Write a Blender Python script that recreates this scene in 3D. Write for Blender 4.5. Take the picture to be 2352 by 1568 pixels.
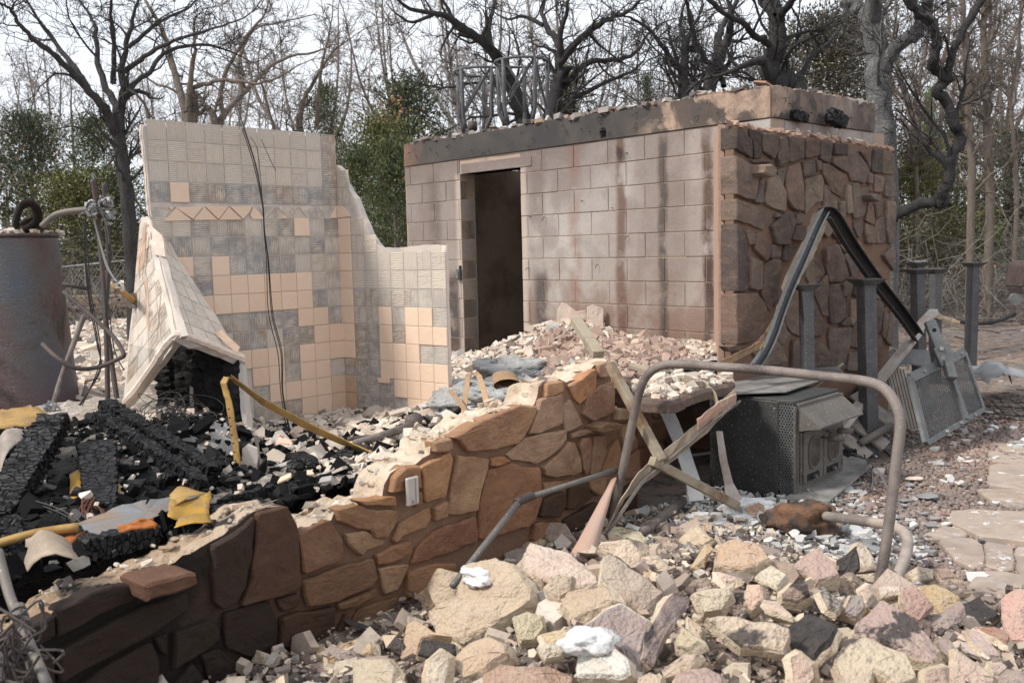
import bpy, bmesh, math, random
import numpy as np
from mathutils import Vector, Matrix, Euler
from mathutils.geometry import tessellate_polygon
from mathutils import noise as mn
R = math.radians
for o in list(bpy.data.objects): bpy.data.objects.remove(o)
SC = bpy.context.scene
COL = SC.collection
# ---------------------------------------------------------------- camera, sky, sun, exposure
EYE = Vector((0, 0, 1.65))
cam_d = bpy.data.cameras.new('camera'); cam = bpy.data.objects.new('camera', cam_d); COL.objects.link(cam)
SC.camera = cam
FPX = 2150.0                      # focal length measured in a 2352 pixel wide picture
cam_d.sensor_width = 36; cam_d.lens = FPX / 2352 * 36; cam_d.clip_end = 2000; cam_d.clip_start = .05
CM = Euler((R(90 - 5.6), 0, 0)).to_matrix() @ Matrix.Rotation(R(-1.35), 3, 'Z')
cam.matrix_world = Matrix.Translation(EYE) @ CM.to_4x4()
cam_d.dof.use_dof = True; cam_d.dof.focus_distance = 7.2; cam_d.dof.aperture_fstop = 4.5
world = bpy.data.worlds.new('World'); SC.world = world; world.use_nodes = True
SUN_EL, SUN_AZ = R(46), R(-112)   # azimuth measured from +Y (view direction) clockwise
sun_dir = Vector((math.sin(SUN_AZ) * math.cos(SUN_EL), math.cos(SUN_AZ) * math.cos(SUN_EL), math.sin(SUN_EL)))
_n = world.node_tree.nodes; _l = world.node_tree.links; _n.clear()
_o = _n.new('ShaderNodeOutputWorld'); _b = _n.new('ShaderNodeBackground'); _s = _n.new('ShaderNodeTexSky')
_s.sky_type = 'NISHITA'; _s.sun_disc = False; _s.sun_elevation = SUN_EL; _s.sun_rotation = SUN_AZ
_m = _n.new('ShaderNodeMix'); _m.data_type = 'RGBA'
_tc = _n.new('ShaderNodeTexCoord'); _mp = _n.new('ShaderNodeMapping'); _mp.inputs['Scale'].default_value = (1, 1, 3.5)
_nz = _n.new('ShaderNodeTexNoise'); _nz.inputs['Scale'].default_value = 2.2; _nz.inputs['Detail'].default_value = 6
_mr = _n.new('ShaderNodeMapRange'); _mr.inputs['From Min'].default_value = .35; _mr.inputs['From Max'].default_value = .62
_mr.inputs['To Min'].default_value = .86; _mr.inputs['To Max'].default_value = .97
_l.new(_tc.outputs['Generated'], _mp.inputs['Vector']); _l.new(_mp.outputs[0], _nz.inputs['Vector']); _l.new(_nz.outputs['Fac'], _mr.inputs['Value'])
_l.new(_mr.outputs[0], _m.inputs['Factor']); _l.new(_s.outputs[0], _m.inputs[6]); _m.inputs[7].default_value = (7.5, 7.8, 8.3, 1)
_l.new(_m.outputs[2], _b.inputs['Color']); _b.inputs['Strength'].default_value = .1; _l.new(_b.outputs[0], _o.inputs['Surface'])
sun_l = bpy.data.lights.new('sun', 'SUN'); sun_l.energy = 2.6; sun_l.angle = R(8); sun_l.color = (1, .95, .87)
sun = bpy.data.objects.new('sun', sun_l); COL.objects.link(sun); sun.location = (-10, -5, 20)
sun.rotation_euler = sun_dir.to_track_quat('Z', 'Y').to_euler()
SC.view_settings.view_transform = 'Standard'; SC.view_settings.look = 'None'; SC.view_settings.exposure = 0.5
SC.view_settings.gamma = 1; SC.view_settings.use_curve_mapping = False
# ---------------------------------------------------------------- picking points in the place
def ray(x, y): return CM @ Vector(((x - 1176) / FPX, (784 - y) / FPX, -1))
def P(x, y, d):                   # point seen at (x, y), d metres ahead
    r = ray(x, y); return EYE + r * (d / r.y)
def G(x, y, z=0.0):               # point on a level plane
    r = ray(x, y); return EYE + r * ((z - EYE.z) / r.z)
class Frame:                      # a plane with axes u, v and outward normal n
    def __init__(s, o, u, v):
        s.o = Vector(o); s.u = Vector(u).normalized(); s.n = s.u.cross(Vector(v)).normalized(); s.v = s.n.cross(s.u)
        if s.n.dot(EYE - s.o) < 0: s.n = -s.n
    def hit(s, x, y):
        r = ray(x, y); t = (s.o - EYE).dot(s.n) / r.dot(s.n); q = EYE + r * t - s.o
        return (q.dot(s.u), q.dot(s.v))
    def w(s, u, v, n=0.0): return s.o + s.u * u + s.v * v + s.n * n
ZW = {'A': (1637.8, 268.5, .18836), 'B': (1637.8, 557.1, .18836), 'C': (872.6, 805.5, .25685), 'D': (537, 1074, .25685), 'E': (67.1, 1165.3, .25685),
      'F': (469.9, 771.9, .25685), 'Q': (268.5, 268.5, .3425), 'X': (805.5, 1031, .3425), 'Y': (1546.5, 1031, .3425), 'T': (1546.5, 0, .3425),
      'S': (805.5, 0, .3425), 'L': (0, 0, .3425), 'O': (1342.5, 738.4, .3425), 'H': (0, 872.6, .25685), 'd': (0, 0, 1)}
def px(z, pts):
    a, b, k = ZW[z]; return [(a + p[0] * k, b + p[1] * k) + tuple(p[2:]) for p in pts]
# ---------------------------------------------------------------- materials
class GN:
    def __init__(s, nt): s.t = nt; s.N = nt.nodes; s.L = nt.links
    def put(s, sock, v):
        if isinstance(v, bpy.types.NodeSocket): s.L.new(v, sock)
        elif isinstance(v, (tuple, list)) and len(v) == 3 and sock.type == 'RGBA': sock.default_value = (*v, 1)
        else: sock.default_value = v
    def math(s, op, a, b=0.0, c=None, clamp=False):
        n = s.N.new('ShaderNodeMath'); n.operation = op; n.use_clamp = clamp; s.put(n.inputs[0], a); s.put(n.inputs[1], b)
        if c is not None: s.put(n.inputs[2], c)
        return n.outputs[0]
    def mul(s, a, b): return s.math('MULTIPLY', a, b)
    def add(s, a, b): return s.math('ADD', a, b)
    def sub(s, a, b): return s.math('SUBTRACT', a, b)
    def mix(s, f, a, b, mode='MIX'):
        n = s.N.new('ShaderNodeMix'); n.data_type = 'RGBA'; n.blend_type = mode; s.put(n.inputs[0], f); s.put(n.inputs[6], a); s.put(n.inputs[7], b); return n.outputs[2]
    def rng(s, v, a, b, c=0.0, d=1.0, smooth=False):
        n = s.N.new('ShaderNodeMapRange'); n.interpolation_type = 'SMOOTHSTEP' if smooth else 'LINEAR'
        s.put(n.inputs[0], v); s.put(n.inputs[1], a); s.put(n.inputs[2], b); s.put(n.inputs[3], c); s.put(n.inputs[4], d); return n.outputs[0]
    def noise(s, scale=5, detail=4, rough=.55, co=None, dist=0.0, col=False):
        n = s.N.new('ShaderNodeTexNoise'); n.inputs['Scale'].default_value = scale; n.inputs['Detail'].default_value = detail
        n.inputs['Roughness'].default_value = rough; n.inputs['Distortion'].default_value = dist
        if co is not None: s.L.new(co, n.inputs['Vector'])
        return n.outputs['Color' if col else 'Fac']
    def vor(s, scale=5, co=None, out='Distance', feat='F1', rnd=1.0):
        n = s.N.new('ShaderNodeTexVoronoi'); n.feature = feat; n.inputs['Scale'].default_value = scale; n.inputs['Randomness'].default_value = rnd
        if co is not None: s.L.new(co, n.inputs['Vector'])
        return n.outputs[out]
    def pos(s): return s.N.new('ShaderNodeNewGeometry').outputs['Position']
    def nrm(s): return s.N.new('ShaderNodeNewGeometry').outputs['Normal']
    def island(s): return s.N.new('ShaderNodeNewGeometry').outputs['Random Per Island']
    def oc(s, shift=True):
        c = s.N.new('ShaderNodeTexCoord').outputs['Object']
        if not shift: return c
        i = s.N.new('ShaderNodeObjectInfo').outputs['Random']; v = s.N.new('ShaderNodeVectorMath'); v.operation = 'ADD'; s.L.new(c, v.inputs[0])
        cb = s.N.new('ShaderNodeCombineXYZ'); k = s.mul(i, 37.0); s.L.new(k, cb.inputs[0]); s.L.new(k, cb.inputs[1]); s.L.new(cb.outputs[0], v.inputs[1]); return v.outputs[0]
    def info(s, out='Random'): return s.N.new('ShaderNodeObjectInfo').outputs[out]
    def scale(s, co, v):
        n = s.N.new('ShaderNodeMapping'); s.L.new(co, n.inputs['Vector']); n.inputs['Scale'].default_value = v; return n.outputs[0]
    def dot(s, co, v):
        n = s.N.new('ShaderNodeVectorMath'); n.operation = 'DOT_PRODUCT'; s.L.new(co, n.inputs[0]); n.inputs[1].default_value = v; return n.outputs['Value']
    def ramp(s, f, stops):
        n = s.N.new('ShaderNodeValToRGB'); e = n.color_ramp.elements
        while len(e) < len(stops): e.new(.5)
        for i, (p, c) in enumerate(stops): e[i].position = p; e[i].color = (*c, 1)
        s.put(n.inputs[0], f); return n.outputs[0]
MATS = {}
def mat(name, fn):
    m = bpy.data.materials.new(name); m.use_nodes = True; g = GN(m.node_tree); g.N.clear()
    out = g.N.new('ShaderNodeOutputMaterial'); b = g.N.new('ShaderNodeBsdfPrincipled'); g.L.new(b.outputs[0], out.inputs['Surface'])
    r = fn(g)
    g.put(b.inputs['Base Color'], r['c']); g.put(b.inputs['Roughness'], r.get('r', .9)); g.put(b.inputs['Metallic'], r.get('m', 0.0))
    b.inputs['Specular IOR Level'].default_value = r.get('s', .3)
    if 'b' in r:
        h, st, dd = r['b']; n = g.N.new('ShaderNodeBump'); n.inputs['Strength'].default_value = st; n.inputs['Distance'].default_value = dd
        g.put(n.inputs['Height'], h); g.L.new(n.outputs[0], b.inputs['Normal'])
    if 'a' in r: g.put(b.inputs['Alpha'], r['a'])
    MATS[name] = m; return m
# ---------------------------------------------------------------- objects
def tag(o, label=None, cat=None, group=None, kind=None):
    if label: o['label'] = label
    if cat: o['category'] = cat
    if group: o['group'] = group
    if kind: o['kind'] = kind
    return o
def thing(name, label, cat, loc=(0, 0, 0), group=None):
    o = bpy.data.objects.new(name, None); COL.objects.link(o); o.location = loc; o.empty_display_size = .2
    return tag(o, label, cat, group)
class MB:
    def __init__(s): s.v = []; s.f = []
    def add(s, vs, fs):
        k = len(s.v); s.v += [tuple(p) for p in vs]; s.f += [tuple(i + k for i in f) for f in fs]; return s
    def box(s, c, ax, hs):        # centre, three axes, half sizes
        c = Vector(c); vs = []
        for i in (-1, 1):
            for j in (-1, 1):
                for k in (-1, 1): vs.append(c + Vector(ax[0]) * hs[0] * i + Vector(ax[1]) * hs[1] * j + Vector(ax[2]) * hs[2] * k)
        return s.add(vs, [(0, 1, 3, 2), (4, 6, 7, 5), (0, 4, 5, 1), (2, 3, 7, 6), (0, 2, 6, 4), (1, 5, 7, 3)])
    def bar(s, a, b, w, h, up=(0, 0, 1)):
        a = Vector(a); b = Vector(b); d = (b - a); L = d.length; d.normalize(); x = d.cross(Vector(up)).normalized(); y = x.cross(d)
        return s.box((a + b) / 2, (x, d, y), (w / 2, L / 2, h / 2))
    def prism(s, pts, off):       # closed outline in 3D, swept by off
        n = len(pts); vs = [Vector(p) for p in pts]; off = Vector(off)
        tris = tessellate_polygon([vs]); vs2 = vs + [p + off for p in vs]
        fs = [tuple(t) for t in tris] + [(a + n, c + n, b + n) for a, b, c in tris] + [(i, (i + 1) % n, (i + 1) % n + n, i + n) for i in range(n)]
        return s.add(vs2, fs)
    def tube(s, pts, rad, sides=8, caps=True):
        v, q = tubes([(pts, rad)], sides); k = len(s.v); s.v += [tuple(p) for p in v]; s.f += [tuple(int(i) + k for i in f) for f in q]
        if caps:
            n = len(pts); s.f.append(tuple(k + i for i in range(sides))); s.f.append(tuple(k + (n - 1) * sides + i for i in reversed(range(sides))))
        return s
    def mesh(s, name, loc=(0, 0, 0), fix=True):
        m = bpy.data.meshes.new(name); l = Vector(loc); m.from_pydata([Vector(p) - l for p in s.v], [], s.f)
        if fix:
            b = bmesh.new(); b.from_mesh(m); bmesh.ops.recalc_face_normals(b, faces=b.faces); b.to_mesh(m); b.free()
        return m
    def build(s, name, material, parent=None, smooth=False, bevel=0, label=None, color=None):
        loc = Vector(parent.location) if parent else Vector((0, 0, 0))
        if parent is None and s.v: loc = sum((Vector(p) for p in s.v), Vector()) / len(s.v); loc.z = min(p[2] for p in s.v)
        m = s.mesh(name, loc)
        if bevel:
            b = bmesh.new(); b.from_mesh(m); bmesh.ops.bevel(b, geom=list(b.edges), offset=bevel, segments=1, affect='EDGES', clamp_overlap=True); b.to_mesh(m); b.free()
        o = bpy.data.objects.new(name, m); COL.objects.link(o)
        if parent: o.parent = parent
        else: o.location = loc
        m.materials.append(MATS[material])
        if smooth: m.shade_smooth()
        o.color = (1, 1, 1, 0)
        if label: o['label'] = label
        if color: o.color = color
        return o
def tubes(lines, sides):          # many polylines of any length -> verts, quads
    V = []; Q = []; base = 0; groups = {}
    for pts, rad in lines: groups.setdefault(len(pts), []).append((pts, rad))
    ang = np.linspace(0, 2 * np.pi, sides, endpoint=False)
    for n, ls in groups.items():
        A = np.array([[tuple(p) for p in l[0]] for l in ls], float); B = len(ls)
        Rr = np.array([[l[1]] * n if np.isscalar(l[1]) else l[1] for l in ls], float)
        T = np.empty_like(A); T[:, 1:-1] = A[:, 2:] - A[:, :-2]; T[:, 0] = A[:, 1] - A[:, 0]; T[:, -1] = A[:, -1] - A[:, -2]
        T /= np.linalg.norm(T, axis=2, keepdims=True) + 1e-9
        m = np.abs((T).mean(1)); ref = np.zeros((B, 3)); ref[np.arange(B), m.argmin(1)] = 1
        N = np.cross(T, ref[:, None, :]); N /= np.linalg.norm(N, axis=2, keepdims=True) + 1e-9; W = np.cross(T, N)
        v = A[:, :, None, :] + Rr[:, :, None, None] * (np.cos(ang)[None, None, :, None] * N[:, :, None, :] + np.sin(ang)[None, None, :, None] * W[:, :, None, :])
        V.append(v.reshape(-1, 3))
        i = np.arange(n - 1)[:, None]; j = np.arange(sides)[None, :]; j2 = (j + 1) % sides
        q = np.stack([i * sides + j, i * sides + j2, (i + 1) * sides + j2, (i + 1) * sides + j], -1).reshape(-1, 4)
        Q.append((q[None] + (np.arange(B) * n * sides)[:, None, None]).reshape(-1, 4) + base); base += B * n * sides
    return np.concatenate(V), np.concatenate(Q)
def np_mesh(name, V, F):          # F: (n, k) array of equal polygons
    m = bpy.data.meshes.new(name); V = np.asarray(V, np.float32); F = np.asarray(F, np.int32); n, k = F.shape
    m.vertices.add(len(V)); m.vertices.foreach_set('co', V.ravel()); m.loops.add(n * k); m.loops.foreach_set('vertex_index', F.ravel())
    m.polygons.add(n); m.polygons.foreach_set('loop_start', np.arange(0, n * k, k, dtype=np.int32)); m.update(calc_edges=True); m.shade_flat(); return m
def link(name, m, material, parent=None, loc=None, kind=None, smooth=False):
    o = bpy.data.objects.new(name, m); COL.objects.link(o); o.color = (1, 1, 1, 0)
    if material and not m.materials: m.materials.append(MATS[material])
    if parent: o.parent = parent
    if loc is not None: o.location = loc
    if kind: o['kind'] = kind
    if smooth: m.shade_smooth()
    return o
def child_at(name, m, parent, M, material=None, color=None):
    o = link(name, m, material, parent); o.matrix_local = Matrix.Translation(-Vector(parent.location)) @ M
    if color: o.color = color
    return o
RN = random.Random(7)
def U(a, b): return RN.uniform(a, b)
def rot_frame(u, v, n, o): return Matrix(((u.x, v.x, n.x, o.x), (u.y, v.y, n.y, o.y), (u.z, v.z, n.z, o.z), (0, 0, 0, 1)))
def chaikin(p, k=.25):
    q = []
    for i in range(len(p)):
        a = p[i]; b = p[(i + 1) % len(p)]; q += [(a[0] + (b[0] - a[0]) * k, a[1] + (b[1] - a[1]) * k), (a[0] + (b[0] - a[0]) * (1 - k), a[1] + (b[1] - a[1]) * (1 - k))]
    return q
def resample(p, step, jit):
    q = []
    for i in range(len(p)):
        a = p[i]; b = p[(i + 1) % len(p)]; L = math.hypot(b[0] - a[0], b[1] - a[1]); n = max(1, int(L / step)); nx, ny = -(b[1] - a[1]) / (L + 1e-9), (b[0] - a[0]) / (L + 1e-9)
        for k in range(n):
            t = k / n; j = U(-jit, jit) if k else 0; q.append((a[0] + (b[0] - a[0]) * t + nx * j, a[1] + (b[1] - a[1]) * t + ny * j))
    return q
def inset(p, d):                  # move each corner towards the inside
    n = len(p); A = sum(p[i][0] * p[(i + 1) % n][1] - p[(i + 1) % n][0] * p[i][1] for i in range(n)); sg = 1 if A > 0 else -1; out = []
    for i in range(n):
        a = p[i - 1]; b = p[i]; c = p[(i + 1) % n]; e1 = Vector((b[0] - a[0], b[1] - a[1])); e2 = Vector((c[0] - b[0], c[1] - b[1]))
        if e1.length < 1e-6 or e2.length < 1e-6: out.append(b); continue
        e1.normalize(); e2.normalize(); m = Vector((-e1.y - e2.y, e1.x + e2.x)) * sg
        if m.length < 1e-3: out.append(b); continue
        m.normalize(); out.append((b[0] + m.x * d, b[1] + m.y * d))
    return out
def slab(mb, fr, poly, back, proud, bev=.012, relief=.008, step=.05, jit=.004, round_=.2, seed=None):
    """irregular stone with a rough front face: outline in frame coordinates"""
    p = chaikin(poly, round_); p = resample(p, step, jit); n = len(p)
    cx = sum(q[0] for q in p) / n; cy = sum(q[1] for q in p) / n; sz = min(math.hypot(q[0] - cx, q[1] - cy) for q in p); bev = min(bev, sz * .3)
    p2 = inset(p, bev); tx, ty = U(-.06, .06), U(-.06, .06)
    sd = U(0, 50)
    def NZ(a, b): q = Vector((a * 7, b * 7, sd)); return relief * (mn.noise(q) * 1.3 + abs(mn.noise(q * 2.3)) * .8 + mn.noise(q * 6) * .35)
    def H(a, b): return proud + (a - cx) * tx + (b - cy) * ty
    vs = [fr.w(a, b, -back) for a, b in p] + [fr.w(a, b, H(a, b) - bev * U(.9, 1.3)) for a, b in p] + [fr.w(a, b, H(a, b) + NZ(a, b) * .7) for a, b in p2]
    for k in (.84, .66, .48, .3, .14):
        for a, b in p2: x, y = cx + (a - cx) * k, cy + (b - cy) * k; vs.append(fr.w(x, y, H(x, y) + NZ(x, y)))
    vs.append(fr.w(cx, cy, proud + NZ(cx, cy))); fs = []
    for r in range(7):
        for i in range(n): j = (i + 1) % n; fs.append((r * n + i, r * n + j, (r + 1) * n + j, (r + 1) * n + i))
    for i in range(n): fs.append((7 * n + i, 7 * n + (i + 1) % n, 8 * n))
    fs.append(tuple(reversed(range(n)))); return mb.add(vs, fs)
def chips(name, pts, size, flat=(.15, .45), material='chips', tilt=.6, kind='stuff', sides=5, seed=1, aspect=(.5, 1.)):
    """thousands of broken flakes joined in one mesh"""
    rg = np.random.default_rng(seed); pts = np.asarray(pts, float); N = len(pts); sz = np.asarray(size, float).reshape(N, 1)
    ang = np.linspace(0, 2 * np.pi, sides, endpoint=False)[None] + rg.uniform(-.45, .45, (N, sides)) + rg.uniform(0, 6, (N, 1))
    rr = rg.uniform(.55, 1.05, (N, sides)) * sz; asp = rg.uniform(*aspect, (N, 1)); th = rg.uniform(*flat, (N, 1)) * sz
    x = np.cos(ang) * rr; y = np.sin(ang) * rr * asp
    up = np.stack([x, y, np.repeat(th, sides, 1) * rg.uniform(.7, 1.3, (N, sides))], -1); dn = np.stack([x * rg.uniform(.75, 1.1, (N, 1)), y * rg.uniform(.75, 1.1, (N, 1)), -np.repeat(th, sides, 1)], -1)
    v = np.concatenate([up, dn], 1); yaw = rg.uniform(0, 6.28, N); tx = rg.normal(0, tilt, N); ty = rg.normal(0, tilt * .7, N)
    def rm(a, ax):
        c, s_ = np.cos(a), np.sin(a); M = np.zeros((N, 3, 3)); i, j = [(1, 2), (2, 0), (0, 1)][ax]; M[:, ax, ax] = 1; M[:, i, i] = c; M[:, j, j] = c; M[:, i, j] = -s_; M[:, j, i] = s_; return M
    M = rm(yaw, 2) @ rm(tx, 0) @ rm(ty, 1); v = np.einsum('nij,nkj->nki', M, v) + pts[:, None, :]
    k = sides; F = []
    for i in range(1, k - 1): F.append((0, i, i + 1)); F.append((k, k + i + 1, k + i))
    for i in range(k): j = (i + 1) % k; F.append((i, k + i, k + j)); F.append((i, k + j, j))
    F = np.array(F); F = (F[None] + (np.arange(N) * 2 * k)[:, None, None]).reshape(-1, 3)
    return link(name, np_mesh(name, v.reshape(-1, 3), F), material, kind=kind)
ICO_V = None
def pebbles(name, pts, size, material, seed=1, flat=.6):
    b = bmesh.new(); bmesh.ops.create_icosphere(b, subdivisions=1, radius=1); V = np.array([v.co[:] for v in b.verts]); F = np.array([[v.index for v in f.verts] for f in b.faces]); b.free()
    rg = np.random.default_rng(seed); pts = np.asarray(pts, float); N = len(pts); sz = np.asarray(size).reshape(N, 1, 1)
    s3 = rg.uniform(.7, 1.15, (N, 1, 3)) * np.array([1, .8, flat]); v = V[None] * s3 * (1 + rg.uniform(-.14, .14, (N, len(V), 1))) * sz
    a = rg.uniform(0, 6.28, N); c, s_ = np.cos(a), np.sin(a); x = v[..., 0] * c[:, None] - v[..., 1] * s_[:, None]; y = v[..., 0] * s_[:, None] + v[..., 1] * c[:, None]
    v = np.stack([x, y, v[..., 2]], -1) + pts[:, None, :]; F = (F[None] + (np.arange(N) * len(V))[:, None, None]).reshape(-1, 3)
    return link(name, np_mesh(name, v.reshape(-1, 3), F), material, kind='stuff', smooth=True)
def ribbon(mb, pts, wid, th=.004, crump=0.0, sub=4):
    """bent metal strip: pts = centre line, wid = width vector or list of them"""
    n = len(pts); W = wid if isinstance(wid, list) else [wid] * n; a = []; b = []
    P2 = [];
    for i in range(n - 1):
        for k in range(sub):
            t = k / sub; P2.append((Vector(pts[i]).lerp(Vector(pts[i + 1]), t), Vector(W[i]).lerp(Vector(W[i + 1]), t)))
    P2.append((Vector(pts[-1]), Vector(W[-1]))); m = len(P2)
    vs = []
    for i, (c, w) in enumerate(P2):
        d = (P2[min(i + 1, m - 1)][0] - P2[max(i - 1, 0)][0]).normalized(); nn = d.cross(w).normalized(); j = lambda: Vector((U(-1, 1), U(-1, 1), U(-1, 1))) * crump
        l = c - w * .5 + j(); r = c + w * .5 + j(); mid = c + j() + nn * crump
        vs += [l + nn * th * .5, mid + nn * th * .5, r + nn * th * .5, r - nn * th * .5, mid - nn * th * .5, l - nn * th * .5]
    fs = []
    for i in range(m - 1):
        for k in range(6): fs.append((i * 6 + k, i * 6 + (k + 1) % 6, i * 6 + 6 + (k + 1) % 6, i * 6 + 6 + k))
    fs += [(0, 1, 2, 3, 4, 5), tuple(reversed([(m - 1) * 6 + k for k in range(6)]))]
    return mb.add(vs, fs)
def smooth_path(pts, sub=5):      # Catmull-Rom
    pts = [Vector(p) for p in pts]; out = []; n = len(pts)
    for i in range(n - 1):
        a = pts[max(i - 1, 0)]; b = pts[i]; c = pts[i + 1]; d = pts[min(i + 2, n - 1)]
        for k in range(sub):
            t = k / sub; out.append(.5 * ((2 * b) + (c - a) * t + (2 * a - 5 * b + 4 * c - d) * t * t + (3 * b - a - 3 * c + d) * t ** 3))
    out.append(pts[-1]); return out

def hull(mb, pts):
    b = bmesh.new()
    for p in pts: b.verts.new(p)
    r = bmesh.ops.convex_hull(b, input=list(b.verts)); dv = {e for e in list(r['geom_interior']) + list(r['geom_unused']) if isinstance(e, bmesh.types.BMVert) and e.is_valid}
    for v in dv:
        if v.is_valid and not v.link_faces: b.verts.remove(v)
    b.verts.index_update(); mb.add([w.co for w in b.verts], [[w.index for w in f.verts] for f in b.faces]); b.free(); return mb
# ---------------------------------------------------------------- surfaces
def m_ground(g):
    p = g.pos(); n1 = g.noise(.35, 5, .6, p); n2 = g.noise(6, 6, .7, p); n3 = g.noise(38, 4, .7, p)
    c = g.ramp(n1, [(.3, (.16, .14, .13)), (.45, (.27, .22, .19)), (.55, (.33, .23, .175)), (.7, (.22, .20, .19))])
    c = g.mix(g.rng(n2, .45, .62), c, (.10, .095, .09)); c = g.mix(g.mul(g.rng(n3, .58, .7), .7), c, (.46, .43, .39))
    return dict(c=c, r=.95, b=(g.add(n2, n3), .7, .05))
mat('burnt_ground', m_ground)
def m_gravbed(g):
    p = g.pos(); n = g.noise(20, 5, .7, p); c = g.ramp(n, [(.35, (.07, .055, .05)), (.6, (.2, .15, .13))]); return dict(c=c, b=(n, .6, .03))
mat('gravel_bed', m_gravbed)
def m_pebble(g):
    i = g.island(); c = g.ramp(i, [(0, (.13, .12, .115)), (.15, (.36, .23, .17)), (.35, (.25, .20, .18)), (.5, (.46, .34, .27)), (.65, (.29, .2, .17)), (.8, (.40, .26, .2)), (1, (.55, .48, .42))])
    p = g.pos(); n = g.noise(.8, 3, .6, p); c = g.mix(g.mul(g.rng(n, .46, .62), .85), c, (.15, .135, .13)); c = g.mix(g.mul(g.noise(60, 3, .6, p), .5), c, (.2, .15, .13))
    return dict(c=c, r=.8)
mat('pebbles', m_pebble)
def m_chips(g):
    i = g.island(); p = g.pos(); c = g.ramp(i, [(0, (.60, .51, .42)), (.2, (.70, .63, .54)), (.4, (.44, .36, .30)), (.55, (.68, .55, .44)), (.7, (.52, .45, .38)), (.85, (.66, .61, .54)), (.93, (.32, .25, .21)), (1, (.1, .09, .085))])
    n = g.noise(26, 4, .7, p); c = g.mix(g.rng(n, .55, .75, 0, .55), c, (.28, .21, .17)); return dict(c=c, r=.92, b=(n, .5, .01))
mat('chips', m_chips)
def m_chips_p(g):
    i = g.island(); p = g.pos(); c = g.ramp(i, [(0, (.36, .25, .2)), (.3, (.46, .33, .26)), (.5, (.3, .21, .18)), (.7, (.52, .4, .32)), (1, (.4, .3, .26))])
    n = g.noise(30, 4, .7, p); c = g.mix(g.mul(n, .5), c, (.25, .18, .15)); return dict(c=c, r=.92)
mat('chips_brown', m_chips_p)
def m_ashchips(g):
    i = g.island(); c = g.ramp(i, [(0, (.62, .61, .60)), (.35, (.42, .41, .41)), (.55, (.70, .67, .62)), (.75, (.30, .29, .29)), (1, (.10, .10, .10))]); return dict(c=c, r=.95)
mat('ash_flakes', m_ashchips)
def m_charchips(g):
    i = g.island(); c = g.ramp(i, [(0, (.004, .004, .004)), (.7, (.010, .010, .011)), (.95, (.022, .021, .021)), (.99, (.25, .235, .22)), (1, (.5, .47, .43))]); return dict(c=c, r=.85, s=.12)
mat('char_bits', m_charchips)
def m_heap(g):
    p = g.pos(); n = g.noise(1.1, 5, .65, p); n2 = g.noise(9, 5, .7, p)
    x = g.N.new('ShaderNodeSeparateXYZ'); g.L.new(p, x.inputs[0]); left = g.rng(g.add(x.outputs[0], g.mul(x.outputs[1], -.25)), -2.6, -2.0)
    c = g.ramp(n2, [(.3, (.28, .23, .19)), (.45, (.46, .39, .33)), (.6, (.6, .53, .46)), (.75, (.7, .66, .61))])
    c = g.mix(g.rng(n, .48, .6), c, (.55, .53, .51)); c = g.mix(g.rng(n2, .62, .7), c, (.06, .055, .05))
    y = g.rng(g.add(x.outputs[1], g.mul(n, 1.2)), 5.0, 5.9); dark = g.mul(g.sub(1.0, y), g.rng(g.add(x.outputs[0], g.mul(n2, .6)), -.75, -1.15)); c = g.mix(dark, c, (.012, .012, .012))
    return dict(c=c, r=.95, b=(g.add(n2, g.noise(40, 4, .7, p)), .8, .04))
mat('rubble_bed', m_heap)
def m_ash(g):
    p = g.pos(); n = g.noise(7, 7, .7, p, dist=.6); n2 = g.noise(50, 4, .7, p)
    c = g.ramp(n, [(.32, (.04, .04, .04)), (.38, (.34, .33, .32)), (.45, (.66, .65, .63)), (.65, (.8, .79, .77))]); return dict(c=c, r=1, b=(g.add(g.mul(n, 2.0), n2), 1.0, .05), s=.1)
mat('white_ash', m_ash)
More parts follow.
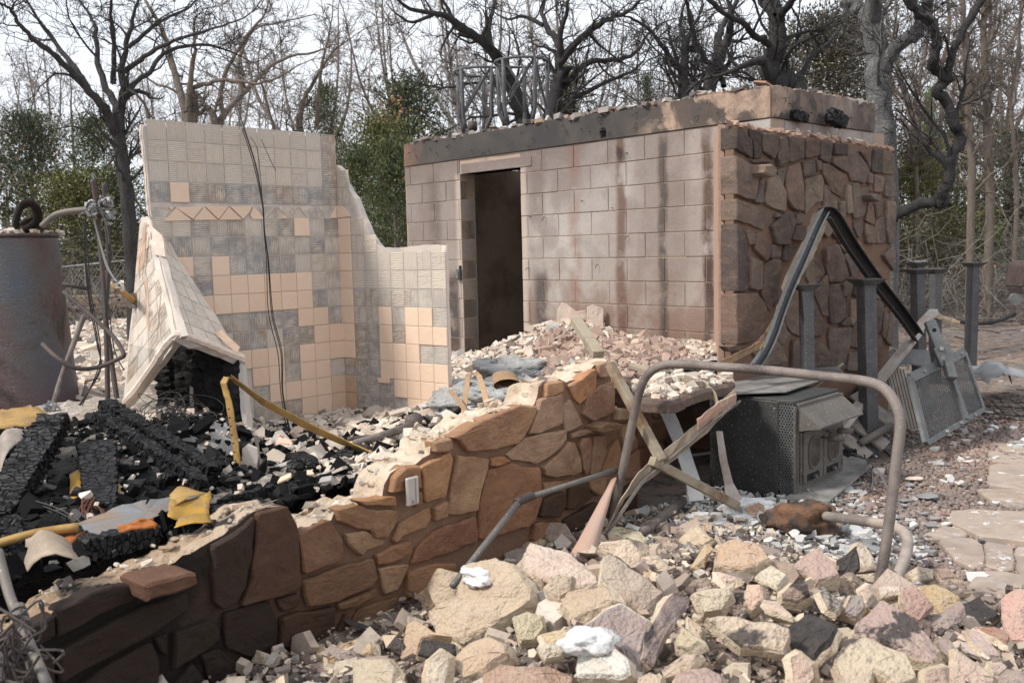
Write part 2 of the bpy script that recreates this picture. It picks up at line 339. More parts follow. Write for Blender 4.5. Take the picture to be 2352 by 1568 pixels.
def m_cmu(g):                    # fire stained concrete block
    p = g.pos(); fine = g.noise(120, 3, .7, p); md = g.noise(3.2, 5, .6, p); lo = g.noise(.9, 3, .5, p)
    u = g.dot(p, tuple(SH_B)); u = g.sub(u, SH_U0); z = g.dot(p, (0, 0, 1)); wob = g.mul(g.sub(g.noise(1.6, 3, .6, p), .5), .14); uu = g.add(u, wob)
    c = g.mix(g.rng(g.info(), 0, 1), (.43, .395, .37), (.49, .45, .42))
    c = g.mix(g.rng(lo, .4, .6, 0, .6), c, (.33, .265, .235)); c = g.mix(g.rng(md, .46, .62, 0, .6), c, (.26, .215, .195)); c = g.mix(g.mul(g.rng(g.noise(1.1, 4, .55, g.scale(p, (1, 1, .35)), dist=.4), .5, .6), .5), c, (.20, .155, .135)); c = g.mix(g.rng(g.noise(.6, 4, .6, p, dist=.6), .5, .62, 0, .28), c, (.24, .19, .17))
    c = g.mix(g.mul(g.rng(z, 1.6, .75, 0, 1), g.rng(md, .32, .52)), c, (.20, .115, .075))          # brown foot
    c = g.mix(g.mul(g.rng(z, 1.75, 2.55, 0, .75), g.rng(g.add(u, g.mul(md, .8)), .6, 1.8)), c, (.16, .12, .11))         # sooty top, left half
    c = g.mix(g.rng(u, 1.8, 3.6, 0, .38), c, (.17, .13, .11))
    for dk in DOORU: c = g.mix(g.mul(g.rng(g.math('ABSOLUTE', g.sub(u, dk)), .10, .05, 0, .8), g.rng(z, DOORZ + .02, DOORZ - .02)), c, g.mix(md, (.56, .48, .41), (.44, .36, .30)))
    for (k, w, lo_, hi, cc, amt) in STREAKS:
        d = g.math('ABSOLUTE', g.sub(uu, k)); f = g.rng(d, w * 1.25, w * .3, 0, amt * .9, True)
        f = g.mul(f, g.mul(g.rng(g.add(z, g.mul(md, .5)), lo_, lo_ + .15), g.rng(g.sub(z, g.mul(md, .3)), hi, hi - .2))); c = g.mix(g.mul(f, g.rng(g.noise(5, 4, .6, p), .3, .5)), c, cc)
    c = g.mix(g.mul(g.rng(fine, .54, .7), .5), c, (.15, .12, .105)); c = g.mix(g.rng(fine, .42, .3, 0, .5), c, (.55, .47, .42))
    return dict(c=c, r=.95, b=(g.add(g.mul(fine, .6), md), .55, .02))
def m_mort(g):
    p = g.pos(); n = g.noise(30, 4, .7, p); c = g.mix(n, (.34, .25, .19), (.44, .35, .28)); c = g.mix(g.rng(g.noise(2, 4, .6, p), .5, .7), c, (.2, .15, .12)); return dict(c=c, r=.95, b=(n, .5, .01))
mat('block_mortar', m_mort)
def m_cap(g):                    # poured ring beam, soot black with spalled pale patches
    p = g.pos(); u = g.sub(g.dot(p, tuple(SH_B)), SH_U0); a = g.sub(g.dot(p, tuple(SH_A)), SH_A0); n = g.noise(1.7, 5, .6, p, dist=.4); n2 = g.noise(9, 5, .7, p); n3 = g.noise(90, 3, .6, p)
    c = g.mix(g.rng(n, .4, .62), (.048, .046, .046), (.085, .073, .065))
    f = g.mul(g.rng(u, .8, .5), g.rng(g.noise(2.6, 5, .6, p, dist=.8), .49, .56)); c = g.mix(f, c, (.40, .29, .22))
    c = g.mix(g.mul(g.rng(u, .95, .35, 0, .6), g.rng(n2, .42, .6)), c, (.12, .085, .07)); c = g.mix(g.rng(a, .1, .5, 0, .65), c, g.ramp(n, [(.42, (.075, .062, .058)), (.54, (.17, .13, .11)), (.66, (.34, .28, .24))]))
    c = g.mix(g.mul(g.rng(u, 3.7, 4.2), g.rng(n, .35, .6)), c, (.24, .13, .09))
    return dict(c=c, r=.8, b=(g.add(n2, n3), .3, .01))
def fieldstone(base, soot):
    def f(g):
        co = g.oc(); i = g.info(); p = g.pos(); n = g.noise(3.5, 6, .65, co, dist=.5); n2 = g.noise(22, 5, .7, co); st = g.noise(6, 5, .6, g.scale(co, (1, 1, 2.2)), dist=1.0)
        c = g.ramp(i, [(k / (len(base) - 1), b) for k, b in enumerate(base)]); c = g.mix(g.rng(n, .38, .66, 0, .6), c, soot); c = g.mix(g.rng(st, .5, .7, 0, .35), c, (.42, .27, .17))
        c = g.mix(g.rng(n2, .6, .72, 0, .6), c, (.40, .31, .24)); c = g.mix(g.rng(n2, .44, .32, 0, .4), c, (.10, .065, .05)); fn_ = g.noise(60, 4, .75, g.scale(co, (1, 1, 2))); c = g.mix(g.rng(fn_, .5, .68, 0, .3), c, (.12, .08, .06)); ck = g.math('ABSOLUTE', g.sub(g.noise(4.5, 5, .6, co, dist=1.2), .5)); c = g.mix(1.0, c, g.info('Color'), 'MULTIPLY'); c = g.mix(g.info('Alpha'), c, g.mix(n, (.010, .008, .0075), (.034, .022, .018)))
        return dict(c=c, r=.85, b=(g.add(g.add(g.mul(n, 1.6), g.mul(n2, .6)), g.add(g.mul(st, .3), g.mul(fn_, .5))), .8, .02))
    return f
mat('shelter_fieldstone', fieldstone([(.19, .13, .105), (.26, .195, .155), (.13, .10, .09), (.36, .28, .205), (.18, .145, .13), (.23, .15, .115), (.15, .115, .10)], (.065, .052, .048)))
mat('wall_fieldstone', fieldstone([(.36, .175, .09), (.42, .24, .125), (.27, .125, .07), (.44, .28, .16), (.42, .18, .07), (.33, .19, .115)], (.19, .085, .05)))
def m_smort(g):                  # tan mortar between field stones, paler where freshly broken
    p = g.pos(); n = g.noise(5, 5, .65, p); f = g.noise(70, 3, .7, p); c = g.mix(n, (.26, .155, .10), (.19, .105, .07)); c = g.mix(g.rng(f, .5, .7, 0, .3), c, (.36, .25, .17))
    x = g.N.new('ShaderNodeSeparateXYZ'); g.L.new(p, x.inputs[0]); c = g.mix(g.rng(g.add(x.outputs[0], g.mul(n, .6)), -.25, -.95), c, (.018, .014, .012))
    return dict(c=c, r=.95, b=(g.add(n, f), .6, .015))
mat('wall_mortar', m_smort)
def m_brk(g):                    # freshly broken pale sandstone and mortar
    p = g.pos(); n = g.noise(6, 6, .65, p); f = g.noise(60, 3, .7, p); c = g.ramp(n, [(.35, (.42, .31, .22)), (.48, (.56, .45, .34)), (.65, (.66, .57, .46))])
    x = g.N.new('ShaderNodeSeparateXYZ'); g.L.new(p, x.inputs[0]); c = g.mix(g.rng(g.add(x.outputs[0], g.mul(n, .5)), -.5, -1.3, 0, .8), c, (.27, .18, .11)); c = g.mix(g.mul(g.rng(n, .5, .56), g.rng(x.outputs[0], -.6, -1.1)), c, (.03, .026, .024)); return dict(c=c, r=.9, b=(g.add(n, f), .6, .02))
mat('broken_stone', m_brk)
def m_shmort(g):
    p = g.pos(); n = g.noise(5, 5, .65, p); f = g.noise(70, 3, .7, p); c = g.mix(n, (.25, .155, .105), (.15, .095, .07)); return dict(c=c, r=.95, b=(g.add(n, f), .6, .015))
mat('shelter_mortar', m_shmort)
def m_top(g):
    p = g.pos(); n = g.noise(9, 5, .65, p); c = g.mix(n, (.46, .32, .25), (.33, .2, .15)); return dict(c=c, r=.95, b=(n, .6, .02))
mat('pink_mortar', m_top)
def m_tile(g):
    co = g.oc(); i = g.info(); n = g.noise(9, 3, .5, co); n2 = g.noise(25, 3, .6, co); p = g.pos()
    c = g.mix(i, (.73, .54, .40), (.79, .60, .46)); c = g.mix(g.rng(g.vor(25, co), .0, .06, .35, 0), c, (.3, .2, .13))
    c = g.mix(g.info('Alpha'), c, g.mix(g.rng(n, .4, .6), (.42, .24, .12), (.28, .17, .1)))
    return dict(c=c, r=.55, s=.35, b=(g.add(n, g.mul(n2, .3)), .35, .012))
mat('glazed_tile', m_tile)
def m_bed(g):                    # combed thinset left where a tile fell: soot sits in the grooves
    co = g.oc(False); i = g.info(); p = g.pos(); n = g.noise(3.3, 4, .6, p); x = g.N.new('ShaderNodeSeparateXYZ'); g.L.new(g.scale(co, (1, 1, 1)), x.inputs[0])
    hgt = g.rng(x.outputs[2], .0003, .0022); c = g.mix(i, (.60, .53, .46), (.68, .60, .51)); soot = g.mix(g.rng(n, .4, .62), (.22, .225, .24), (.34, .26, .19))
    edge = g.mul(g.rng(g.math('ABSOLUTE', x.outputs[0]), .028, .056), 1.0); blot = g.rng(g.noise(11, 4, .7, g.oc()), .42, .6)
    c2 = g.mix(g.mul(g.mul(g.sub(1.0, hgt), g.rng(g.info('Alpha'), 0, 1, .35, 1)), g.rng(n, .3, .5, .45, .95)), c, soot); c2 = g.mix(g.mul(g.mul(blot, .65), g.info('Alpha')), c2, g.mix(g.rng(n, .45, .6), (.22, .225, .24), (.30, .22, .16)))
    return dict(c=c2, r=.9, b=(g.noise(80, 3, .6, p), .2, .004))
mat('thinset_bed', m_bed)
def m_plaster(g):
    p = g.pos(); n = g.noise(5, 5, .6, p); c = g.mix(g.rng(n, .4, .62), (.62, .54, .47), (.48, .44, .41)); return dict(c=c, r=.95, b=(g.noise(40, 4, .6, p), .4, .006))
mat('plaster', m_plaster)
def m_lip(g):
    p = g.pos(); n = g.noise(18, 5, .7, p); return dict(c=g.mix(n, (.78, .66, .57), (.62, .50, .42)), r=.95, b=(n, .8, .012))
mat('plaster_edge', m_lip)
def m_char(g):                   # alligatored charcoal
    co = g.oc(); v = g.vor(22, g.scale(g.oc(), (1, 1.9, 1)), 'Distance', 'DISTANCE_TO_EDGE', .9); n = g.noise(30, 4, .7, co); e = g.rng(v, 0, .09)
    c = g.mix(e, (.002, .002, .002), (.013, .013, .015)); c = g.mix(g.rng(n, .62, .78), c, (.09, .088, .085)); return dict(c=c, r=.5, s=.3, b=(g.add(e, g.mul(n, .5)), 1.0, .02))
mat('charcoal', m_char)
def m_black(g):
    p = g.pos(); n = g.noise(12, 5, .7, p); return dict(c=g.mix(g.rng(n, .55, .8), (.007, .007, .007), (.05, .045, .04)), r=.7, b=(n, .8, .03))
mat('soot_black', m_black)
def metal(base, spots, rough=.6, m=.3, sc=8, amt=.6, speck=(.5, .47, .43), b=.2):
    def f(g):
        co = g.oc(); n = g.noise(sc, 6, .65, co); f2 = g.noise(110, 3, .6, co); c = g.mix(g.rng(n, .42, .62, 0, amt), base, spots); c = g.mix(g.rng(f2, .63, .7), c, speck)
        return dict(c=c, r=rough, m=m, s=.4, b=(g.add(n, f2), b, .006))
    return f
mat('post_metal', metal((.085, .085, .09), (.13, .125, .125), .6, .15))
mat('stove_steel', metal((.05, .051, .05), (.085, .083, .078), .55, .25, 5))
mat('stove_iron', metal((.13, .115, .10), (.08, .075, .07), .75, .1, 5))
mat('stove_top', metal((.16, .15, .14), (.33, .31, .29), .7, .2, 5, .8))
mat('rust_pipe', metal((.22, .185, .165), (.09, .07, .065), .7, .2, 4, .95, (.42, .38, .36), .4))
mat('grey_pipe', metal((.15, .14, .13), (.22, .19, .16), .7, .3, 6, .8))
mat('dark_pipe', metal((.07, .062, .06), (.12, .08, .07), .7, .3, 6, .8, (.25, .24, .23), .5))
mat('pale_pipe', metal((.42, .35, .30), (.16, .14, .13), .75, .2, 3, .9, (.5, .46, .43), .3))
mat('yellow_strap', metal((.40, .25, .08), (.22, .12, .05), .65, .3, 8, .7, (.5, .46, .43)))
mat('gold_sheet', metal((.50, .28, .04), (.20, .15, .09), .5, .4, 6, .8, (.5, .46, .43), .3))
mat('galv_sheet', metal((.30, .31, .32), (.40, .25, .13), .42, .7, 5, .7, (.5, .46, .43), .3))
mat('tan_sheet', metal((.40, .32, .24), (.27, .21, .16), .7, .2, 5, .8))
mat('tan_trim', metal((.38, .24, .13), (.22, .15, .10), .6, .2, 5, .8))
mat('rust_sheet', metal((.46, .28, .21), (.40, .30, .24), .7, .1, 3, .8))
mat('orange_rust', metal((.42, .14, .03), (.25, .07, .02), .9, .0, 18, .8))
mat('white_steel', metal((.50, .46, .42), (.33, .24, .18), .6, .2, 5, .7))
mat('bent_grey', metal((.15, .155, .16), (.10, .10, .10), .55, .3, 4, .5)); mat('beam_steel', metal((.06, .062, .066), (.10, .10, .10), .6, .3, 4, .5))
mat('grey_sheet', metal((.34, .34, .34), (.20, .20, .20), .6, .4, 5, .7))
mat('mower_red', metal((.085, .058, .05), (.06, .045, .042), .7, .1, 5, .8))
mat('cage_steel', metal((.16, .165, .165), (.10, .10, .10), .6, .3, 9, .7))
def m_wood(g):
    co = g.oc(); n = g.noise(6, 5, .6, g.scale(co, (1, 1, 8))); n2 = g.noise(4, 5, .6, co); c = g.mix(n, (.40, .34, .25), (.28, .24, .18)); c = g.mix(g.rng(n2, .5, .65), c, (.2, .12, .07)); return dict(c=c, r=.85, b=(n, .5, .006))
mat('weathered_bar', m_wood)
def m_tank(g):
    p = g.pos(); n = g.noise(2.2, 6, .6, p, dist=.5); n2 = g.noise(1.2, 4, .5, p); v = g.vor(32, p); f = g.noise(60, 4, .7, p); z = g.dot(p, (0, 0, 1))
    c = g.ramp(n2, [(.36, (.10, .12, .15)), (.5, (.12, .11, .11)), (.6, (.12, .07, .065))]); c = g.mix(g.rng(z, 1.0, .5, 0, .7), c, (.12, .04, .04)); c = g.mix(g.rng(n, .55, .66), c, (.045, .035, .032))
    c = g.mix(g.mul(g.mul(g.rng(f, .6, .68), g.rng(n, .42, .58)), .6), c, (.30, .28, .27)); return dict(c=c, r=.5, m=.35, s=.5, b=(g.add(g.rng(v, 0, .35), f), .3, .012))
mat('tank_steel', m_tank)
def rub(g):
    co = g.pos(); n = g.noise(7, 4, .6, co, dist=.5); n2 = g.noise(14, 5, .65, co); n3 = g.noise(70, 3, .6, co); c0 = g.info('Color'); a = g.info('Alpha')
    c = g.mix(g.rng(n2, .35, .65, 0, .5), c0, (.52, .42, .34)); c = g.mix(g.rng(n3, .45, .7, 0, .3), c, (.36, .29, .23)); c = g.mix(g.rng(g.noise(3, 5, .6, g.scale(co, (1, 2, 4))), .5, .7, 0, .35), c, (.36, .22, .18))
    ch = g.rng(g.add(n, g.mul(g.sub(a, .5), .62)), .5, .56); c = g.mix(g.mul(ch, .9), c, g.mix(n2, (.028, .026, .027), (.07, .062, .06)))
    c = g.mix(g.rng(n2, .66, .78, 0, .5), c, (.25, .17, .12)); return dict(c=c, r=.9, b=(g.add(g.add(n, g.mul(n2, .8)), g.mul(n3, .7)), .9, .03))
mat('rubble_stone', rub)
def m_flag(g):
    p = g.pos(); n = g.noise(4, 6, .65, p); w = g.noise(9, 6, .75, p, dist=.5); c = g.ramp(n, [(.35, (.34, .26, .21)), (.5, (.41, .33, .27)), (.65, (.32, .265, .235))]); c = g.mix(g.mul(g.rng(w, .57, .62), g.info('Alpha')), c, (.72, .71, .72))
    c = g.mix(g.rng(g.noise(50, 3, .6, p), .6, .75, 0, .6), c, (.15, .12, .1)); return dict(c=c, r=.9, b=(g.add(n, w), .5, .012))
mat('flagstone', m_flag)
def m_bf(g):
    co = g.pos(); i = g.info(); n = g.noise(9, 5, .65, co, dist=.4); n2 = g.noise(40, 4, .7, co); c = g.mix(i, (.60, .49, .36), (.66, .56, .44)); c = g.mix(g.rng(n, .45, .65, 0, .6), c, (.46, .34, .22)); c = g.mix(g.rng(n2, .55, .72, 0, .5), c, (.34, .26, .19)); return dict(c=c, r=.95, b=(g.add(g.mul(n, 1.5), g.mul(n2, .6)), .9, .03))
mat('broken_face', m_bf)
def bark(a, b, sp):
    def f(g):
        p = g.pos(); n = g.noise(9, 6, .7, g.scale(p, (1, 1, .35))); s = g.noise(45, 4, .7, p); c = g.mix(g.rng(n, .35, .65), a, b); c = g.mix(g.rng(s, .55, .64, 0, .8), c, sp); return dict(c=c, r=.95, b=(g.add(n, s), 1.0, .03))
    return f
mat('charred_bark', bark((.035, .034, .035), (.075, .07, .068), (.10, .095, .09)))
mat('ashen_bark', bark((.11, .11, .112), (.20, .195, .19), (.40, .39, .38)))
mat('brown_bark', bark((.14, .115, .095), (.22, .18, .15), (.26, .22, .19)))
mat('far_bark', bark((.19, .16, .14), (.28, .24, .21), (.32, .28, .25)))
mat('scorched_bark', bark((.26, .18, .13), (.17, .12, .09), (.3, .24, .19)))
def leaf(a, b):
    def f(g):
        i = g.island(); n = g.noise(1.3, 3, .6, g.pos()); c = g.mix(i, a, b); c = g.mix(g.rng(n, .5, .66, 0, .6), c, (.11, .085, .02)); return dict(c=c, r=.7)
    return f
mat('cedar_green', leaf((.05, .07, .032), (.105, .13, .055))); mat('cedar_dark', leaf((.035, .05, .026), (.075, .10, .05))); mat('cedar_olive', leaf((.09, .10, .03), (.18, .17, .06)))
mat('dead_cedar', leaf((.05, .045, .035), (.09, .08, .06))); mat('fresh_green', leaf((.12, .2, .04), (.2, .3, .06)))
def m_brush(g):
    i = g.island(); return dict(c=g.ramp(i, [(0, (.09, .08, .072)), (.5, (.17, .15, .135)), (1, (.27, .245, .225))]), r=.95)
mat('brush', m_brush)
mat('dry_leaf', lambda g: dict(c=g.mix(g.island(), (.28, .11, .04), (.40, .22, .12)), r=.8))
mat('wire', lambda g: dict(c=(.045, .04, .038), r=.6, m=.4)); mat('grey_wire', lambda g: dict(c=(.20, .195, .19), r=.6, m=.4)); mat('rust_wire', lambda g: dict(c=(.16, .07, .05), r=.7))
mat('tree_far', lambda g: dict(c=(.24, .21, .19), r=.95))

mat('litter', lambda g: dict(c=g.ramp(g.island(), [(0, (.10, .095, .09)), (.3, (.2, .17, .15)), (.5, (.36, .22, .16)), (.7, (.28, .25, .23)), (.9, (.5, .46, .42)), (1, (.07, .07, .07))]), r=.95))

def m_hm(g):
    i = g.island(); c = g.ramp(i, [(0, (.54, .45, .35)), (.2, (.62, .54, .43)), (.35, (.36, .29, .24)), (.5, (.50, .39, .30)), (.62, (.22, .18, .155)), (.75, (.46, .36, .31)), (.88, (.58, .52, .45)), (.95, (.10, .09, .085)), (1, (.3, .24, .2))]); n = g.noise(26, 4, .7, g.pos()); c = g.mix(g.rng(n, .5, .72, 0, .6), c, (.25, .19, .15)); return dict(c=c, r=.95, b=(n, .5, .01))
mat('heap_mix', m_hm)
# ---------------------------------------------------------------- layout of the place
AX_A = Vector((.733, .68, 0)).normalized()      # along the house wall, away from the camera
AX_B = Vector((-AX_A.y, AX_A.x, 0))             # across the house
ZV = Vector((0, 0, 1))
W0 = P(640, 900, 3.7); W0.z = 0
FW = Frame(W0, (.653, .757, 0), ZV)             # outer face of the low stone wall (normal towards the camera side)
WD = Vector((.653, .757, 0)).normalized(); WB = Vector((-WD.y, WD.x, 0))   # WB points into the house
# shelter: block front face passes pixel column 1648 at 7.4 m
q0 = P(1648, 700, 7.4); q0.z = 0
SH = Frame(q0, AX_B, ZV)
SH_B, SH_A = AX_B, AX_A
SH_U0 = q0.dot(AX_B)
# corner of the box at pixel column 1772
cu = SH.hit(1770, 280)[0]; CORN = SH.w(cu, 0); SH_A0 = CORN.dot(AX_A)
FR = Frame(CORN, AX_A, ZV)                       # right face of the box
VN = Vector((AX_A.y, -AX_A.x, 0))                # outward normal of the right face
VEN = Frame(CORN + VN * .12, AX_A, ZV)           # face of the stone veneer
def su(x, y): return SH.hit(x, y)
STREAKS = []
for (x, w, lo, hi, cc, amt) in [(1320, .09, .9, 2.7, (.24, .12, .075), .5), (1427, .06, .75, 2.75, (.12, .06, .04), .85), (1522, .055, .75, 2.5, (.05, .04, .035), .85), (1625, .06, 1.4, 2.5, (.09, .05, .035), .95), (1625, .05, .8, 1.5, (.06, .035, .03), .8),
                                (1240, .1, .8, 1.4, (.05, .045, .045), .9), (1112 + 125, .12, 2.0, 2.8, (.15, .11, .1), .6), (1035, .14, .3, 1.35, (.045, .04, .04), .9), (1000, .12, 1.5, 2.4, (.1, .08, .075), .6)]:
    STREAKS.append((su(x, 550)[0], w, lo, hi, cc, amt))
DOORU = [su(1062, 600)[0], su(1199, 600)[0]]; DOORZ = SH.hit(1130, 392)[1]
mat('fire_stained_block', m_cmu); mat('ring_beam', m_cap)
# heights of the heaps
ZC = []
for x, y, d in [(1300, 748, 8.3), (1215, 800, 8.9), (1090, 838, 9.0), (1645, 795, 7.3), (1500, 790, 7.8), (1400, 832, 6.6), (1250, 872, 6.2), (1150, 905, 6.0), (1060, 935, 5.9), (1040, 880, 7.2), (1550, 900, 6.0), (1640, 885, 6.2),
                (900, 965, 6.0), (980, 995, 5.4), (800, 985, 6.0), (700, 1015, 5.6), (620, 1065, 4.9), (900, 1050, 5.0), (850, 1110, 4.3), (740, 1130, 4.2), (600, 1180, 3.9), (400, 1240, 3.6), (250, 1260, 3.5), (100, 1160, 3.8), (300, 1000, 4.8),
                (100, 960, 5.4), (450, 960, 5.0), (20, 1000, 5.0), (200, 930, 6.0), (60, 935, 6.5), (220, 860, 9), (230, 780, 13), (220, 730, 18), (60, 780, 13), (-200, 1000, 5), (-200, 780, 13), (900, 700, 17), (1150, 1000, 5.0), (1300, 900, 5.5), (150, 1330, 3.15), (-100, 1300, 3.3)]:
    p = P(x, y, d); ZC.append((p.x, p.y, p.z))
ZCA = np.array(ZC)
def zin(x, y):
    x = np.asarray(x, float); y = np.asarray(y, float); d2 = (x[..., None] - ZCA[:, 0]) ** 2 + (y[..., None] - ZCA[:, 1]) ** 2 + .02; w = d2 ** -1.6
    return (w * ZCA[:, 2]).sum(-1) / w.sum(-1)
def sstep(a, b, x): t = np.clip((np.asarray(x, float) - a) / (b - a), 0, 1); return t * t * (3 - 2 * t)
def side(x, y): return (x - W0.x) * WB.x + (y - W0.y) * WB.y        # distance behind the wall face (+ inside the house)
def zout(x, y):
    x = np.asarray(x, float); y = np.asarray(y, float)
    h = .17 * sstep(4.8, 3.8, y) * sstep(1.9, .9, x) * sstep(-.6, .3, x) + .05 * sstep(4.6, 3.6, y) * sstep(3.2, 2.0, x) + .06 * sstep(5.9, 5.2, y) * sstep(2.0, 1.2, x) * sstep(-.2, .4, x)
    far = sstep(12, 40, y) * .25
    return h + far + .02 * np.sin(x * 2.1 + 1) * np.cos(y * 1.7)
def hit_h(x, y, fn, lift=0.0, d0=2.4, d1=30):
    r = ray(x, y); d = d0
    while d < d1:
        p = EYE + r * (d / r.y)
        if p.z <= float(fn(p.x, p.y)) + lift: return p
        d += .02
    return EYE + r * (d1 / r.y)
# ---------------------------------------------------------------- ground
xs = np.unique(np.concatenate([np.arange(-6, 9, .12), np.arange(-30, 45, 1.5), np.linspace(-600, 600, 25)])); ys = np.unique(np.concatenate([np.arange(-3, 12, .12), np.arange(12, 60, 1.5), np.linspace(60, 900, 15), np.linspace(-200, -3, 8)]))
Xg, Yg = np.meshgrid(xs, ys); rg = np.random.default_rng(3); Zg = zout(Xg, Yg) + np.where((Yg < 12) & (Yg > 1), rg.normal(0, .006, Xg.shape), 0)
ny, nx = Xg.shape; Vg = np.stack([Xg, Yg, Zg], -1).reshape(-1, 3); ii = (np.arange(ny - 1)[:, None] * nx + np.arange(nx - 1)[None]).reshape(-1)
gm = np_mesh('ground', Vg, np.stack([ii, ii + 1, ii + nx + 1, ii + nx], -1)); link('ground', gm, 'burnt_ground', kind='structure', smooth=True)
# inner rubble bed
xs = np.arange(-7, 3.2, .07); ys = np.arange(2.2, 20, .07); Xg, Yg = np.meshgrid(xs, ys); rg = np.random.default_rng(5)
S = side(Xg, Yg); Zg = zin(Xg, Yg) + rg.normal(0, .012, Xg.shape); ny, nx = Xg.shape; Vg = np.stack([Xg, Yg, Zg], -1).reshape(-1, 3)
al = (Xg - W0.x) * WD.x + (Yg - W0.y) * WD.y
ok = (S > np.where(al > 2.2, .25 + .1 * np.sin(al * 9), .1)) & ((Xg - CORN.x) * VN.x + (Yg - CORN.y) * VN.y < .15)
ok &= ~(((Xg - q0.x) * AX_A.x + (Yg - q0.y) * AX_A.y > .08) & ((Xg - q0.x) * AX_B.x + (Yg - q0.y) * AX_B.y < 4.2))
ii = (np.arange(ny - 1)[:, None] * nx + np.arange(nx - 1)[None]); okf = ok[:-1, :-1] & ok[1:, 1:] & ok[1:, :-1] & ok[:-1, 1:]; ii = ii[okf]
link('rubble_bed', np_mesh('rubble_bed', Vg, np.stack([ii, ii + 1, ii + nx + 1, ii + nx], -1)), 'rubble_bed', kind='stuff')
def inside(x, y): return (side(x, y) > .26) & ((x - CORN.x) * VN.x + (y - CORN.y) * VN.y < .02) & (((x - q0.x) * AX_A.x + (y - q0.y) * AX_A.y < -.02) | ((x - q0.x) * AX_B.x + (y - q0.y) * AX_B.y > 4.2))
# ---------------------------------------------------------------- low field stone wall
LW = thing('low_stone_wall', 'low broken fieldstone wall climbing from the dark lower left up to the centre', 'wall', W0)
prof = px('E', [(-1200, 1700), (-200, 1250), (190, 1010), (250, 900), (560, 745), (740, 685), (970, 655), (1150, 540), (1480, 400), (1750, 240)]) + px('D', [(200, 395), (330, 365), (460, 350), (530, 440), (575, 590), (660, 540), (830, 455), (900, 470), (940, 375), (1090, 315), (1180, 335), (1360, 250)]) + \
       px('C', [(70, 1200), (120, 1090), (210, 1025), (340, 1010), (470, 900), (480, 810), (625, 772), (650, 765), (880, 618), (1100, 530), (1250, 478), (1410, 470), (1430, 400), (1450, 300), (1490, 288), (1630, 262), (1690, 300), (1800, 230), (1940, 130), (1960, 100), (2060, 85), (2090, 120), (2095, 260), (2120, 500), (2240, 520), (2290, 640), (2330, 800), (2340, 1000)])
pr = [FW.hit(x, y) for x, y in prof]; fr_poly = pr + [(pr[-1][0] + .05, -.1), (pr[0][0], -.1)]
rpoly = []
for i in range(len(pr) - 1):
    a, b = pr[i], pr[i + 1]; n = max(1, int(math.hypot(a[0] - b[0], a[1] - b[1]) / .035)); rpoly += [(a[0] + (b[0] - a[0]) * k / n + U(-.006, .006), a[1] + (b[1] - a[1]) * k / n + U(-.01, .01)) for k in range(n)]
rpoly.append(pr[-1])
TH = .21
# core as strips so its rough top can rise and fall across the thickness
mb = MB(); vs = []; fs = []; n = len(rpoly); NT = 5
for i, (u, v) in enumerate(rpoly):
    vs.append(FW.w(u, -.1, -.022))
    for k in range(NT + 1):
        t = k / NT; vs.append(FW.w(u + (U(-.01, .01) if 0 < k else 0), v + (U(-.010, .010) if k else -.008) + .018 * mn.noise(Vector((u * 6, t * 4, 2))) - .02 * t, -.022 - TH * t))
    vs.append(FW.w(u, -.1, -.035 - TH))
m_ = NT + 3
for i in range(n - 1):
    for k in range(m_ - 1): fs.append((i * m_ + k, i * m_ + k + 1, (i + 1) * m_ + k + 1, (i + 1) * m_ + k))
fs += [tuple(range(m_)), tuple(reversed([(n - 1) * m_ + k for k in range(m_)]))]
mb.add(vs, fs); core = mb.build('mortar_core', 'wall_mortar', LW)
core.data.materials.append(MATS['broken_stone'])
for f in core.data.polygons:
    k = f.index % (m_ - 1)
    if 1 <= k <= NT: f.material_index = 1
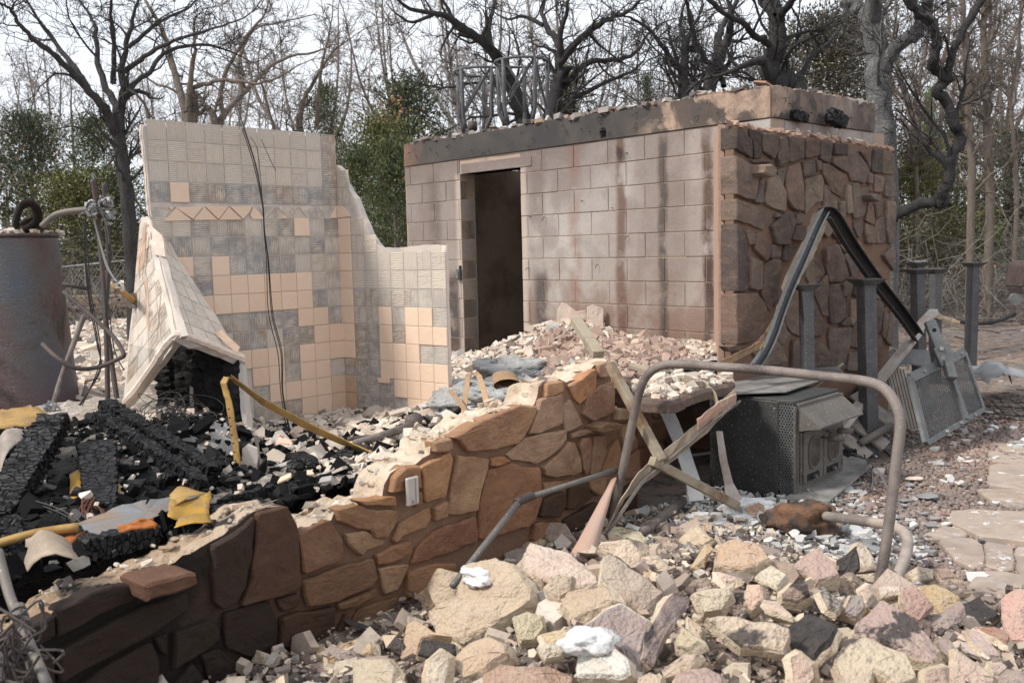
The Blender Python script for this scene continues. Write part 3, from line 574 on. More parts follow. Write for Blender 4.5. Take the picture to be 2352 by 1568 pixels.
LST = {'C': [
 [(640, 772), (880, 625), (1250, 482), (1395, 490), (1340, 660), (1290, 760), (1230, 830), (1000, 885), (780, 900), (700, 800)], [(475, 815), (622, 778), (640, 870), (580, 905), (490, 905)], [(1490, 292), (1628, 268), (1640, 360), (1560, 400), (1475, 420)],
 [(1430, 432), (1640, 375), (1635, 650), (1560, 680), (1420, 740), (1330, 740), (1400, 560)], [(1640, 490), (1710, 430), (1800, 600), (1820, 660), (1770, 690), (1650, 730)], [(1690, 310), (1935, 150), (1930, 350), (1800, 480), (1740, 420)],
 [(1950, 120), (2060, 92), (2085, 115), (2080, 190), (2060, 225), (1960, 235)], [(1960, 310), (2090, 262), (2110, 540), (1920, 640), (1820, 570), (1850, 430)], [(1130, 930), (1300, 780), (1640, 700), (1640, 780), (1590, 870), (1500, 950), (1400, 1010), (1260, 980), (1180, 980)],
 [(1700, 740), (1900, 690), (1920, 730), (1700, 780)], [(1450, 1040), (1580, 920), (1680, 810), (1730, 820), (1790, 950), (1800, 1080), (1740, 1110), (1560, 1130), (1470, 1110)], [(1800, 780), (1885, 770), (1880, 950), (1840, 1120), (1810, 1040), (1780, 860)],
 [(1910, 760), (2000, 750), (2020, 900), (1960, 1090), (1870, 1110), (1890, 900)], [(2035, 880), (2140, 780), (2170, 950), (2160, 1040), (2000, 1130), (1975, 1090)], [(680, 930), (970, 965), (960, 1050), (900, 1250), (870, 1430), (700, 1470), (610, 1460), (640, 1200), (680, 1000)],
 [(360, 1040), (620, 905), (660, 960), (640, 1100), (590, 1310), (400, 1360), (385, 1130)], [(980, 960), (1110, 940), (1165, 985), (1040, 1035), (985, 1030)], [(980, 1060), (1190, 1000), (1270, 1040), (1430, 1040), (1440, 1330), (1380, 1500), (1330, 1568), (890, 1700), (895, 1400), (940, 1200)],
 [(1455, 1180), (1700, 1150), (1700, 1190), (1460, 1250)], [(1450, 1330), (1560, 1275), (1650, 1255), (1660, 1380), (1600, 1490), (1420, 1480)], [(1700, 1212), (1830, 1180), (1880, 1310), (1780, 1410), (1670, 1420)], [(1870, 1170), (2020, 1120), (1990, 1270), (1950, 1300), (1880, 1240)],
 [(210, 1032), (340, 1022), (370, 1230), (90, 1270), (120, 1130)], [(300, 1260), (370, 1255), (380, 1370), (320, 1400)], [(480, 1400), (600, 1335), (600, 1480), (490, 1520)], [(2165, 660), (2250, 640), (2290, 780), (2190, 900), (2160, 760)], [(2115, 515), (2230, 525), (2240, 600), (2115, 620)],
 [(1650, 1510), (1950, 1340), (1870, 1600), (1640, 1640)], [(2010, 1340), (2300, 1150), (2320, 1500), (2000, 1600)], [(2200, 960), (2320, 870), (2330, 1120), (2190, 1150)], [(1380, 1540), (1620, 1520), (1600, 1700), (1360, 1700)]],
 'D': [[(1100, 292), (1440, 250), (1450, 340), (1180, 340)], [(920, 370), (1090, 322), (1200, 370), (1450, 380), (1440, 500), (1360, 620), (1260, 630), (1220, 560), (1100, 540), (940, 480)], [(1000, 590), (1180, 560), (1360, 650), (1350, 690), (1200, 740), (1150, 790), (1100, 760), (1020, 680)],
 [(580, 605), (850, 460), (980, 640), (990, 760), (940, 850), (620, 955)], [(610, 1010), (850, 920), (1230, 800), (1270, 980), (1200, 1060), (900, 1200), (660, 1240), (630, 1150)], [(1420, 640), (1480, 500), (1760, 350), (1780, 440), (1720, 540), (1500, 620), (1450, 675)], [(1270, 780), (1400, 700), (1590, 650), (1590, 770), (1400, 850), (1280, 860)],
 [(1590, 870), (1640, 720), (1800, 560), (2160, 430), (2190, 600), (2180, 660), (1950, 760)], [(1285, 900), (1550, 855), (1520, 960), (1460, 1090), (1350, 1130), (1320, 1040)], [(1550, 940), (1750, 865), (1980, 850), (1975, 960), (1840, 1060), (1650, 1280), (1620, 1170), (1550, 1160)], [(1510, 1190), (1600, 1190), (1605, 1280), (1550, 1300)],
 [(930, 1215), (1270, 1075), (1290, 1130), (1080, 1240), (940, 1270)], [(390, 1180), (580, 1120), (600, 1170), (560, 1260), (450, 1290), (410, 1250)], [(420, 1340), (560, 1290), (900, 1240), (900, 1400), (840, 1600), (410, 1600)], [(1130, 1260), (1470, 1150), (1550, 1350), (1510, 1480), (1350, 1600), (1000, 1600), (1060, 1380)], [(860, 1600), (1000, 1310), (1050, 1325), (960, 1600)],
 [(0, 590), (190, 430), (165, 800), (115, 1050), (30, 1200), (-100, 1270), (-180, 1200), (-200, 700)], [(205, 405), (480, 340), (570, 520), (600, 1060), (420, 1140), (60, 1235), (150, 1000), (190, 700)]],
 'E': [[(240, 905), (560, 750), (740, 690), (970, 685), (970, 780), (900, 830), (600, 960), (240, 1150)], [(260, 1270), (600, 1090), (1000, 880), (1420, 770), (1430, 900), (1100, 1130), (850, 1250), (250, 1560)], [(430, 1600), (700, 1400), (1090, 1200), (1160, 1350), (1130, 1620)], [(1120, 1170), (1240, 1130), (1250, 1330), (1190, 1300)],
 [(1290, 1110), (1600, 1000), (1690, 1080), (1700, 1170), (1600, 1260), (1280, 1450), (1290, 1280)], [(1740, 950), (1880, 910), (2150, 830), (2210, 970), (2210, 1230), (2010, 1350), (1760, 1250)], [(1270, 1600), (1450, 1380), (1600, 1620)], [(1530, 1320), (1700, 1260), (1900, 1420), (1900, 1600), (1650, 1620)], [(1940, 1420), (2160, 1340), (2170, 1440), (1960, 1540)], [(-300, 1500), (220, 1300), (230, 1640), (-300, 1800)], [(-500, 1300), (220, 950), (230, 1150), (-500, 1500)]]}
for z, L in LST.items():
    for poly in L:
        d = px(z, poly); uv = [FW.hit(x, y) for x, y in d]; mb = MB(); slab(mb, FW, uv, .06, .005 + U(-.004, .012), .006, .010, .045, .005, .07)
        o = mb.build('stone', 'wall_fieldstone', LW); cx = sum(q[0] for q in d) / len(d); cy = sum(q[1] for q in d) / len(d)
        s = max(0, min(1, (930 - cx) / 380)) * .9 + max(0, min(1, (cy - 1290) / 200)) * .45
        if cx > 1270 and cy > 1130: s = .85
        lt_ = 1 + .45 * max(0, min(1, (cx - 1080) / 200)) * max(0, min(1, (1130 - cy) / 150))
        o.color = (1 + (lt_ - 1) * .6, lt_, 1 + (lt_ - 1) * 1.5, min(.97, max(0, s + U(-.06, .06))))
# two stones that stick out of the wall
for z, poly, pr_ in [('E', [(1010, 675), (1470, 560), (1495, 690), (1080, 810), (1030, 840)], .13), ('C', [(1945, 680), (2020, 635), (2150, 650), (2155, 690), (1990, 740), (1950, 720)], .09)]:
    d = px(z, poly); f2 = Frame(FW.w(0, 0, pr_ - .02), WD, ZV); mb = MB(); slab(mb, f2, [f2.hit(x, y) for x, y in d], pr_ + .03, .02, .02, .012, .05, .006, .15); o = mb.build('stone', 'wall_fieldstone', LW, label='stone sticking out of the wall face'); o.color = (1, 1, 1, .55 if z == 'E' else .3)
# loose broken lumps lying on the wall top
lump = MB()
for i in range(46):
    j = RN.randrange(3, len(rpoly) - 25); u, v = rpoly[j]; t = U(.03, .22); p = FW.w(u, v - .01, -.02 - t); s = U(.012, .03)
    hull(lump, [p + Vector((U(-1, 1) * s * 1.5, U(-1, 1) * s * 1.5, U(-.4, .7) * s)) for _ in range(10)])
o = lump.build('mortar_lumps', 'broken_stone', LW); o['kind'] = 'stuff'
# ---------------------------------------------------------------- storm shelter: block box
SHT = thing('storm_shelter', 'square concrete block storm shelter, fire stained, with an open dark doorway', 'building', (q0.x, q0.y, 0))
ul = su(936, 600)[0]; ztop = SH.hit(1648, 287)[1]; zc1 = SH.hit(1648, 289)[1]
dl, dr = su(1062, 600)[0], su(1199, 600)[0]; dtop = SH.hit(1130, 392)[1]
BH, BL = .203, .406
zb0 = SH.hit(1611, 648)[1]; rows = []; z = zb0
while z > -.1: z -= BH
T = .2
mbm = MB()
ax = (AX_B, SH.n, ZV)
def slabbox(mb, f, u0, u1, v0, v1, n0, n1): return mb.box(f.w((u0 + u1) / 2, (v0 + v1) / 2, (n0 + n1) / 2), (f.u, f.n, f.v), (abs(u1 - u0) / 2, abs(n1 - n0) / 2, abs(v1 - v0) / 2))
ul_, ur_ = max(ul, cu), min(ul, cu)          # u grows to the left (AX_B)
DL, DR = max(dl, dr), min(dl, dr)
slabbox(mbm, SH, ur_, DR - .003, -.2, ztop, -T + .01, -.006); slabbox(mbm, SH, DL + .003, ul_ - .005, -.2, ztop, -T + .01, -.006); slabbox(mbm, SH, DR - .003, DL + .003, dtop, ztop, -T + .01, -.007)
DEP = 1.62
f3 = FR
slabbox(mbm, FR, T, DEP, -.2, ztop, -T, -.006)
back = Frame(CORN + AX_A * DEP, AX_B, ZV); slabbox(mbm, Frame(CORN + AX_A * DEP, AX_B, ZV), 0, ul_ - cu, -.2, ztop, 0, T if back.n.dot(AX_A) > 0 else -T)
lf = Frame(SH.w(ul_, 0), AX_A, ZV); slabbox(mbm, lf, T, DEP, -.2, ztop, 0.0 if lf.n.dot(AX_B) < 0 else -T, T if lf.n.dot(AX_B) < 0 else 0)
mbm.build('mortar', 'block_mortar', SHT)
J = .003; r = 0; z = z
while z < ztop - .01:
    z1 = min(z + BH, ztop); off = (r % 2) * BL / 2 + .11; k0 = math.floor((ur_ - off) / BL)
    for k in range(k0, k0 + 16):
        a = max(off + k * BL, ur_); b = min(off + (k + 1) * BL, ul_ - (0 if r % 2 else .02))
        if b - a < .02: continue
        segs = [(a, b)]
        if z < dtop - .02: segs = [(a, min(b, DR)), (max(a, DL), b)]
        for a2, b2 in segs:
            if b2 - a2 < .008: continue
            zz1 = z1 if not (z < dtop < z1 and a2 < DL and b2 > DR) else z1
            mb = MB(); slabbox(mb, SH, a2 + J, b2 - J, max(z + J, -.2), zz1 - J, -T, U(-.001, .003)); mb.build('concrete_block', 'fire_stained_block', SHT, bevel=.004)
    k0 = 0
    if z > 1.6:
        for k in range(5):
            a = max(k * BL - (r % 2) * BL / 2, T); b = min(a + BL, DEP)
            if b - a > .03: mb = MB(); slabbox(mb, FR, a + J, b - J, z + J, z1 - J, -T, U(-.001, .003)); mb.build('concrete_block', 'fire_stained_block', SHT, bevel=.004)
    z += BH; r += 1
# lintel over the door
mb = MB(); lz0 = dtop; a0 = su(1222, 380)[0]; a1 = su(1060, 395)[0]; slabbox(mb, SH, min(a0, a1), max(a0, a1), dtop, dtop + .10, -T, .008); mb.build('lintel', 'fire_stained_block', SHT, bevel=.005)
# interior partition seen through the door
mb = MB(); slabbox(mb, Frame(SH.w(DR + .05, 0), AX_A, ZV), .9, DEP, -.1, 2.3, 0, .1); mb.build('inner_wall', 'fire_stained_block', SHT, bevel=.004)
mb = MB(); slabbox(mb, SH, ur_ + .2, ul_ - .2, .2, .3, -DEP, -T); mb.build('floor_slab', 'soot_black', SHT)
# ring beam and roof slab
zcap0, zcap1 = ztop + .004, SH.hit(1768, 196)[1]
capo = []
for i in range(41):
    t = i / 40; capo.append((cu + (ul_ - cu) * t - (0.0 if i else 0), None))
mb = MB(); tt = T + .02
def beam(f, L, s, e, th):
    vs = []; n = 26
    for i in range(n + 1):
        u = s + (e - s) * i / n; zt = zcap1 + U(-.012, .008); vs += [f.w(u, zcap0, .012 + U(-.004, .004)), f.w(u, zt, .008 + U(-.006, .006)), f.w(u, zt + U(-.02, .01), -th), f.w(u, zcap0, -th)]
    fs = []
    for i in range(n):
        for k in range(4): fs.append((i * 4 + k, i * 4 + (k + 1) % 4, i * 4 + 4 + (k + 1) % 4, i * 4 + 4 + k))
    fs += [(0, 1, 2, 3), tuple(reversed([n * 4 + k for k in range(4)]))]; return MB().add(vs, fs)
beam(SH, 0, cu + .0, ul_ - .01, T).build('ring_beam', 'ring_beam', SHT); beam(FR, 0, .0 + T * .0 + .012, DEP, T - .003).build('ring_beam', 'ring_beam', SHT)
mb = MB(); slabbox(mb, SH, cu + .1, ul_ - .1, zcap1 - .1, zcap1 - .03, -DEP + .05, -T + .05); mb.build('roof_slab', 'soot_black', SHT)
# bent nails in the ring beam and the block
mb = MB()
for i in range(46):
    if i < 30: f, u, v = SH, U(cu + .1, ul_ - .1), U(zcap0 + .03, zcap1 - .03)
    elif i < 38: f, u, v = FR, U(.1, DEP - .2), U(zcap0 + .03, zcap1 - .03)
    else: f, u, v = SH, U(cu + .9, DR - .1), U(1.0, ztop - .1)
    a = f.w(u, v, .0); b = f.w(u + U(-.01, .01), v + U(-.005, .01), .03); c = f.w(u + U(-.03, .03), v + U(-.035, -.005), .035); mb.tube([a, b, c], .003, 4)
o = mb.build('nails', 'wire', SHT); o['kind'] = 'stuff'
# veneer
VT = .10
top_px = px('A', [(275, 85), (440, 130), (600, 170), (800, 175), (1000, 230), (1200, 240), (1450, 285), (1640, 300), (1900, 345), (2150, 385), (2235, 430)])
vu = [VEN.hit(x, y) for x, y in top_px]; ue = VEN.hit(2050, 600)[0]; us = VEN.hit(1690, 560)[0]
poly = [(us, -.1), (us, vu[0][1])] + vu[1:-1] + [(ue, vu[-1][1]), (ue, -.1)]
VN_T = thing('stone_veneer_wall', 'upright brown fieldstone veneer wall standing on the right face of the shelter', 'wall', (VEN.w(us, 0).x, VEN.w(us, 0).y, 0))
mb = MB(); mb.prism([VEN.w(u, v, -.018) for u, v in poly], -VEN.n * (VT - .03)); mb.build('mortar_core', 'shelter_mortar', VN_T)
# ragged pink mortar along the top, returning to the block
mb = MB(); pts = []
for i in range(len(vu) - 1):
    a, b = vu[i], vu[i + 1]; n = 5
    for k in range(n): pts.append((a[0] + (b[0] - a[0]) * k / n, a[1] + (b[1] - a[1]) * k / n))
for i, (u, v) in enumerate(pts):
    hull(mb, [VEN.w(u + U(-.05, .06), v + U(-.02, .035), U(-.09, .0)) for _ in range(12)])
mb.build('mortar_crest', 'pink_mortar', VN_T)
VA = {'A': [[(450, 140), (505, 155), (590, 180), (590, 500), (500, 520), (495, 290), (455, 270)], [(605, 195), (795, 215), (790, 400), (755, 490), (735, 520), (680, 475), (610, 430), (597, 350)], [(810, 245), (905, 258), (915, 560), (795, 610), (770, 500), (775, 440)], [(920, 215), (1105, 258), (1098, 520), (1040, 530), (925, 560)], [(1120, 272), (1305, 282), (1293, 475), (1115, 512)],
 [(1318, 292), (1455, 302), (1440, 480), (1425, 568), (1302, 518), (1300, 400)], [(1490, 322), (1625, 332), (1620, 450), (1470, 465), (1475, 370)], [(1640, 405), (1740, 390), (1860, 570), (1895, 650), (1875, 780), (1840, 820), (1790, 795), (1680, 780), (1645, 650)], [(1785, 415), (1920, 430), (1930, 560), (1900, 640), (1865, 540)], [(1965, 382), (2055, 400), (2050, 690), (1930, 658)], [(2065, 412), (2200, 442), (2240, 690), (2180, 700), (2060, 690)],
 [(590, 690), (640, 700), (600, 1060), (490, 1040)], [(660, 760), (780, 700), (885, 930), (888, 1120), (860, 1160), (620, 1060)], [(465, 522), (690, 532), (690, 568), (465, 558)], [(785, 640), (900, 600), (865, 760), (850, 850), (795, 720)], [(920, 600), (1060, 562), (1080, 700), (1092, 1148), (1000, 1140), (950, 1110), (890, 1000), (880, 740)], [(1085, 552), (1235, 527), (1245, 688), (1087, 738)], [(1245, 522), (1308, 542), (1308, 658), (1257, 663)],
 [(1102, 762), (1250, 722), (1310, 702), (1343, 770), (1328, 1030), (1240, 1060), (1120, 1200), (1102, 1100)], [(1325, 562), (1450, 602), (1618, 712), (1590, 998), (1440, 908), (1332, 700)], [(1455, 490), (1620, 477), (1638, 690), (1570, 658), (1450, 573)], [(1892, 672), (1943, 702), (1938, 818), (1882, 808)], [(1962, 702), (2083, 742), (2068, 928), (1972, 918)], [(2102, 732), (2218, 782), (2223, 968), (2140, 983), (2087, 968)], [(1622, 822), (1688, 832), (1688, 1178), (1620, 1178), (1602, 990)],
 [(1697, 822), (1770, 802), (1800, 880), (1888, 852), (1878, 1000), (1838, 1208), (1720, 1248), (1692, 1150)], [(1347, 832), (1390, 832), (1440, 940), (1518, 1030), (1518, 1178), (1480, 1150), (1352, 1130), (1347, 1000)], [(1537, 1032), (1590, 1022), (1608, 1170), (1598, 1248), (1532, 1190)], [(760, 1172), (830, 1190), (800, 1228), (752, 1228)], [(702, 1330), (880, 1162), (948, 1152), (998, 1250), (988, 1310), (938, 1480), (918, 1560), (762, 1560), (722, 1420)],
 [(1022, 1192), (1108, 1177), (1113, 1288), (1012, 1308)], [(1012, 1332), (1118, 1312), (1108, 1518), (942, 1498)], [(372, 1392), (430, 1372), (508, 1430), (488, 1558), (432, 1560), (392, 1480)], [(2102, 1022), (2218, 1032), (2213, 1540), (2132, 1540), (2097, 1350)], [(1902, 1012), (1958, 1090), (1968, 1318), (1852, 1270), (1882, 1100)], [(1992, 962), (2058, 952), (2083, 1130), (1992, 1238), (1972, 1060)], [(1992, 1262), (2083, 1192), (2118, 1540), (1992, 1548), (1972, 1350)],
 [(1722, 1272), (1828, 1262), (1828, 1400), (1780, 1480), (1722, 1350)], [(1847, 1292), (1958, 1342), (1973, 1548), (1862, 1540), (1842, 1400)], [(1512, 1352), (1638, 1422), (1638, 1550), (1532, 1540)], [(1462, 1402), (1498, 1352), (1508, 1500), (1452, 1430)], [(1352, 1152), (1478, 1202), (1498, 1330), (1380, 1480), (1302, 1400)], [(1952, 840), (1895, 840), (1895, 910), (1950, 915)]],
 'B': [[(440, 172), (588, 232), (598, 558), (540, 588), (432, 558)], [(502, -100), (570, -130), (688, 30), (678, 180), (640, 228), (560, 150), (492, 80)], [(622, 262), (740, 182), (828, 212), (828, 350), (798, 500), (778, 640), (690, 828), (642, 780), (582, 620), (602, 480)], [(692, 42), (740, 22), (818, 130), (800, 178), (692, 198)], [(882, 12), (1048, 12), (1038, 80), (940, 218), (842, 228)], [(722, 700), (800, 662), (818, 720), (742, 788)], [(1212, 52), (1260, 62), (1353, 370), (1330, 398), (1192, 230)],
 [(1152, 262), (1190, 202), (1338, 390), (1210, 568), (1132, 420)], [(1352, 62), (1520, 12), (1638, 280), (1658, 400), (1580, 478), (1402, 488), (1362, 350)], [(1592, 152), (1700, 92), (1898, 330), (1752, 348), (1760, 418), (1702, 428), (1652, 280)], [(1532, 22), (1688, 2), (1698, 80), (1602, 128)], [(1372, 382), (1388, 500), (1398, 898), (1332, 898), (1242, 640), (1222, 580)], [(1402, 512), (1528, 502), (1598, 720), (1588, 898), (1520, 978), (1422, 988), (1402, 800)], [(1582, 502), (1688, 402), (1698, 560), (1640, 668), (1582, 648)],
 [(1722, 452), (1798, 472), (1788, 658), (1712, 648)], [(1612, 692), (1663, 692), (1658, 868), (1612, 888)], [(1682, 692), (1788, 682), (1798, 830), (1702, 1018), (1672, 960)], [(902, 702), (1058, 642), (1078, 1158), (962, 1100), (882, 990), (872, 900)], [(1192, 622), (1230, 652), (1328, 920), (1348, 1080), (1310, 1148), (1202, 1138)], [(752, 1012), (870, 962), (888, 1080), (948, 1112), (840, 1248), (802, 1240), (752, 1120)], [(962, 1182), (1078, 1182), (1088, 1560), (942, 1560)], [(1222, 1182), (1260, 1172), (1398, 1300), (1458, 1490), (1430, 1560), (1212, 1560)],
 [(1412, 1032), (1540, 1042), (1678, 1032), (1658, 1200), (1600, 1560), (1482, 1560), (1432, 1350), (1402, 1120)], [(1692, 1042), (1798, 852), (1818, 1308), (1652, 1258)], [(1652, 1332), (1798, 1332), (1818, 1560), (1622, 1560)], [(2062, 602), (2188, 622), (2198, 750), (2082, 788)], [(2062, 832), (2128, 862), (2128, 1000), (2082, 1178), (2052, 1150)], [(2142, 862), (2198, 782), (2188, 1268), (2102, 1200)], [(2062, 152), (2188, 32), (2213, 62), (2208, 350), (2150, 278), (2082, 200)], [(1850, 700), (2040, 720), (2030, 1100), (1840, 1080)], [(1840, 1110), (2030, 1130), (2030, 1500), (1840, 1500)],
 [(130, 1260), (400, 1250), (460, 1290), (330, 1330), (200, 1330)], [(480, 1330), (740, 1130), (830, 1290), (880, 1450), (700, 1500), (560, 1480)], [(1660, 900), (1540, 990), (1560, 1010), (1665, 1010)], [(1850, 430), (2040, 440), (2050, 690), (1850, 680)]]}
VE = {'A': [[(275, 115), (375, 165), (475, 292), (475, 500), (440, 492), (270, 388)], [(275, 472), (330, 492), (438, 562), (575, 602), (555, 700), (488, 1018), (400, 998), (270, 938)], [(290, 1002), (400, 1042), (590, 1092), (700, 1150), (708, 1260), (640, 1318), (620, 1383), (450, 1308), (290, 1260)]],
      'B': [[(292, -228), (330, -205), (398, -100), (428, 30), (428, 558), (400, 598), (292, 588)], [(298, 622), (518, 612), (598, 720), (655, 880), (638, 960), (520, 1148), (478, 1188), (290, 1248)]]}
for dct, edge in ((VA, 0), (VE, 1)):
    for z, L in dct.items():
        for poly in L:
            d = px(z, poly); uv = [VEN.hit(x, y) for x, y in d]
            if edge:
                uv = [(us - .004 if u < us + .05 else u, v) for u, v in uv]
            mb = MB(); slab(mb, VEN, uv, (VT + .02) if edge else .05, .005 + U(-.003, .014), .006, .010, .05, .004, .09 if not edge else .03)
            o = mb.build('stone', 'shelter_fieldstone', VN_T); cy = sum(q[1] for q in d) / len(d); o.color = (1, 1, 1, max(0, min(.6, .5 - (cy - 330) / 60 * .25)) if cy < 400 else U(0, .12))
for z, poly, pr_ in [('A', [(600, 580), (700, 575), (760, 640), (740, 740), (600, 690)], .12), ('A', [(1900, 950), (1990, 940), (2005, 1040), (1915, 1000)], .1)]:
    d = px(z, poly); f2 = Frame(VEN.w(0, 0, pr_ - .02), AX_A, ZV); mb = MB(); slab(mb, f2, [f2.hit(x, y) for x, y in d], pr_ + .02, .02, .015, .01, .05, .006, .1); o = mb.build('stone', 'shelter_fieldstone', VN_T, label='stone block sticking out of the veneer'); o.color = (1, 1, 1, .05)
# orange mortar strip that joins the veneer to the block wall
mb = MB(); q1 = SH.w(SH.hit(1647, 560)[0], 0, .01)
ve = VEN.w(us, 0, -VT - .02); a = ve; b = q1
for k in range(1):
    z0, z1_ = .3, vu[0][1] + .01
    mb.box((a + b) / 2 + ZV * ((z0 + z1_) / 2), ((b - a).normalized(), (b - a).normalized().cross(ZV), ZV), ((b - a).length / 2, .02, (z1_ - z0) / 2))
mb.build('mortar_return', 'pink_mortar', VN_T)
# ---------------------------------------------------------------- tiled shower wall
pc = P(783, 640, 6.47); pm = P(340, 480, 5.5); pe = P(1022, 780, 5.9)
dm = Vector((pm.x - pc.x, pm.y - pc.y, 0)).normalized(); dr_ = Vector((pe.x - pc.x, pe.y - pc.y, 0)).normalized()
MF = Frame((pc.x, pc.y, 0), dm, ZV); RF = Frame((pc.x, pc.y, 0), dr_, ZV)
tx_, tz0 = MF.hit(*px('Q', [(1470, 680)])[0][:2]); TP = .1198; TPW = .1205
TW = thing('shower_wall', 'freestanding corner of a shower wall with cream tiles and combed adhesive where tiles fell', 'wall', (pc.x, pc.y, 0))
m_out = px('Q', [(1470, 340), (1430, 145), (1300, 133), (1100, 120), (900, 108), (700, 92), (500, 80), (330, 68), (175, 60)]) + px('Q', [(172, 120), (185, 200), (190, 260), (200, 330), (210, 430), (215, 520), (222, 600), (232, 660), (245, 690)]) + [(352, 560), (430, 700), (540, 800), (566, 880), (585, 1000), (592, 1060)]
m_uv = [MF.hit(x, y) for x, y in m_out]; m_uv = [(0, m_uv[1][1]), *m_uv[1:], (m_uv[-1][0], .2), (0, .2)]
r_out = px('Q', [(1450, 325), (1500, 350), (1520, 385), (1530, 440), (1560, 490), (1600, 545), (1640, 650), (1680, 740), (1700, 790), (1735, 840), (1765, 876), (1850, 878), (2000, 865), (2100, 857), (2205, 860)])
r_uv = [RF.hit(x, y) for x, y in r_out]; er = RF.hit(1022, 780)[0]; r_uv = [(0, .2), (0, r_uv[0][1]), *r_uv[1:-1], (er, r_uv[-1][1]), (er, .2)]
def rough(poly, step, j):
    q = []
    for i in range(len(poly)):
        a = poly[i]; b = poly[(i + 1) % len(poly)]; L = math.hypot(a[0] - b[0], a[1] - b[1]); n = max(1, int(L / step))
        for k in range(n): q.append((a[0] + (b[0] - a[0]) * k / n + (U(-j, j) if k else 0), a[1] + (b[1] - a[1]) * k / n + (U(-j, j) if k else 0)))
    return q
for f, uv, nm in ((MF, m_uv, 'm'), (RF, r_uv, 'r')):
    q = rough(uv, .03, .004); mb = MB(); mb.prism([f.w(u, v, 0) for u, v in q], -f.n * .045); mb.build('plaster_panel', 'plaster', TW)
# rounded plaster edge down the free end of the return, and a steel corner bead below
mb = MB(); pts = [RF.w(er + .004, v, -.02) for v in np.linspace(.5, r_uv[-2][1], 22)]; pts = [p + Vector((U(-.002, .002), U(-.002, .002), 0)) for p in pts]; mb.tube(pts, [.021 + U(-.002, .002) for _ in pts], 8); mb.build('plaster_edge', 'plaster_edge', TW, smooth=True)
mb = MB(); L = [(u, v) for u, v in m_uv[2:-5]]; mb.tube([MF.w(u, v, -.02) + Vector((U(-.003, .003), U(-.003, .003), U(-.003, .003))) for u, v in rough(L, .03, .003)[:-12]], .010, 6); mb.build('plaster_edge', 'plaster_edge', TW)
ww = .052; bed_m = []
def ridge_mesh(kind, w=TPW, h=TP, rnd=0):
    """mortar bed with combed ridges, centred, lying in xy with z out of the wall"""
    rr = random.Random(rnd); g = .0022; n = 10 if kind != 'x' else 8; V = []; F = []; hw, hh = w / 2 - g, h / 2 - g
    def strips(x0, x1, y0, y1, horiz, n):
        a, b = (y0, y1) if horiz else (x0, x1); seg = 4; k0 = len(V); wob = [rr.uniform(-.0012, .0012) for _ in range(seg + 1)]; m = 2 * n + 1
        for i in range(m):
            t = a + (b - a) * i / (m - 1); z = .0042 if i % 2 else .0006
            if i in (0, m - 1): z = 0
            for s in range(seg + 1):
                e = s / seg; ww_ = wob[s] if 0 < i < m - 1 else 0; zz = z * .68 * (rr.uniform(.45, 1.2) if i % 2 else 1)
                if horiz: V.append((x0 + (x1 - x0) * e, t + ww_, zz if 0 < s < seg else zz * .5))
                else: V.append((t + ww_, y0 + (y1 - y0) * e, zz if 0 < s < seg else zz * .5))
        for i in range(m - 1):
            for s in range(seg):
                q = (k0 + i * (seg + 1) + s, k0 + i * (seg + 1) + s + 1, k0 + (i + 1) * (seg + 1) + s + 1, k0 + (i + 1) * (seg + 1) + s); F.append(q if horiz else tuple(reversed(q)))
    if kind == 'h': strips(-hw, hw, -hh, hh, True, n)
    elif kind == 'v': strips(-hw, hw, -hh, hh, False, n)
    elif kind == 'm': c = rr.uniform(-.3, .3) * hw; strips(-hw, c, -hh, hh, True, n); strips(c, hw, -hh, hh, False, max(3, int(n * (hw - c) / (2 * hw))))
    else: c = .35; strips(-hw, hw, hh * c, hh, True, 3); strips(-hw, hw, -hh, -hh * c, True, 3); strips(-hw, -hw * c, -hh * c, hh * c, False, 3); strips(hw * c, hw, -hh * c, hh * c, False, 3); strips(-hw * c, hw * c, -hh * c, hh * c, True, 3)
    m = bpy.data.meshes.new('mortar_bed'); m.from_pydata(V, [], F); m.materials.append(MATS['thinset_bed']); return m
BEDS = [(k, ridge_mesh(k, rnd=i)) for i, k in enumerate('hhhhvvvmmx')]
def tile_mesh(w, h, t=.008, rnd=0):
    rr = random.Random(rnd); mb = MB(); g = .0011; hw, hh = w / 2 - g, h / 2 - g; e = .0028; N = 5; V = []; F = []
    b = bmesh.new(); r = bmesh.ops.create_grid(b, x_segments=N, y_segments=N, size=1)
    for v in b.verts:
        x, y = v.co.x, v.co.y; ed = max(abs(x), abs(y)) > .99; v.co = Vector((x * (hw - e), y * (hh - e), t + (0 if ed else rr.uniform(-.0004, .0008))))
    be = [ed for ed in b.edges if ed.is_boundary]; r = bmesh.ops.extrude_edge_only(b, edges=be)
    for v in [v for v in r['geom'] if isinstance(v, bmesh.types.BMVert)]: v.co.x *= hw / (hw - e); v.co.y *= hh / (hh - e); v.co.z = t - .0022
    be = [x for x in r['geom'] if isinstance(x, bmesh.types.BMEdge)]; r = bmesh.ops.extrude_edge_only(b, edges=be)
    for v in [v for v in r['geom'] if isinstance(v, bmesh.types.BMVert)]: v.co.z = 0
    bmesh.ops.recalc_face_normals(b, faces=b.faces); m = bpy.data.meshes.new('tile'); b.to_mesh(m); b.free(); m.materials.append(MATS['glazed_tile'])
    return m
TILES = [tile_mesh(TPW, TP, rnd=i) for i in range(4)]
def inpoly(u, v, poly):
    c = False; n = len(poly)
    for i in range(n):
        a, b = poly[i], poly[i - 1]
        if (a[1] > v) != (b[1] > v) and u < (b[0] - a[0]) * (v - a[1]) / (b[1] - a[1]) + a[0]: c = not c
    return c
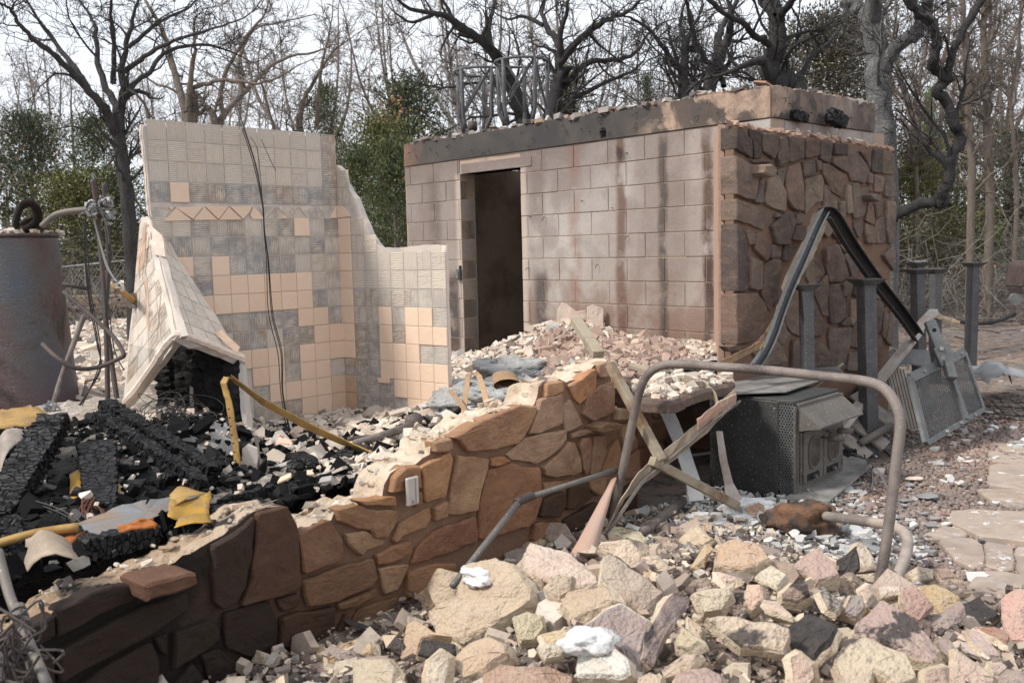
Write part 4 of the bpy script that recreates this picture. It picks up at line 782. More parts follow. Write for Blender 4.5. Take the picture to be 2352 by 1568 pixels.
def cell(f, col, row, tile, vv=None, hh=TP, soot=.5, brown=0, sgn=1):
    u = (col + .5) * TPW; v = tz0 - (row - .5) * TP if vv is None else vv; o = f.w(u, v, .0015)
    uu = -f.u if f is MF else f.u; n = f.n; up = n.cross(uu)
    if up.z < 0: uu = -uu; up = n.cross(uu)
    M = rot_frame(uu, up, n, o)
    if tile: ob = child_at('tile', RN.choice(TILES), TW, M); ob.color = (1, 1, 1, brown)
    else: ob = child_at('mortar_bed', RN.choice(BEDS)[1], TW, M); ob.color = (1, 1, 1, soot)
MT = {1: {2}, 3: {7, 9}, 4: {2, 3, 4, 5, 6, 7}, 5: {2, 3, 4, 5, 6, 7, 8, 9}, 6: {1, 2}, 7: {0, 1}, 8: {0, 1, 2, 4, 5, 6}, 9: {1, 2, 4, 5, 6, 7}, 10: {0, 1, 2, 3, 4, 6}, 11: {0, 1, 2, 6}, 12: {0, 1, 2, 3}, 13: {0, 1, 2}, 14: set()}
MIN_ = [(u + (.0 if u < 0.001 else 0), v) for u, v in m_uv]
for row in range(1, 15):
    for col in range(0, 12):
        u, v = (col + .5) * TPW, tz0 - (row - .5) * TP
        if not (inpoly(u + .02, v, MIN_) and inpoly(u, v + .02, MIN_)) or v < .35: continue
        cell(MF, col, row, col in MT.get(row, ()), soot=RN.choice([.1, .3, .5, .8, 1, 1]) if row < 10 else U(.4, 1), brown=(.55 if col == 0 and row in (12, 13) else .25 if col == 0 and row in (10, 11) else 0))
TRI = TP * .70
for r_ in range(5):
    for col in range(0, 12):
        u, v = (col + .5) * TPW, tz0 + TRI + (r_ + .5) * TP
        if not (inpoly(u + .02, v, MIN_) and inpoly(u, v + .012, MIN_)): continue
        cell(MF, col, 0, r_ == 0 and col == 9, vv=v, soot=(U(0, .2) if r_ > 0 else .95) if col else 1)
# triangle row
def flat_piece(name, f, poly, t, mt, n0=.001, color=None):
    uv = [f.hit(x, y) for x, y in poly]; uv = inset(uv, .0012); mb = MB(); mb.prism([f.w(u, v, n0) for u, v in uv], f.n * t); o = mb.build(name, mt, TW, bevel=.0012 if mt == 'glazed_tile' else 0)
    if color: o.color = color
for t in [[(385, 606), (572, 601), (508, 688)], [(393, 610), (500, 695), (313, 700)], [(582, 606), (509, 693), (672, 692)], [(588, 601), (748, 597), (678, 688)], [(746, 604), (681, 692), (838, 690)], [(752, 598), (908, 597), (885, 640), (842, 686)], [(912, 600), (948, 638), (978, 676), (975, 688), (905, 688), (888, 655)], [(1118, 655), (1095, 683), (1145, 683)], [(338, 604), (380, 603), (360, 628)], [(1463, 602), (1467, 678), (1425, 680)]]:
    flat_piece('triangle_tile', MF, [q[:2] for q in px('Q', t)], .009, 'glazed_tile')
flat_piece('triangle_tile', RF, [q[:2] for q in px('Q', [(1468, 595), (1512, 595), (1560, 640), (1572, 670), (1472, 678)])], .009, 'glazed_tile', color=(1, 1, 1, 0))
for t in [[(950, 600), (1060, 600), (990, 688)], [(1065, 602), (1150, 688), (1000, 690)], [(1070, 600), (1210, 600), (1155, 686)], [(1215, 603), (1160, 688), (1270, 688)], [(1220, 600), (1340, 600), (1275, 686)], [(1345, 603), (1280, 688), (1395, 688)], [(1350, 600), (1460, 600), (1400, 684)], [(225, 604), (335, 606), (355, 630), (305, 695), (245, 690)]]:
    uv = [MF.hit(*q[:2]) for q in px('Q', t)]; n = 7; mb = MB(); mb.prism([MF.w(u, v, .001) for u, v in inset(uv, .002)], MF.n * .002)
    a, b, c = uv[0], uv[1], uv[2]
    for k in range(1, n):
        s = k / n; p = (a[0] + (b[0] - a[0]) * s, a[1] + (b[1] - a[1]) * s); q = (a[0] + (c[0] - a[0]) * s, a[1] + (c[1] - a[1]) * s); mb.bar(MF.w(*p, .004), MF.w(*q, .004), .003, .003, MF.n)
    mb.build('mortar_bed', 'thinset_bed', TW).color = (1, 1, 1, .7)
RT = {1: {0}, 2: {0}, 3: {0}, 4: {0}, 5: {0}, 6: {0, 3, 5, 6}, 7: {0, 3, 5, 6, 7}, 8: {0, 3, 4, 5}, 9: {3, 4, 5, 6, 7}, 10: {0, 4, 5, 6, 7}, 11: {0, 5, 6, 7}, 12: set(range(8)), 13: set(range(8)), 14: set(range(8))}
for row in range(-2, 15):
    for col in range(0, 8):
        if row == 0: continue
        u = (col + .5) * TPW; v = tz0 - (row - .5) * TP if row > 0 else tz0 + TRI + (-row - .5) * TP
        if not inpoly(u + .012, v + .012, r_uv) or v < .35: continue
        cell(RF, col, row, row > 0 and col in RT.get(row, ()), vv=v, soot=(1 if (row > 6 and col < 5) else U(0, .15) if row < 5 else U(.3, .7)), brown=(.6 if col == 0 and row in (10, 11, 12) else .2 if row in (12,) and col < 2 else 0))
flat_piece('tile', RF, [q[:2] for q in px('F', [(1560, 365), (1668, 372), (1668, 420), (1565, 412)])], .009, 'glazed_tile', .0065)
mb = MB(); mb.bar(RF.w(er + .03, .3, -.03), RF.w(er + .03, .80, -.03), .02, .05, RF.n); mb.build('steel_stud', 'tan_trim', TW)
# ---------------------------------------------------------------- folded piece of wall, fallen like a tent
FT = thing('fallen_shower_panel', 'folded plaster panel leaning like a tent over a black hole, left of the shower wall', 'wall panel', P(400, 800, 5.4))
def patch(q, nu, nv, off, parent, skip=(), bedp=1.0):
    c = [Vector(x) for x in q]   # tl, tr, br, bl
    S_ = lambda s, t: (c[0].lerp(c[1], s)).lerp(c[3].lerp(c[2], s), t)
    for i in range(nu):
        for j in range(nv):
            if (i, j) in skip or U(0, 1) > bedp: continue
            m = RN.choice(BEDS)[1].copy(); ex = S_(1, .5) - S_(0, .5); ey = S_(.5, 0) - S_(.5, 1); nn = ex.cross(ey).normalized()
            if nn.dot(EYE - S_(.5, .5)) < 0: nn = -nn
            for v in m.vertices:
                s = (i + .5 + v.co.x / TPW) / nu; t = (j + .5 - v.co.y / TP) / nv; p = S_(s, t) + nn * (v.co.z * 1.2 + off) - parent.location; v.co = p
            o = link('mortar_bed', m, None, parent); o.color = (1, 1, 1, U(0, .6))
ap = P(345, 505, 5.62); ap2 = P(372, 535, 5.6); ri = P(410, 768, 5.02); bl = P(287, 925, 5.75); lt = P(322, 512, 5.8); br = P(556, 822, 5.35); mr = P(500, 735, 5.5); lm = P(300, 650, 5.8)
def plate(nm, pts, th, mt, parent, up=None):
    c = sum(pts, Vector()) / len(pts); nn = Vector()
    for i in range(len(pts)): nn += (pts[i] - c).cross(pts[(i + 1) % len(pts)] - c)
    nn.normalize()
    if nn.dot(EYE - c) > 0: nn = -nn
    q = []
    for i in range(len(pts)):
        a, b = pts[i], pts[(i + 1) % len(pts)]; n = max(1, int((b - a).length / .04))
        for k in range(n): q.append(a.lerp(b, k / n) + (Vector((U(-1, 1), U(-1, 1), U(-1, 1))) * .004 if k else Vector()))
    n = len(q); vs = [c] + q + [p + nn * th for p in q] + [c + nn * th]; fs = [(0, 1 + i, 1 + (i + 1) % n) for i in range(n)] + [(2 * n + 1, n + 1 + (i + 1) % n, n + 1 + i) for i in range(n)] + [(1 + i, n + 1 + i, n + 1 + (i + 1) % n, 1 + (i + 1) % n) for i in range(n)]
    return MB().add(vs, fs).build(nm, mt, parent)
def bil(q, th, mt, parent, n=9, ext=.03):
    c = [Vector(x) for x in q]; S_ = lambda a, t: (c[0].lerp(c[1], a)).lerp(c[3].lerp(c[2], a), t); nn = (c[1] - c[3]).cross(c[2] - c[0]).normalized()
    if nn.dot(EYE - c[0]) > 0: nn = -nn
    vs = []; k = (n + 1) ** 2
    for s_ in (0, 1):
        for a in range(n + 1):
            for t in range(n + 1):
                p = S_(a / n * (1 + 2 * ext) - ext, t / n * (1 + 2 * ext) - ext); e = a in (0, n) or t in (0, n); vs.append(p + nn * (th * s_) + (Vector((U(-1, 1), U(-1, 1), U(-1, 1))) * .006 if e else Vector()))
    fs = []
    for a in range(n):
        for t in range(n): x = a * (n + 1) + t; fs += [(x, x + 1, x + n + 2, x + n + 1), (k + x, k + x + n + 1, k + x + n + 2, k + x + 1)]
        for x, y in ((a * (n + 1), (a + 1) * (n + 1)), ((a + 1) * (n + 1) + n, a * (n + 1) + n), (n * (n + 1) + a, n * (n + 1) + a + 1), (a + 1, a)): fs.append((x, y, y + k, x + k))
    return MB().add(vs, fs).build('plaster_panel', mt, parent)
QL = [lt, ap, ri, bl]; QR = [ap, ap2, br, ri]
bil(QL, .035, 'plaster', FT); bil(QR, .035, 'plaster', FT)
patch(QL, 4, 10, .002, FT, bedp=.96); patch(QR, 4, 8, .002, FT, bedp=.96)
mb = MB(); e_pts = [bl, P(325, 880, 5.4), P(362, 825, 5.15), P(390, 785, 5.05), ri, P(440, 776, 5.08), P(482, 792, 5.15), P(520, 808, 5.25), br]
ep = [p + Vector((U(-.003, .003), U(-.003, .003), U(-.003, .003))) for p in smooth_path(e_pts, 5)]; mb.tube(ep, [.024 + U(-.003, .003) for _ in ep], 7); mb.build('plaster_edge', 'plaster_edge', FT)
mb = MB(); ep = [p + Vector((U(-.004, .004), U(-.004, .004), U(-.004, .004))) for p in smooth_path([P(352, 512, 5.6), P(378, 570, 5.5), P(396, 680, 5.25), ri], 6)]; mb.tube(ep, .008, 5); mb.build('folded_crease', 'plaster_edge', FT)
for q, s in [([(493, 765), (510, 757), (552, 797), (545, 812)], 5.3), ([(333, 645), (340, 640), (344, 760), (338, 742)], 5.3), ([(330, 520), (338, 512), (334, 600), (322, 622)], 5.6), ([(316, 590), (322, 560), (330, 545), (322, 640)], 5.65)]:
    pts = [P(x, y, s) for x, y in q]; plate('tile', pts, -.012, 'glazed_tile', FT)
plate('plaster_chunk', [P(345, 515, 5.5), P(372, 540, 5.45), P(380, 590, 5.4), P(355, 585, 5.4)], .03, 'plaster_edge', FT)
# pipe stub with flange on the left edge
SP = thing('shower_pipe_stub', 'short brown pipe stub with a round flange stuck in the leaning panel', 'pipe', P(290, 680, 5.5))
mb = MB(); a, b = P(262, 655, 5.4), P(312, 695, 5.75); mb.tube([a, b], .018, 10); mb.build('pipe', 'yellow_strap', SP); mb = MB(); d = (b - a).normalized(); mb.tube([b - d * .05, b - d * .04], .05, 14); mb.build('flange', 'rust_pipe', SP)
mb = MB()
for i in range(26): c_ = P(U(258, 282), U(642, 668), U(5.35, 5.5)); hull(mb, [c_ + Vector((U(-1, 1), U(-1, 1), U(-1, 1))) * .014 for _ in range(8)])
o = mb.build('crusted_ash', 'ash_flakes', SP); o['kind'] = 'stuff'
# black burnt framing inside the hole
BK = thing('burnt_stud_frame', 'charred black wall studs standing in the dark opening under the leaning panel', 'wood frame', P(470, 980, 5.6))
def charbeam(name, a, b, w, h, parent=None, n=22, up=(0, 0, 1), amp=.012, material='charcoal', label=None):
    a = Vector(a); b = Vector(b); d = (b - a).normalized(); x = d.cross(Vector(up)).normalized(); y = x.cross(d); vs = []; m = 12
    rim = []
    for k in range(3): rim.append((-1 + 2 * k / 3, -1))
    for k in range(3): rim.append((1, -1 + 2 * k / 3))
    for k in range(3): rim.append((1 - 2 * k / 3, 1))
    for k in range(3): rim.append((-1, 1 - 2 * k / 3))
    taper = U(.8, 1)
    for i in range(n + 1):
        t = i / n; s = (1 - (1 - taper) * t) * (1 if 0 < i < n else .82); g = 1 - (.15 if i % 2 else U(0, .05))
        for cx, cy in rim: vs.append(a.lerp(b, t) + x * (cx * w / 2 * s * g + U(-amp, amp)) + y * (cy * h / 2 * s * g + U(-amp, amp)) + d * U(-amp, amp))
    fs = [(i * m + k, i * m + (k + 1) % m, (i + 1) * m + (k + 1) % m, (i + 1) * m + k) for i in range(n) for k in range(m)]; fs += [tuple(range(m)), tuple(reversed([n * m + k for k in range(m)]))]
    W = rot_frame(x, d, y, a); Wi = W.inverted(); m_ = MB().add([Wi @ v for v in vs], fs).mesh(name); m_.materials.append(MATS[material]); o = bpy.data.objects.new(name, m_); COL.objects.link(o); o.color = (1, 1, 1, 0)
    if parent: o.parent = parent; o.matrix_local = Matrix.Translation(-Vector(parent.location)) @ W
    else: o.matrix_world = W
    return o
for (x0, y0, x1, y1, d, w) in [(375, 800, 385, 960, 6.1, .1), (425, 790, 430, 990, 6.0, .12), (535, 830, 558, 1035, 5.35, .10), (500, 800, 512, 1040, 5.5, .14), (470, 800, 480, 1040, 5.75, .14)]:
    charbeam('stud', P(x0, y0, d), P(x1, y1, d - .1), w, .10, BK, up=(0, 1, 0), material='soot_black')
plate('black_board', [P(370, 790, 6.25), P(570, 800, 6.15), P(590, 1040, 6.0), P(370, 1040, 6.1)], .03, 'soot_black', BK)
plate('pale_board', [P(436, 885, 5.85), P(458, 900, 5.85), P(452, 985, 5.8), P(436, 955, 5.8)], .02, 'plaster', BK)
plate('lath_panel', [P(556, 835, 5.3), P(566, 845, 5.35), P(590, 1050, 5.2), P(572, 1045, 5.15)], .03, 'plaster', BK)
# ---------------------------------------------------------------- tank on the left
tb = P(60, 945, 6.6); tb.z -= .35; TK = thing('burnt_water_tank', 'tall burnt steel water tank, blue grey and rust red, at the left edge', 'tank', tb)
mb = MB(); ztk = P(60, 541, 6.6).z; n = 44; vs = []; fs = []; H_ = ztk - tb.z; rings = [0, .1, .3, .5, .7, .85, .97, 1.0]
for t in rings:
    r0 = .375 - .075 * t; c = Vector((tb.x - .02 * t, tb.y, tb.z + H_ * t))
    for k in range(n): a = 2 * math.pi * k / n; vs.append(c + Vector((math.cos(a), math.sin(a), 0)) * (r0 + U(-.0015, .0015)))
m_ = len(rings)
fs = [(i * n + k, i * n + (k + 1) % n, (i + 1) * n + (k + 1) % n, (i + 1) * n + k) for i in range(m_ - 1) for k in range(n)] + [tuple((m_ - 1) * n + k for k in range(n))]
mb.add(vs, fs).build('tank_body', 'tank_steel', TK, smooth=False)
MATS  # body is shaded smooth except the lid
for p_ in TK.children[0].data.polygons: p_.use_smooth = len(p_.vertices) == 4
ct = Vector((tb.x - .02, tb.y, ztk)); rim = MB(); rim.tube([ct + Vector((math.cos(a), math.sin(a), 0)) * .305 for a in np.linspace(0, 2 * math.pi, 45)], .012, 6, False); rim.build('lid_rim', 'dark_pipe', TK)
deb = [ct + Vector((U(-.25, .27), U(-.25, .25), .01 + abs(U(0, .02)))) for _ in range(90)]; o = chips('lid_debris', deb, np.random.default_rng(1).uniform(.015, .05, 90), material='chips', tilt=.3, seed=4); o['label'] = 'pale flakes lying on the tank lid'
HS = thing('flexible_hose', 'black ribbed flexible hose looped on top of the burnt tank', 'hose', P(60, 535, 6.5))
hp = smooth_path([P(38, 535, 6.5), P(37, 505, 6.5), P(48, 475, 6.5), P(68, 466, 6.5), P(86, 482, 6.5), P(86, 505, 6.48), P(72, 520, 6.45), P(54, 530, 6.42)], 10)
def hose(pts, r, nm, par):
    q = []
    for i in range(len(pts) - 1): q += [pts[i].lerp(pts[i + 1], k / 4) for k in range(4)]
    mb = MB(); mb.tube(q, [r * (1.12 if i % 2 else .84) for i in range(len(q))], 10); return mb.build(nm, 'dark_pipe', par)
hose(hp, .025, 'hose_loop', HS); hose(smooth_path([P(50, 520, 6.55), P(66, 505, 6.6), P(80, 512, 6.6), P(97, 528, 6.55)], 8), .022, 'hose_end', HS)
def pipe(name, label, pts, r, mt, cat='pipe', sub=5, group=None, sides=10, ends=True):
    q = smooth_path(pts, sub) if sub > 1 else [Vector(p) for p in pts]; mb = MB(); mb.tube(q, r, sides); o = mb.build(name, mt, smooth=True); tag(o, label, cat, group); return o
pipe('bent_pipe', 'grey pipe running from the tank lid to the standing pipes', [P(96, 520, 6.4), P(115, 503, 6.4), P(132, 492, 6.4), P(165, 485, 6.4), P(205, 482, 6.4)], .022, 'grey_pipe')
pipe('standing_pipe', 'taller of the two thin dark pipes standing right of the tank', [P(214, 410, 6.5), P(222, 480, 6.5), P(233, 600, 6.4), P(241, 700, 6.3), P(245, 800, 6.2), P(248, 925, 6.1)], .016, 'dark_pipe')
pipe('standing_pipe', 'shorter thin reddish pipe standing right of the tank', [P(239, 420, 6.6), P(245, 500, 6.6), P(250, 600, 6.6), P(243, 720, 6.5), P(255, 820, 6.4), P(270, 925, 6.3)], .017, 'dark_pipe')
pipe('elbow_pipe', 'short red brown elbow pipe under the ash clump', [P(184, 500, 6.4), P(186, 491, 6.4), P(200, 489, 6.4), P(240, 490, 6.5)], .013, 'rust_pipe')
pipe('bent_pipe', 'dark thin pipe bent like a hook in front of the tank and the standing pipes', [P(98, 790, 5.9), P(130, 820, 5.8), P(175, 846, 5.8), P(230, 842, 5.9), P(275, 822, 5.9), P(284, 812, 5.9), P(262, 775, 6.0), P(215, 730, 6.1), P(146, 670, 6.2)], .014, 'dark_pipe', sub=4)
pipe('leaning_pipe', 'rusty pipe leaning against the foot of the tank, crusted at its lower end', [P(193, 725, 6.0), P(165, 800, 5.9), P(140, 870, 5.8), P(118, 945, 5.6)], .017, 'rust_pipe')
pipe('short_pipe', 'short dark pipe stub pointing right from the tank', [P(143, 652, 6.3), P(205, 664, 6.4)], .014, 'dark_pipe', sub=1)
cl = MB()
for cx, cy, d, k in [(240, 468, 6.5, 30), (207, 478, 6.4, 22), (246, 488, 6.5, 20), (118, 930, 5.6, 18)]:
    for i in range(k): c_ = P(cx + RN.gauss(0, 8), cy + RN.gauss(0, 9), d + U(-.05, .05)); hull(cl, [c_ + Vector((U(-1, 1), U(-1, 1), U(-1, 1))) * .022 for _ in range(8)])
o = cl.build('ash_clump', 'grey_sheet'); tag(o, 'grey ash clumps clinging to the standing pipes', 'ash', kind='stuff')
def wires(name, label, lines, r, mt='wire', cat='wire', jit=.0, kind=None):
    o_ = []
    for l in lines: q = smooth_path(l, 6); o_.append(([p + Vector((U(-1, 1), U(-1, 1), U(-1, 1))) * jit for p in q], r))
    V, Q = tubes(o_, 4); o = link(name, np_mesh(name, V, Q), mt, kind=kind); tag(o, label, cat); return o
wires('hanging_wires', 'pale thin wires hanging slanted from the ash clump down to the pipe stub', [[P(U(205, 215), U(475, 485), 6.4), P(225 + U(-5, 5), 540 + U(-5, 5), 6.3), P(245 + U(-4, 4), 610, 6.0), P(272, 652, 5.6)] for _ in range(4)] + [[P(228, 478, 6.4), P(245, 520, 6.4), P(250, 560, 6.4)]], .0035, 'grey_wire')
wires('hanging_wires', 'dark loose wires hanging straight down from the pipe elbow', [[P(196, 495, 6.4), P(196 + a, 560, 6.3), P(206 + a, 680, 6.2), P(226 + a, 790, 6.1), P(228 - a, 850, 6.0), P(185 + a, 930, 5.7)] for a in (-3, 0, 4)] + [[P(250, 700, 6.3), P(262, 800, 6.1), P(285, 850, 5.9)]], .004, 'wire')
wires('hanging_cable', 'black cable bundle draped over the shower wall from top to bottom', [[P(540 + a, 235, 6.2), P(560 + a, 300, 5.95), P(585 + a, 380, 5.85), P(603 + a * .4, 470, 5.8), P(607 + a * .3, 530, 5.8), P(614 + a, 600, 5.8), P(621 + a * 2, 720, 5.8), P(642 + a * 2, 810, 5.75), P(647 + a, 900, 5.7), P(662 + a * 1.5, 990, 5.6)] for a in (-2, 1.5, 3)], .0028, 'wire', 'cable')
wires('thin_wire', 'thin wire hanging over the top edge of the shower wall', [[P(575, 315, 5.9), P(590, 340, 5.86), P(598, 400, 5.84), P(603, 470, 5.8)], [P(600, 320, 5.95), P(622, 370, 5.9), P(634, 392, 5.92)]], .002, 'wire')
# ---------------------------------------------------------------- charred timber, lower left
def cb(label, a, b, w, h, n=26, name='charred_beam'):
    o = charbeam(name, P(*a), P(*b), w, h, n=n, amp=.007); tag(o, label, 'beam'); return o
cb('thick charred beam rising from the left edge, deeply cracked', (-10, 1190, 3.7), (128, 960, 4.3), .17, .09, 54)
cb('lower of the two long charred beams sloping down to the right', (225, 955, 4.85), (468, 1112, 4.15), .07, .07, 64)
cb('upper of the two long charred beams sloping down to the right', (240, 930, 4.95), (492, 1085, 4.3), .085, .08, 60)
cb('short charred board standing upright on the yellow sheet', (222, 1020, 4.3), (232, 1165, 3.85), .17, .05, 24)
cb('dark burnt post at the left edge below the thick beam', (5, 1200, 3.55), (20, 1290, 3.4), .14, .08, 12)
cb('burnt black board lying along the inner side of the stone wall', (500, 1175, 3.95), (820, 1100, 4.55), .03, .13, 22, 'burnt_board')
cb('short black burnt timber left of the burnt board', (485, 1185, 3.75), (555, 1165, 3.95), .08, .07, 10)
cb('charcoal log lying above the left end of the stone wall', (190, 1260, 3.4), (360, 1225, 3.6), .10, .09, 18, 'charcoal_log')
rgp = np.random.default_rng(12)
def scatter(n, fx, fy, seed, up=.0, cond=None):
    rg = np.random.default_rng(seed); out = []
    while len(out) < n:
        x, y = rg.uniform(*fx), rg.uniform(*fy)
        if cond and not cond(x, y): continue
        out.append((x, y))
    a = np.array(out); z = zin(a[:, 0], a[:, 1]); return np.stack([a[:, 0], a[:, 1], z + up + rg.uniform(0, .02, len(a))], 1)
darkz = lambda x, y: side(x, y) > .27 and y < 5.4 and x < -.75 - max(0, y - 4.4) * .9
pts = scatter(4400, (-4.5, -.5), (2.6, 5.4), 21, -.01, darkz); chips('charcoal_bits', pts, np.random.default_rng(2).gamma(2.2, .012, len(pts)) + .008, (.12, .5), 'char_bits', .9, seed=5, aspect=(.3, .8))
tag(bpy.data.objects['charcoal_bits'], 'black charcoal lumps covering the floor at lower left', 'charcoal')
mb = MB()                                    # bigger charcoal mound
for i in range(42):
    p = scatter(1, (-3.0, -.95), (3.3, 5.0), 300 + i, .01, darkz)[0]; s = U(.025, .06); hull(mb, [Vector(p) + Vector((U(-1.3, 1.3), U(-1.3, 1.3), U(-.3, 1))) * s for _ in range(12)])
o = mb.build('charcoal_lumps', 'charcoal'); tag(o, 'larger cracked charcoal lumps among the burnt beams', 'charcoal', kind='stuff')
# coiled wires
L = []
for i in range(60):
    c = P(U(360, 460), U(930, 1000), U(4.9, 5.3)); r = U(.03, .14); a0 = U(0, 6); t1 = Vector((U(-1, 1), U(-1, 1), U(-.6, .6))).normalized(); t2 = t1.cross(Vector((U(-1, 1), U(-1, 1), 1))).normalized()
    L.append([c + (t1 * math.cos(a0 + k * .7) + t2 * math.sin(a0 + k * .7)) * r for k in range(10)])
wires('wire_tangle', 'tangle of thin black coiled wires below the leaning panel', L, .0022, 'wire', jit=.002, kind='stuff')
L = [[P(175, 1230, 3.6), P(190 + U(-12, 12), 1180, 3.75), P(205 + U(-15, 15), 1150 + U(-10, 20), 3.8), P(225 + U(-15, 15), 1165 + U(-10, 25), 3.8), P(235 + U(-20, 10), 1215 + U(-10, 10), 3.65)] for _ in range(9)]
wires('rusty_wire_bundle', 'bundle of rusty red wires bent over the yellow sheet', L, .003, 'rust_wire')
wires('dark_wires', 'loose dark wires fanning out left of the galvanised sheet', [[P(U(40, 90), 1140 + i * 9, 3.8), P(140, 1170 + i * 8, 3.7), P(200 + U(-10, 30), 1215 + U(-5, 10), 3.6)] for i in range(8)], .0025, 'wire')
L = []
for i in range(26):
    c = P(U(-10, 95), U(1440, 1568), U(2.6, 2.8)); L.append([c + Vector((U(-.06, .06), U(-.05, .05), U(-.09, .09))) for _ in range(5)])
wires('wire_bundle', 'knotted bundle of grey wires on the pole at the lower left corner', L, .0045, 'dark_pipe')
pole = pipe('leaning_pole', 'grey pipe with couplings leaning in the lower left corner', [P(-5, 1265, 3.0), P(20, 1360, 2.9), P(52, 1440, 2.8), P(110, 1575, 2.6)], .016, 'grey_pipe')
pc_ = MB(); a, b = P(40, 1395, 2.86), P(56, 1440, 2.8)
for t in (0, .35, .7): q = a.lerp(b, t); pc_.tube([q, q + (b - a).normalized() * .018], .024, 12)
pc_.build('coupling', 'grey_pipe').parent = None
bpy.data.objects['coupling'].location = bpy.data.objects['coupling'].location; o = bpy.data.objects['coupling']; tag(o, 'ringed coupling where the wire bundle hangs on the pole', 'pipe coupling')
# sheets
def sheet(name, label, poly, mt, cat='sheet metal', amp=.01, th=.003, cells=7):
    """bent sheet spanned by four edges tl, tr, br, bl with optional sag"""
    c = [P(*q) for q in poly[:4]]; sag = poly[4] if len(poly) > 4 else 0; nn = (c[1] - c[0]).cross(c[3] - c[0]).normalized(); nn = nn if nn.dot(EYE - c[0]) > 0 else -nn; vs = []; n = cells
    J = [[Vector((U(-1, 1), U(-1, 1), U(-1, 1))) * amp for _ in range(n + 1)] for _ in range(n + 1)]
    for s_ in (0, 1):
        for i in range(n + 1):
            for j in range(n + 1):
                s, t = i / n, j / n; vs.append(c[0].lerp(c[1], s).lerp(c[3].lerp(c[2], s), t) + nn * (sag * math.sin(math.pi * s) - s_ * th) + J[i][j])
    k = (n + 1) ** 2; fs = []
    for i in range(n):
        for j in range(n): a = i * (n + 1) + j; fs += [(a, a + 1, a + n + 2, a + n + 1), (k + a, k + a + n + 1, k + a + n + 2, k + a + 1)]
    for i in range(n):
        for a, b in ((i * (n + 1), (i + 1) * (n + 1)), ((i + 1) * (n + 1) + n, i * (n + 1) + n), (n * (n + 1) + i, n * (n + 1) + i + 1), (i + 1, i)): fs.append((a, b, b + k, a + k))
    o = MB().add(vs, fs).build(name, mt, smooth=True); tag(o, label, cat); return o
sheet('yellow_sheet', 'yellow rusty sheet standing behind the upright charred board', [(160, 1090, 4.1), (262, 1020, 4.3), (280, 1160, 3.95), (162, 1192, 3.8), .0], 'gold_sheet', amp=.004)
sheet('yellow_sheet', 'folded yellow rusty sheet lying at the foot of the tank', [(-10, 945, 4.9), (78, 930, 5.0), (138, 965, 4.7), (-10, 985, 4.5), .0], 'yellow_strap', amp=.009)
GS_ = [(175, 1202, 3.6), (281, 1158, 3.8), (387, 1141, 3.95), (430, 1121, 4.05), (488, 1143, 4.0), (400, 1160, 3.85), (377, 1178, 3.72), (308, 1202, 3.6), (288, 1230, 3.48), (212, 1226, 3.48)]
sheet('rusty_sheet', 'rusty orange flap bent up at the end of the galvanised sheet', [(390, 1135, 3.85), (430, 1120, 3.95), (490, 1135, 3.9), (395, 1165, 3.7), .02], 'yellow_strap', amp=.003)
sheet('yellow_trough', 'curled yellow metal trough next to the stone wall', [(390, 1145, 3.75), (485, 1125, 3.85), (480, 1190, 3.7), (385, 1185, 3.6), -.02], 'gold_sheet', amp=.003)
sheet('yellow_plate', 'bright yellow plate on the charcoal beside the stone wall', [(410, 1190, 3.6), (480, 1180, 3.66), (488, 1200, 3.6), (400, 1212, 3.52), .01], 'gold_sheet', amp=.002)
for i, (lb, q) in enumerate([('orange rusted flake under the galvanised sheet', [(90, 1240, 3.45), (190, 1222, 3.5), (150, 1262, 3.35), (70, 1262, 3.35)]), ('orange rusted flake on the charcoal below the yellow trough', [(270, 1205, 3.55), (350, 1188, 3.6), (358, 1205, 3.55), (275, 1222, 3.5)])]): sheet('rust_flake', lb, q, 'orange_rust', amp=.008, th=.012)
pipe('rusty_tube', 'grey and rusty tube lying along the charcoal at the left', [P(-10, 1250, 3.4), P(80, 1225, 3.45), P(180, 1210, 3.5)], .018, 'yellow_strap')
sheet('pale_bowl', 'pale curved metal shell half hidden by the thick charred beam', [(-5, 1030, 4.4), (50, 985, 4.5), (60, 1010, 4.4), (0, 1110, 4.2), .06], 'pale_pipe', amp=.002)
sheet('curled_plate', 'brown curled plate above the left end of the stone wall', [(60, 1240, 3.25), (160, 1245, 3.25), (180, 1290, 3.12), (60, 1310, 3.1), .05], 'tan_sheet', amp=.006)
# bent yellow strap and broken board
YS = thing('bent_yellow_strap', 'long rusty yellow perforated strap bent to a sharp peak left of the shower wall', 'metal strap', P(540, 1100, 4.6))
wl = Vector((.035, -.03, .0)); mb = MB(); ribbon(mb, [P(549, 1105, 4.55), P(540, 1010, 4.6), P(525, 920, 4.65), P(513, 880, 4.68), P(520, 866, 4.7), P(535, 870, 4.72), P(552, 885, 4.75)], wl * 1.1, .006, .0015, 4); mb.build('strap', 'yellow_strap', YS)
mb = MB(); ribbon(mb, [P(533, 868, 4.7), P(600, 920, 4.75), P(700, 975, 4.85), P(800, 1020, 4.9), P(905, 1062, 4.85)], [Vector((0, -.03, .035)), Vector((0, -.02, .045)), Vector((0, -.02, .05)), Vector((0, -.03, .04)), Vector((0, -.05, .02))], .006, .0015, 4); mb.build('strap', 'yellow_strap', YS)
mb = MB()
for t in np.linspace(.1, .95, 9):
    a, b = (P(540, 1010, 4.595), P(549, 1105, 4.545)); q = P(525, 920, 4.64).lerp(b, t); mb.tube([q + Vector((0, -.012, 0)), q + Vector((0, -.02, 0))], .004, 6)
mb.build('rivets', 'soot_black', YS)
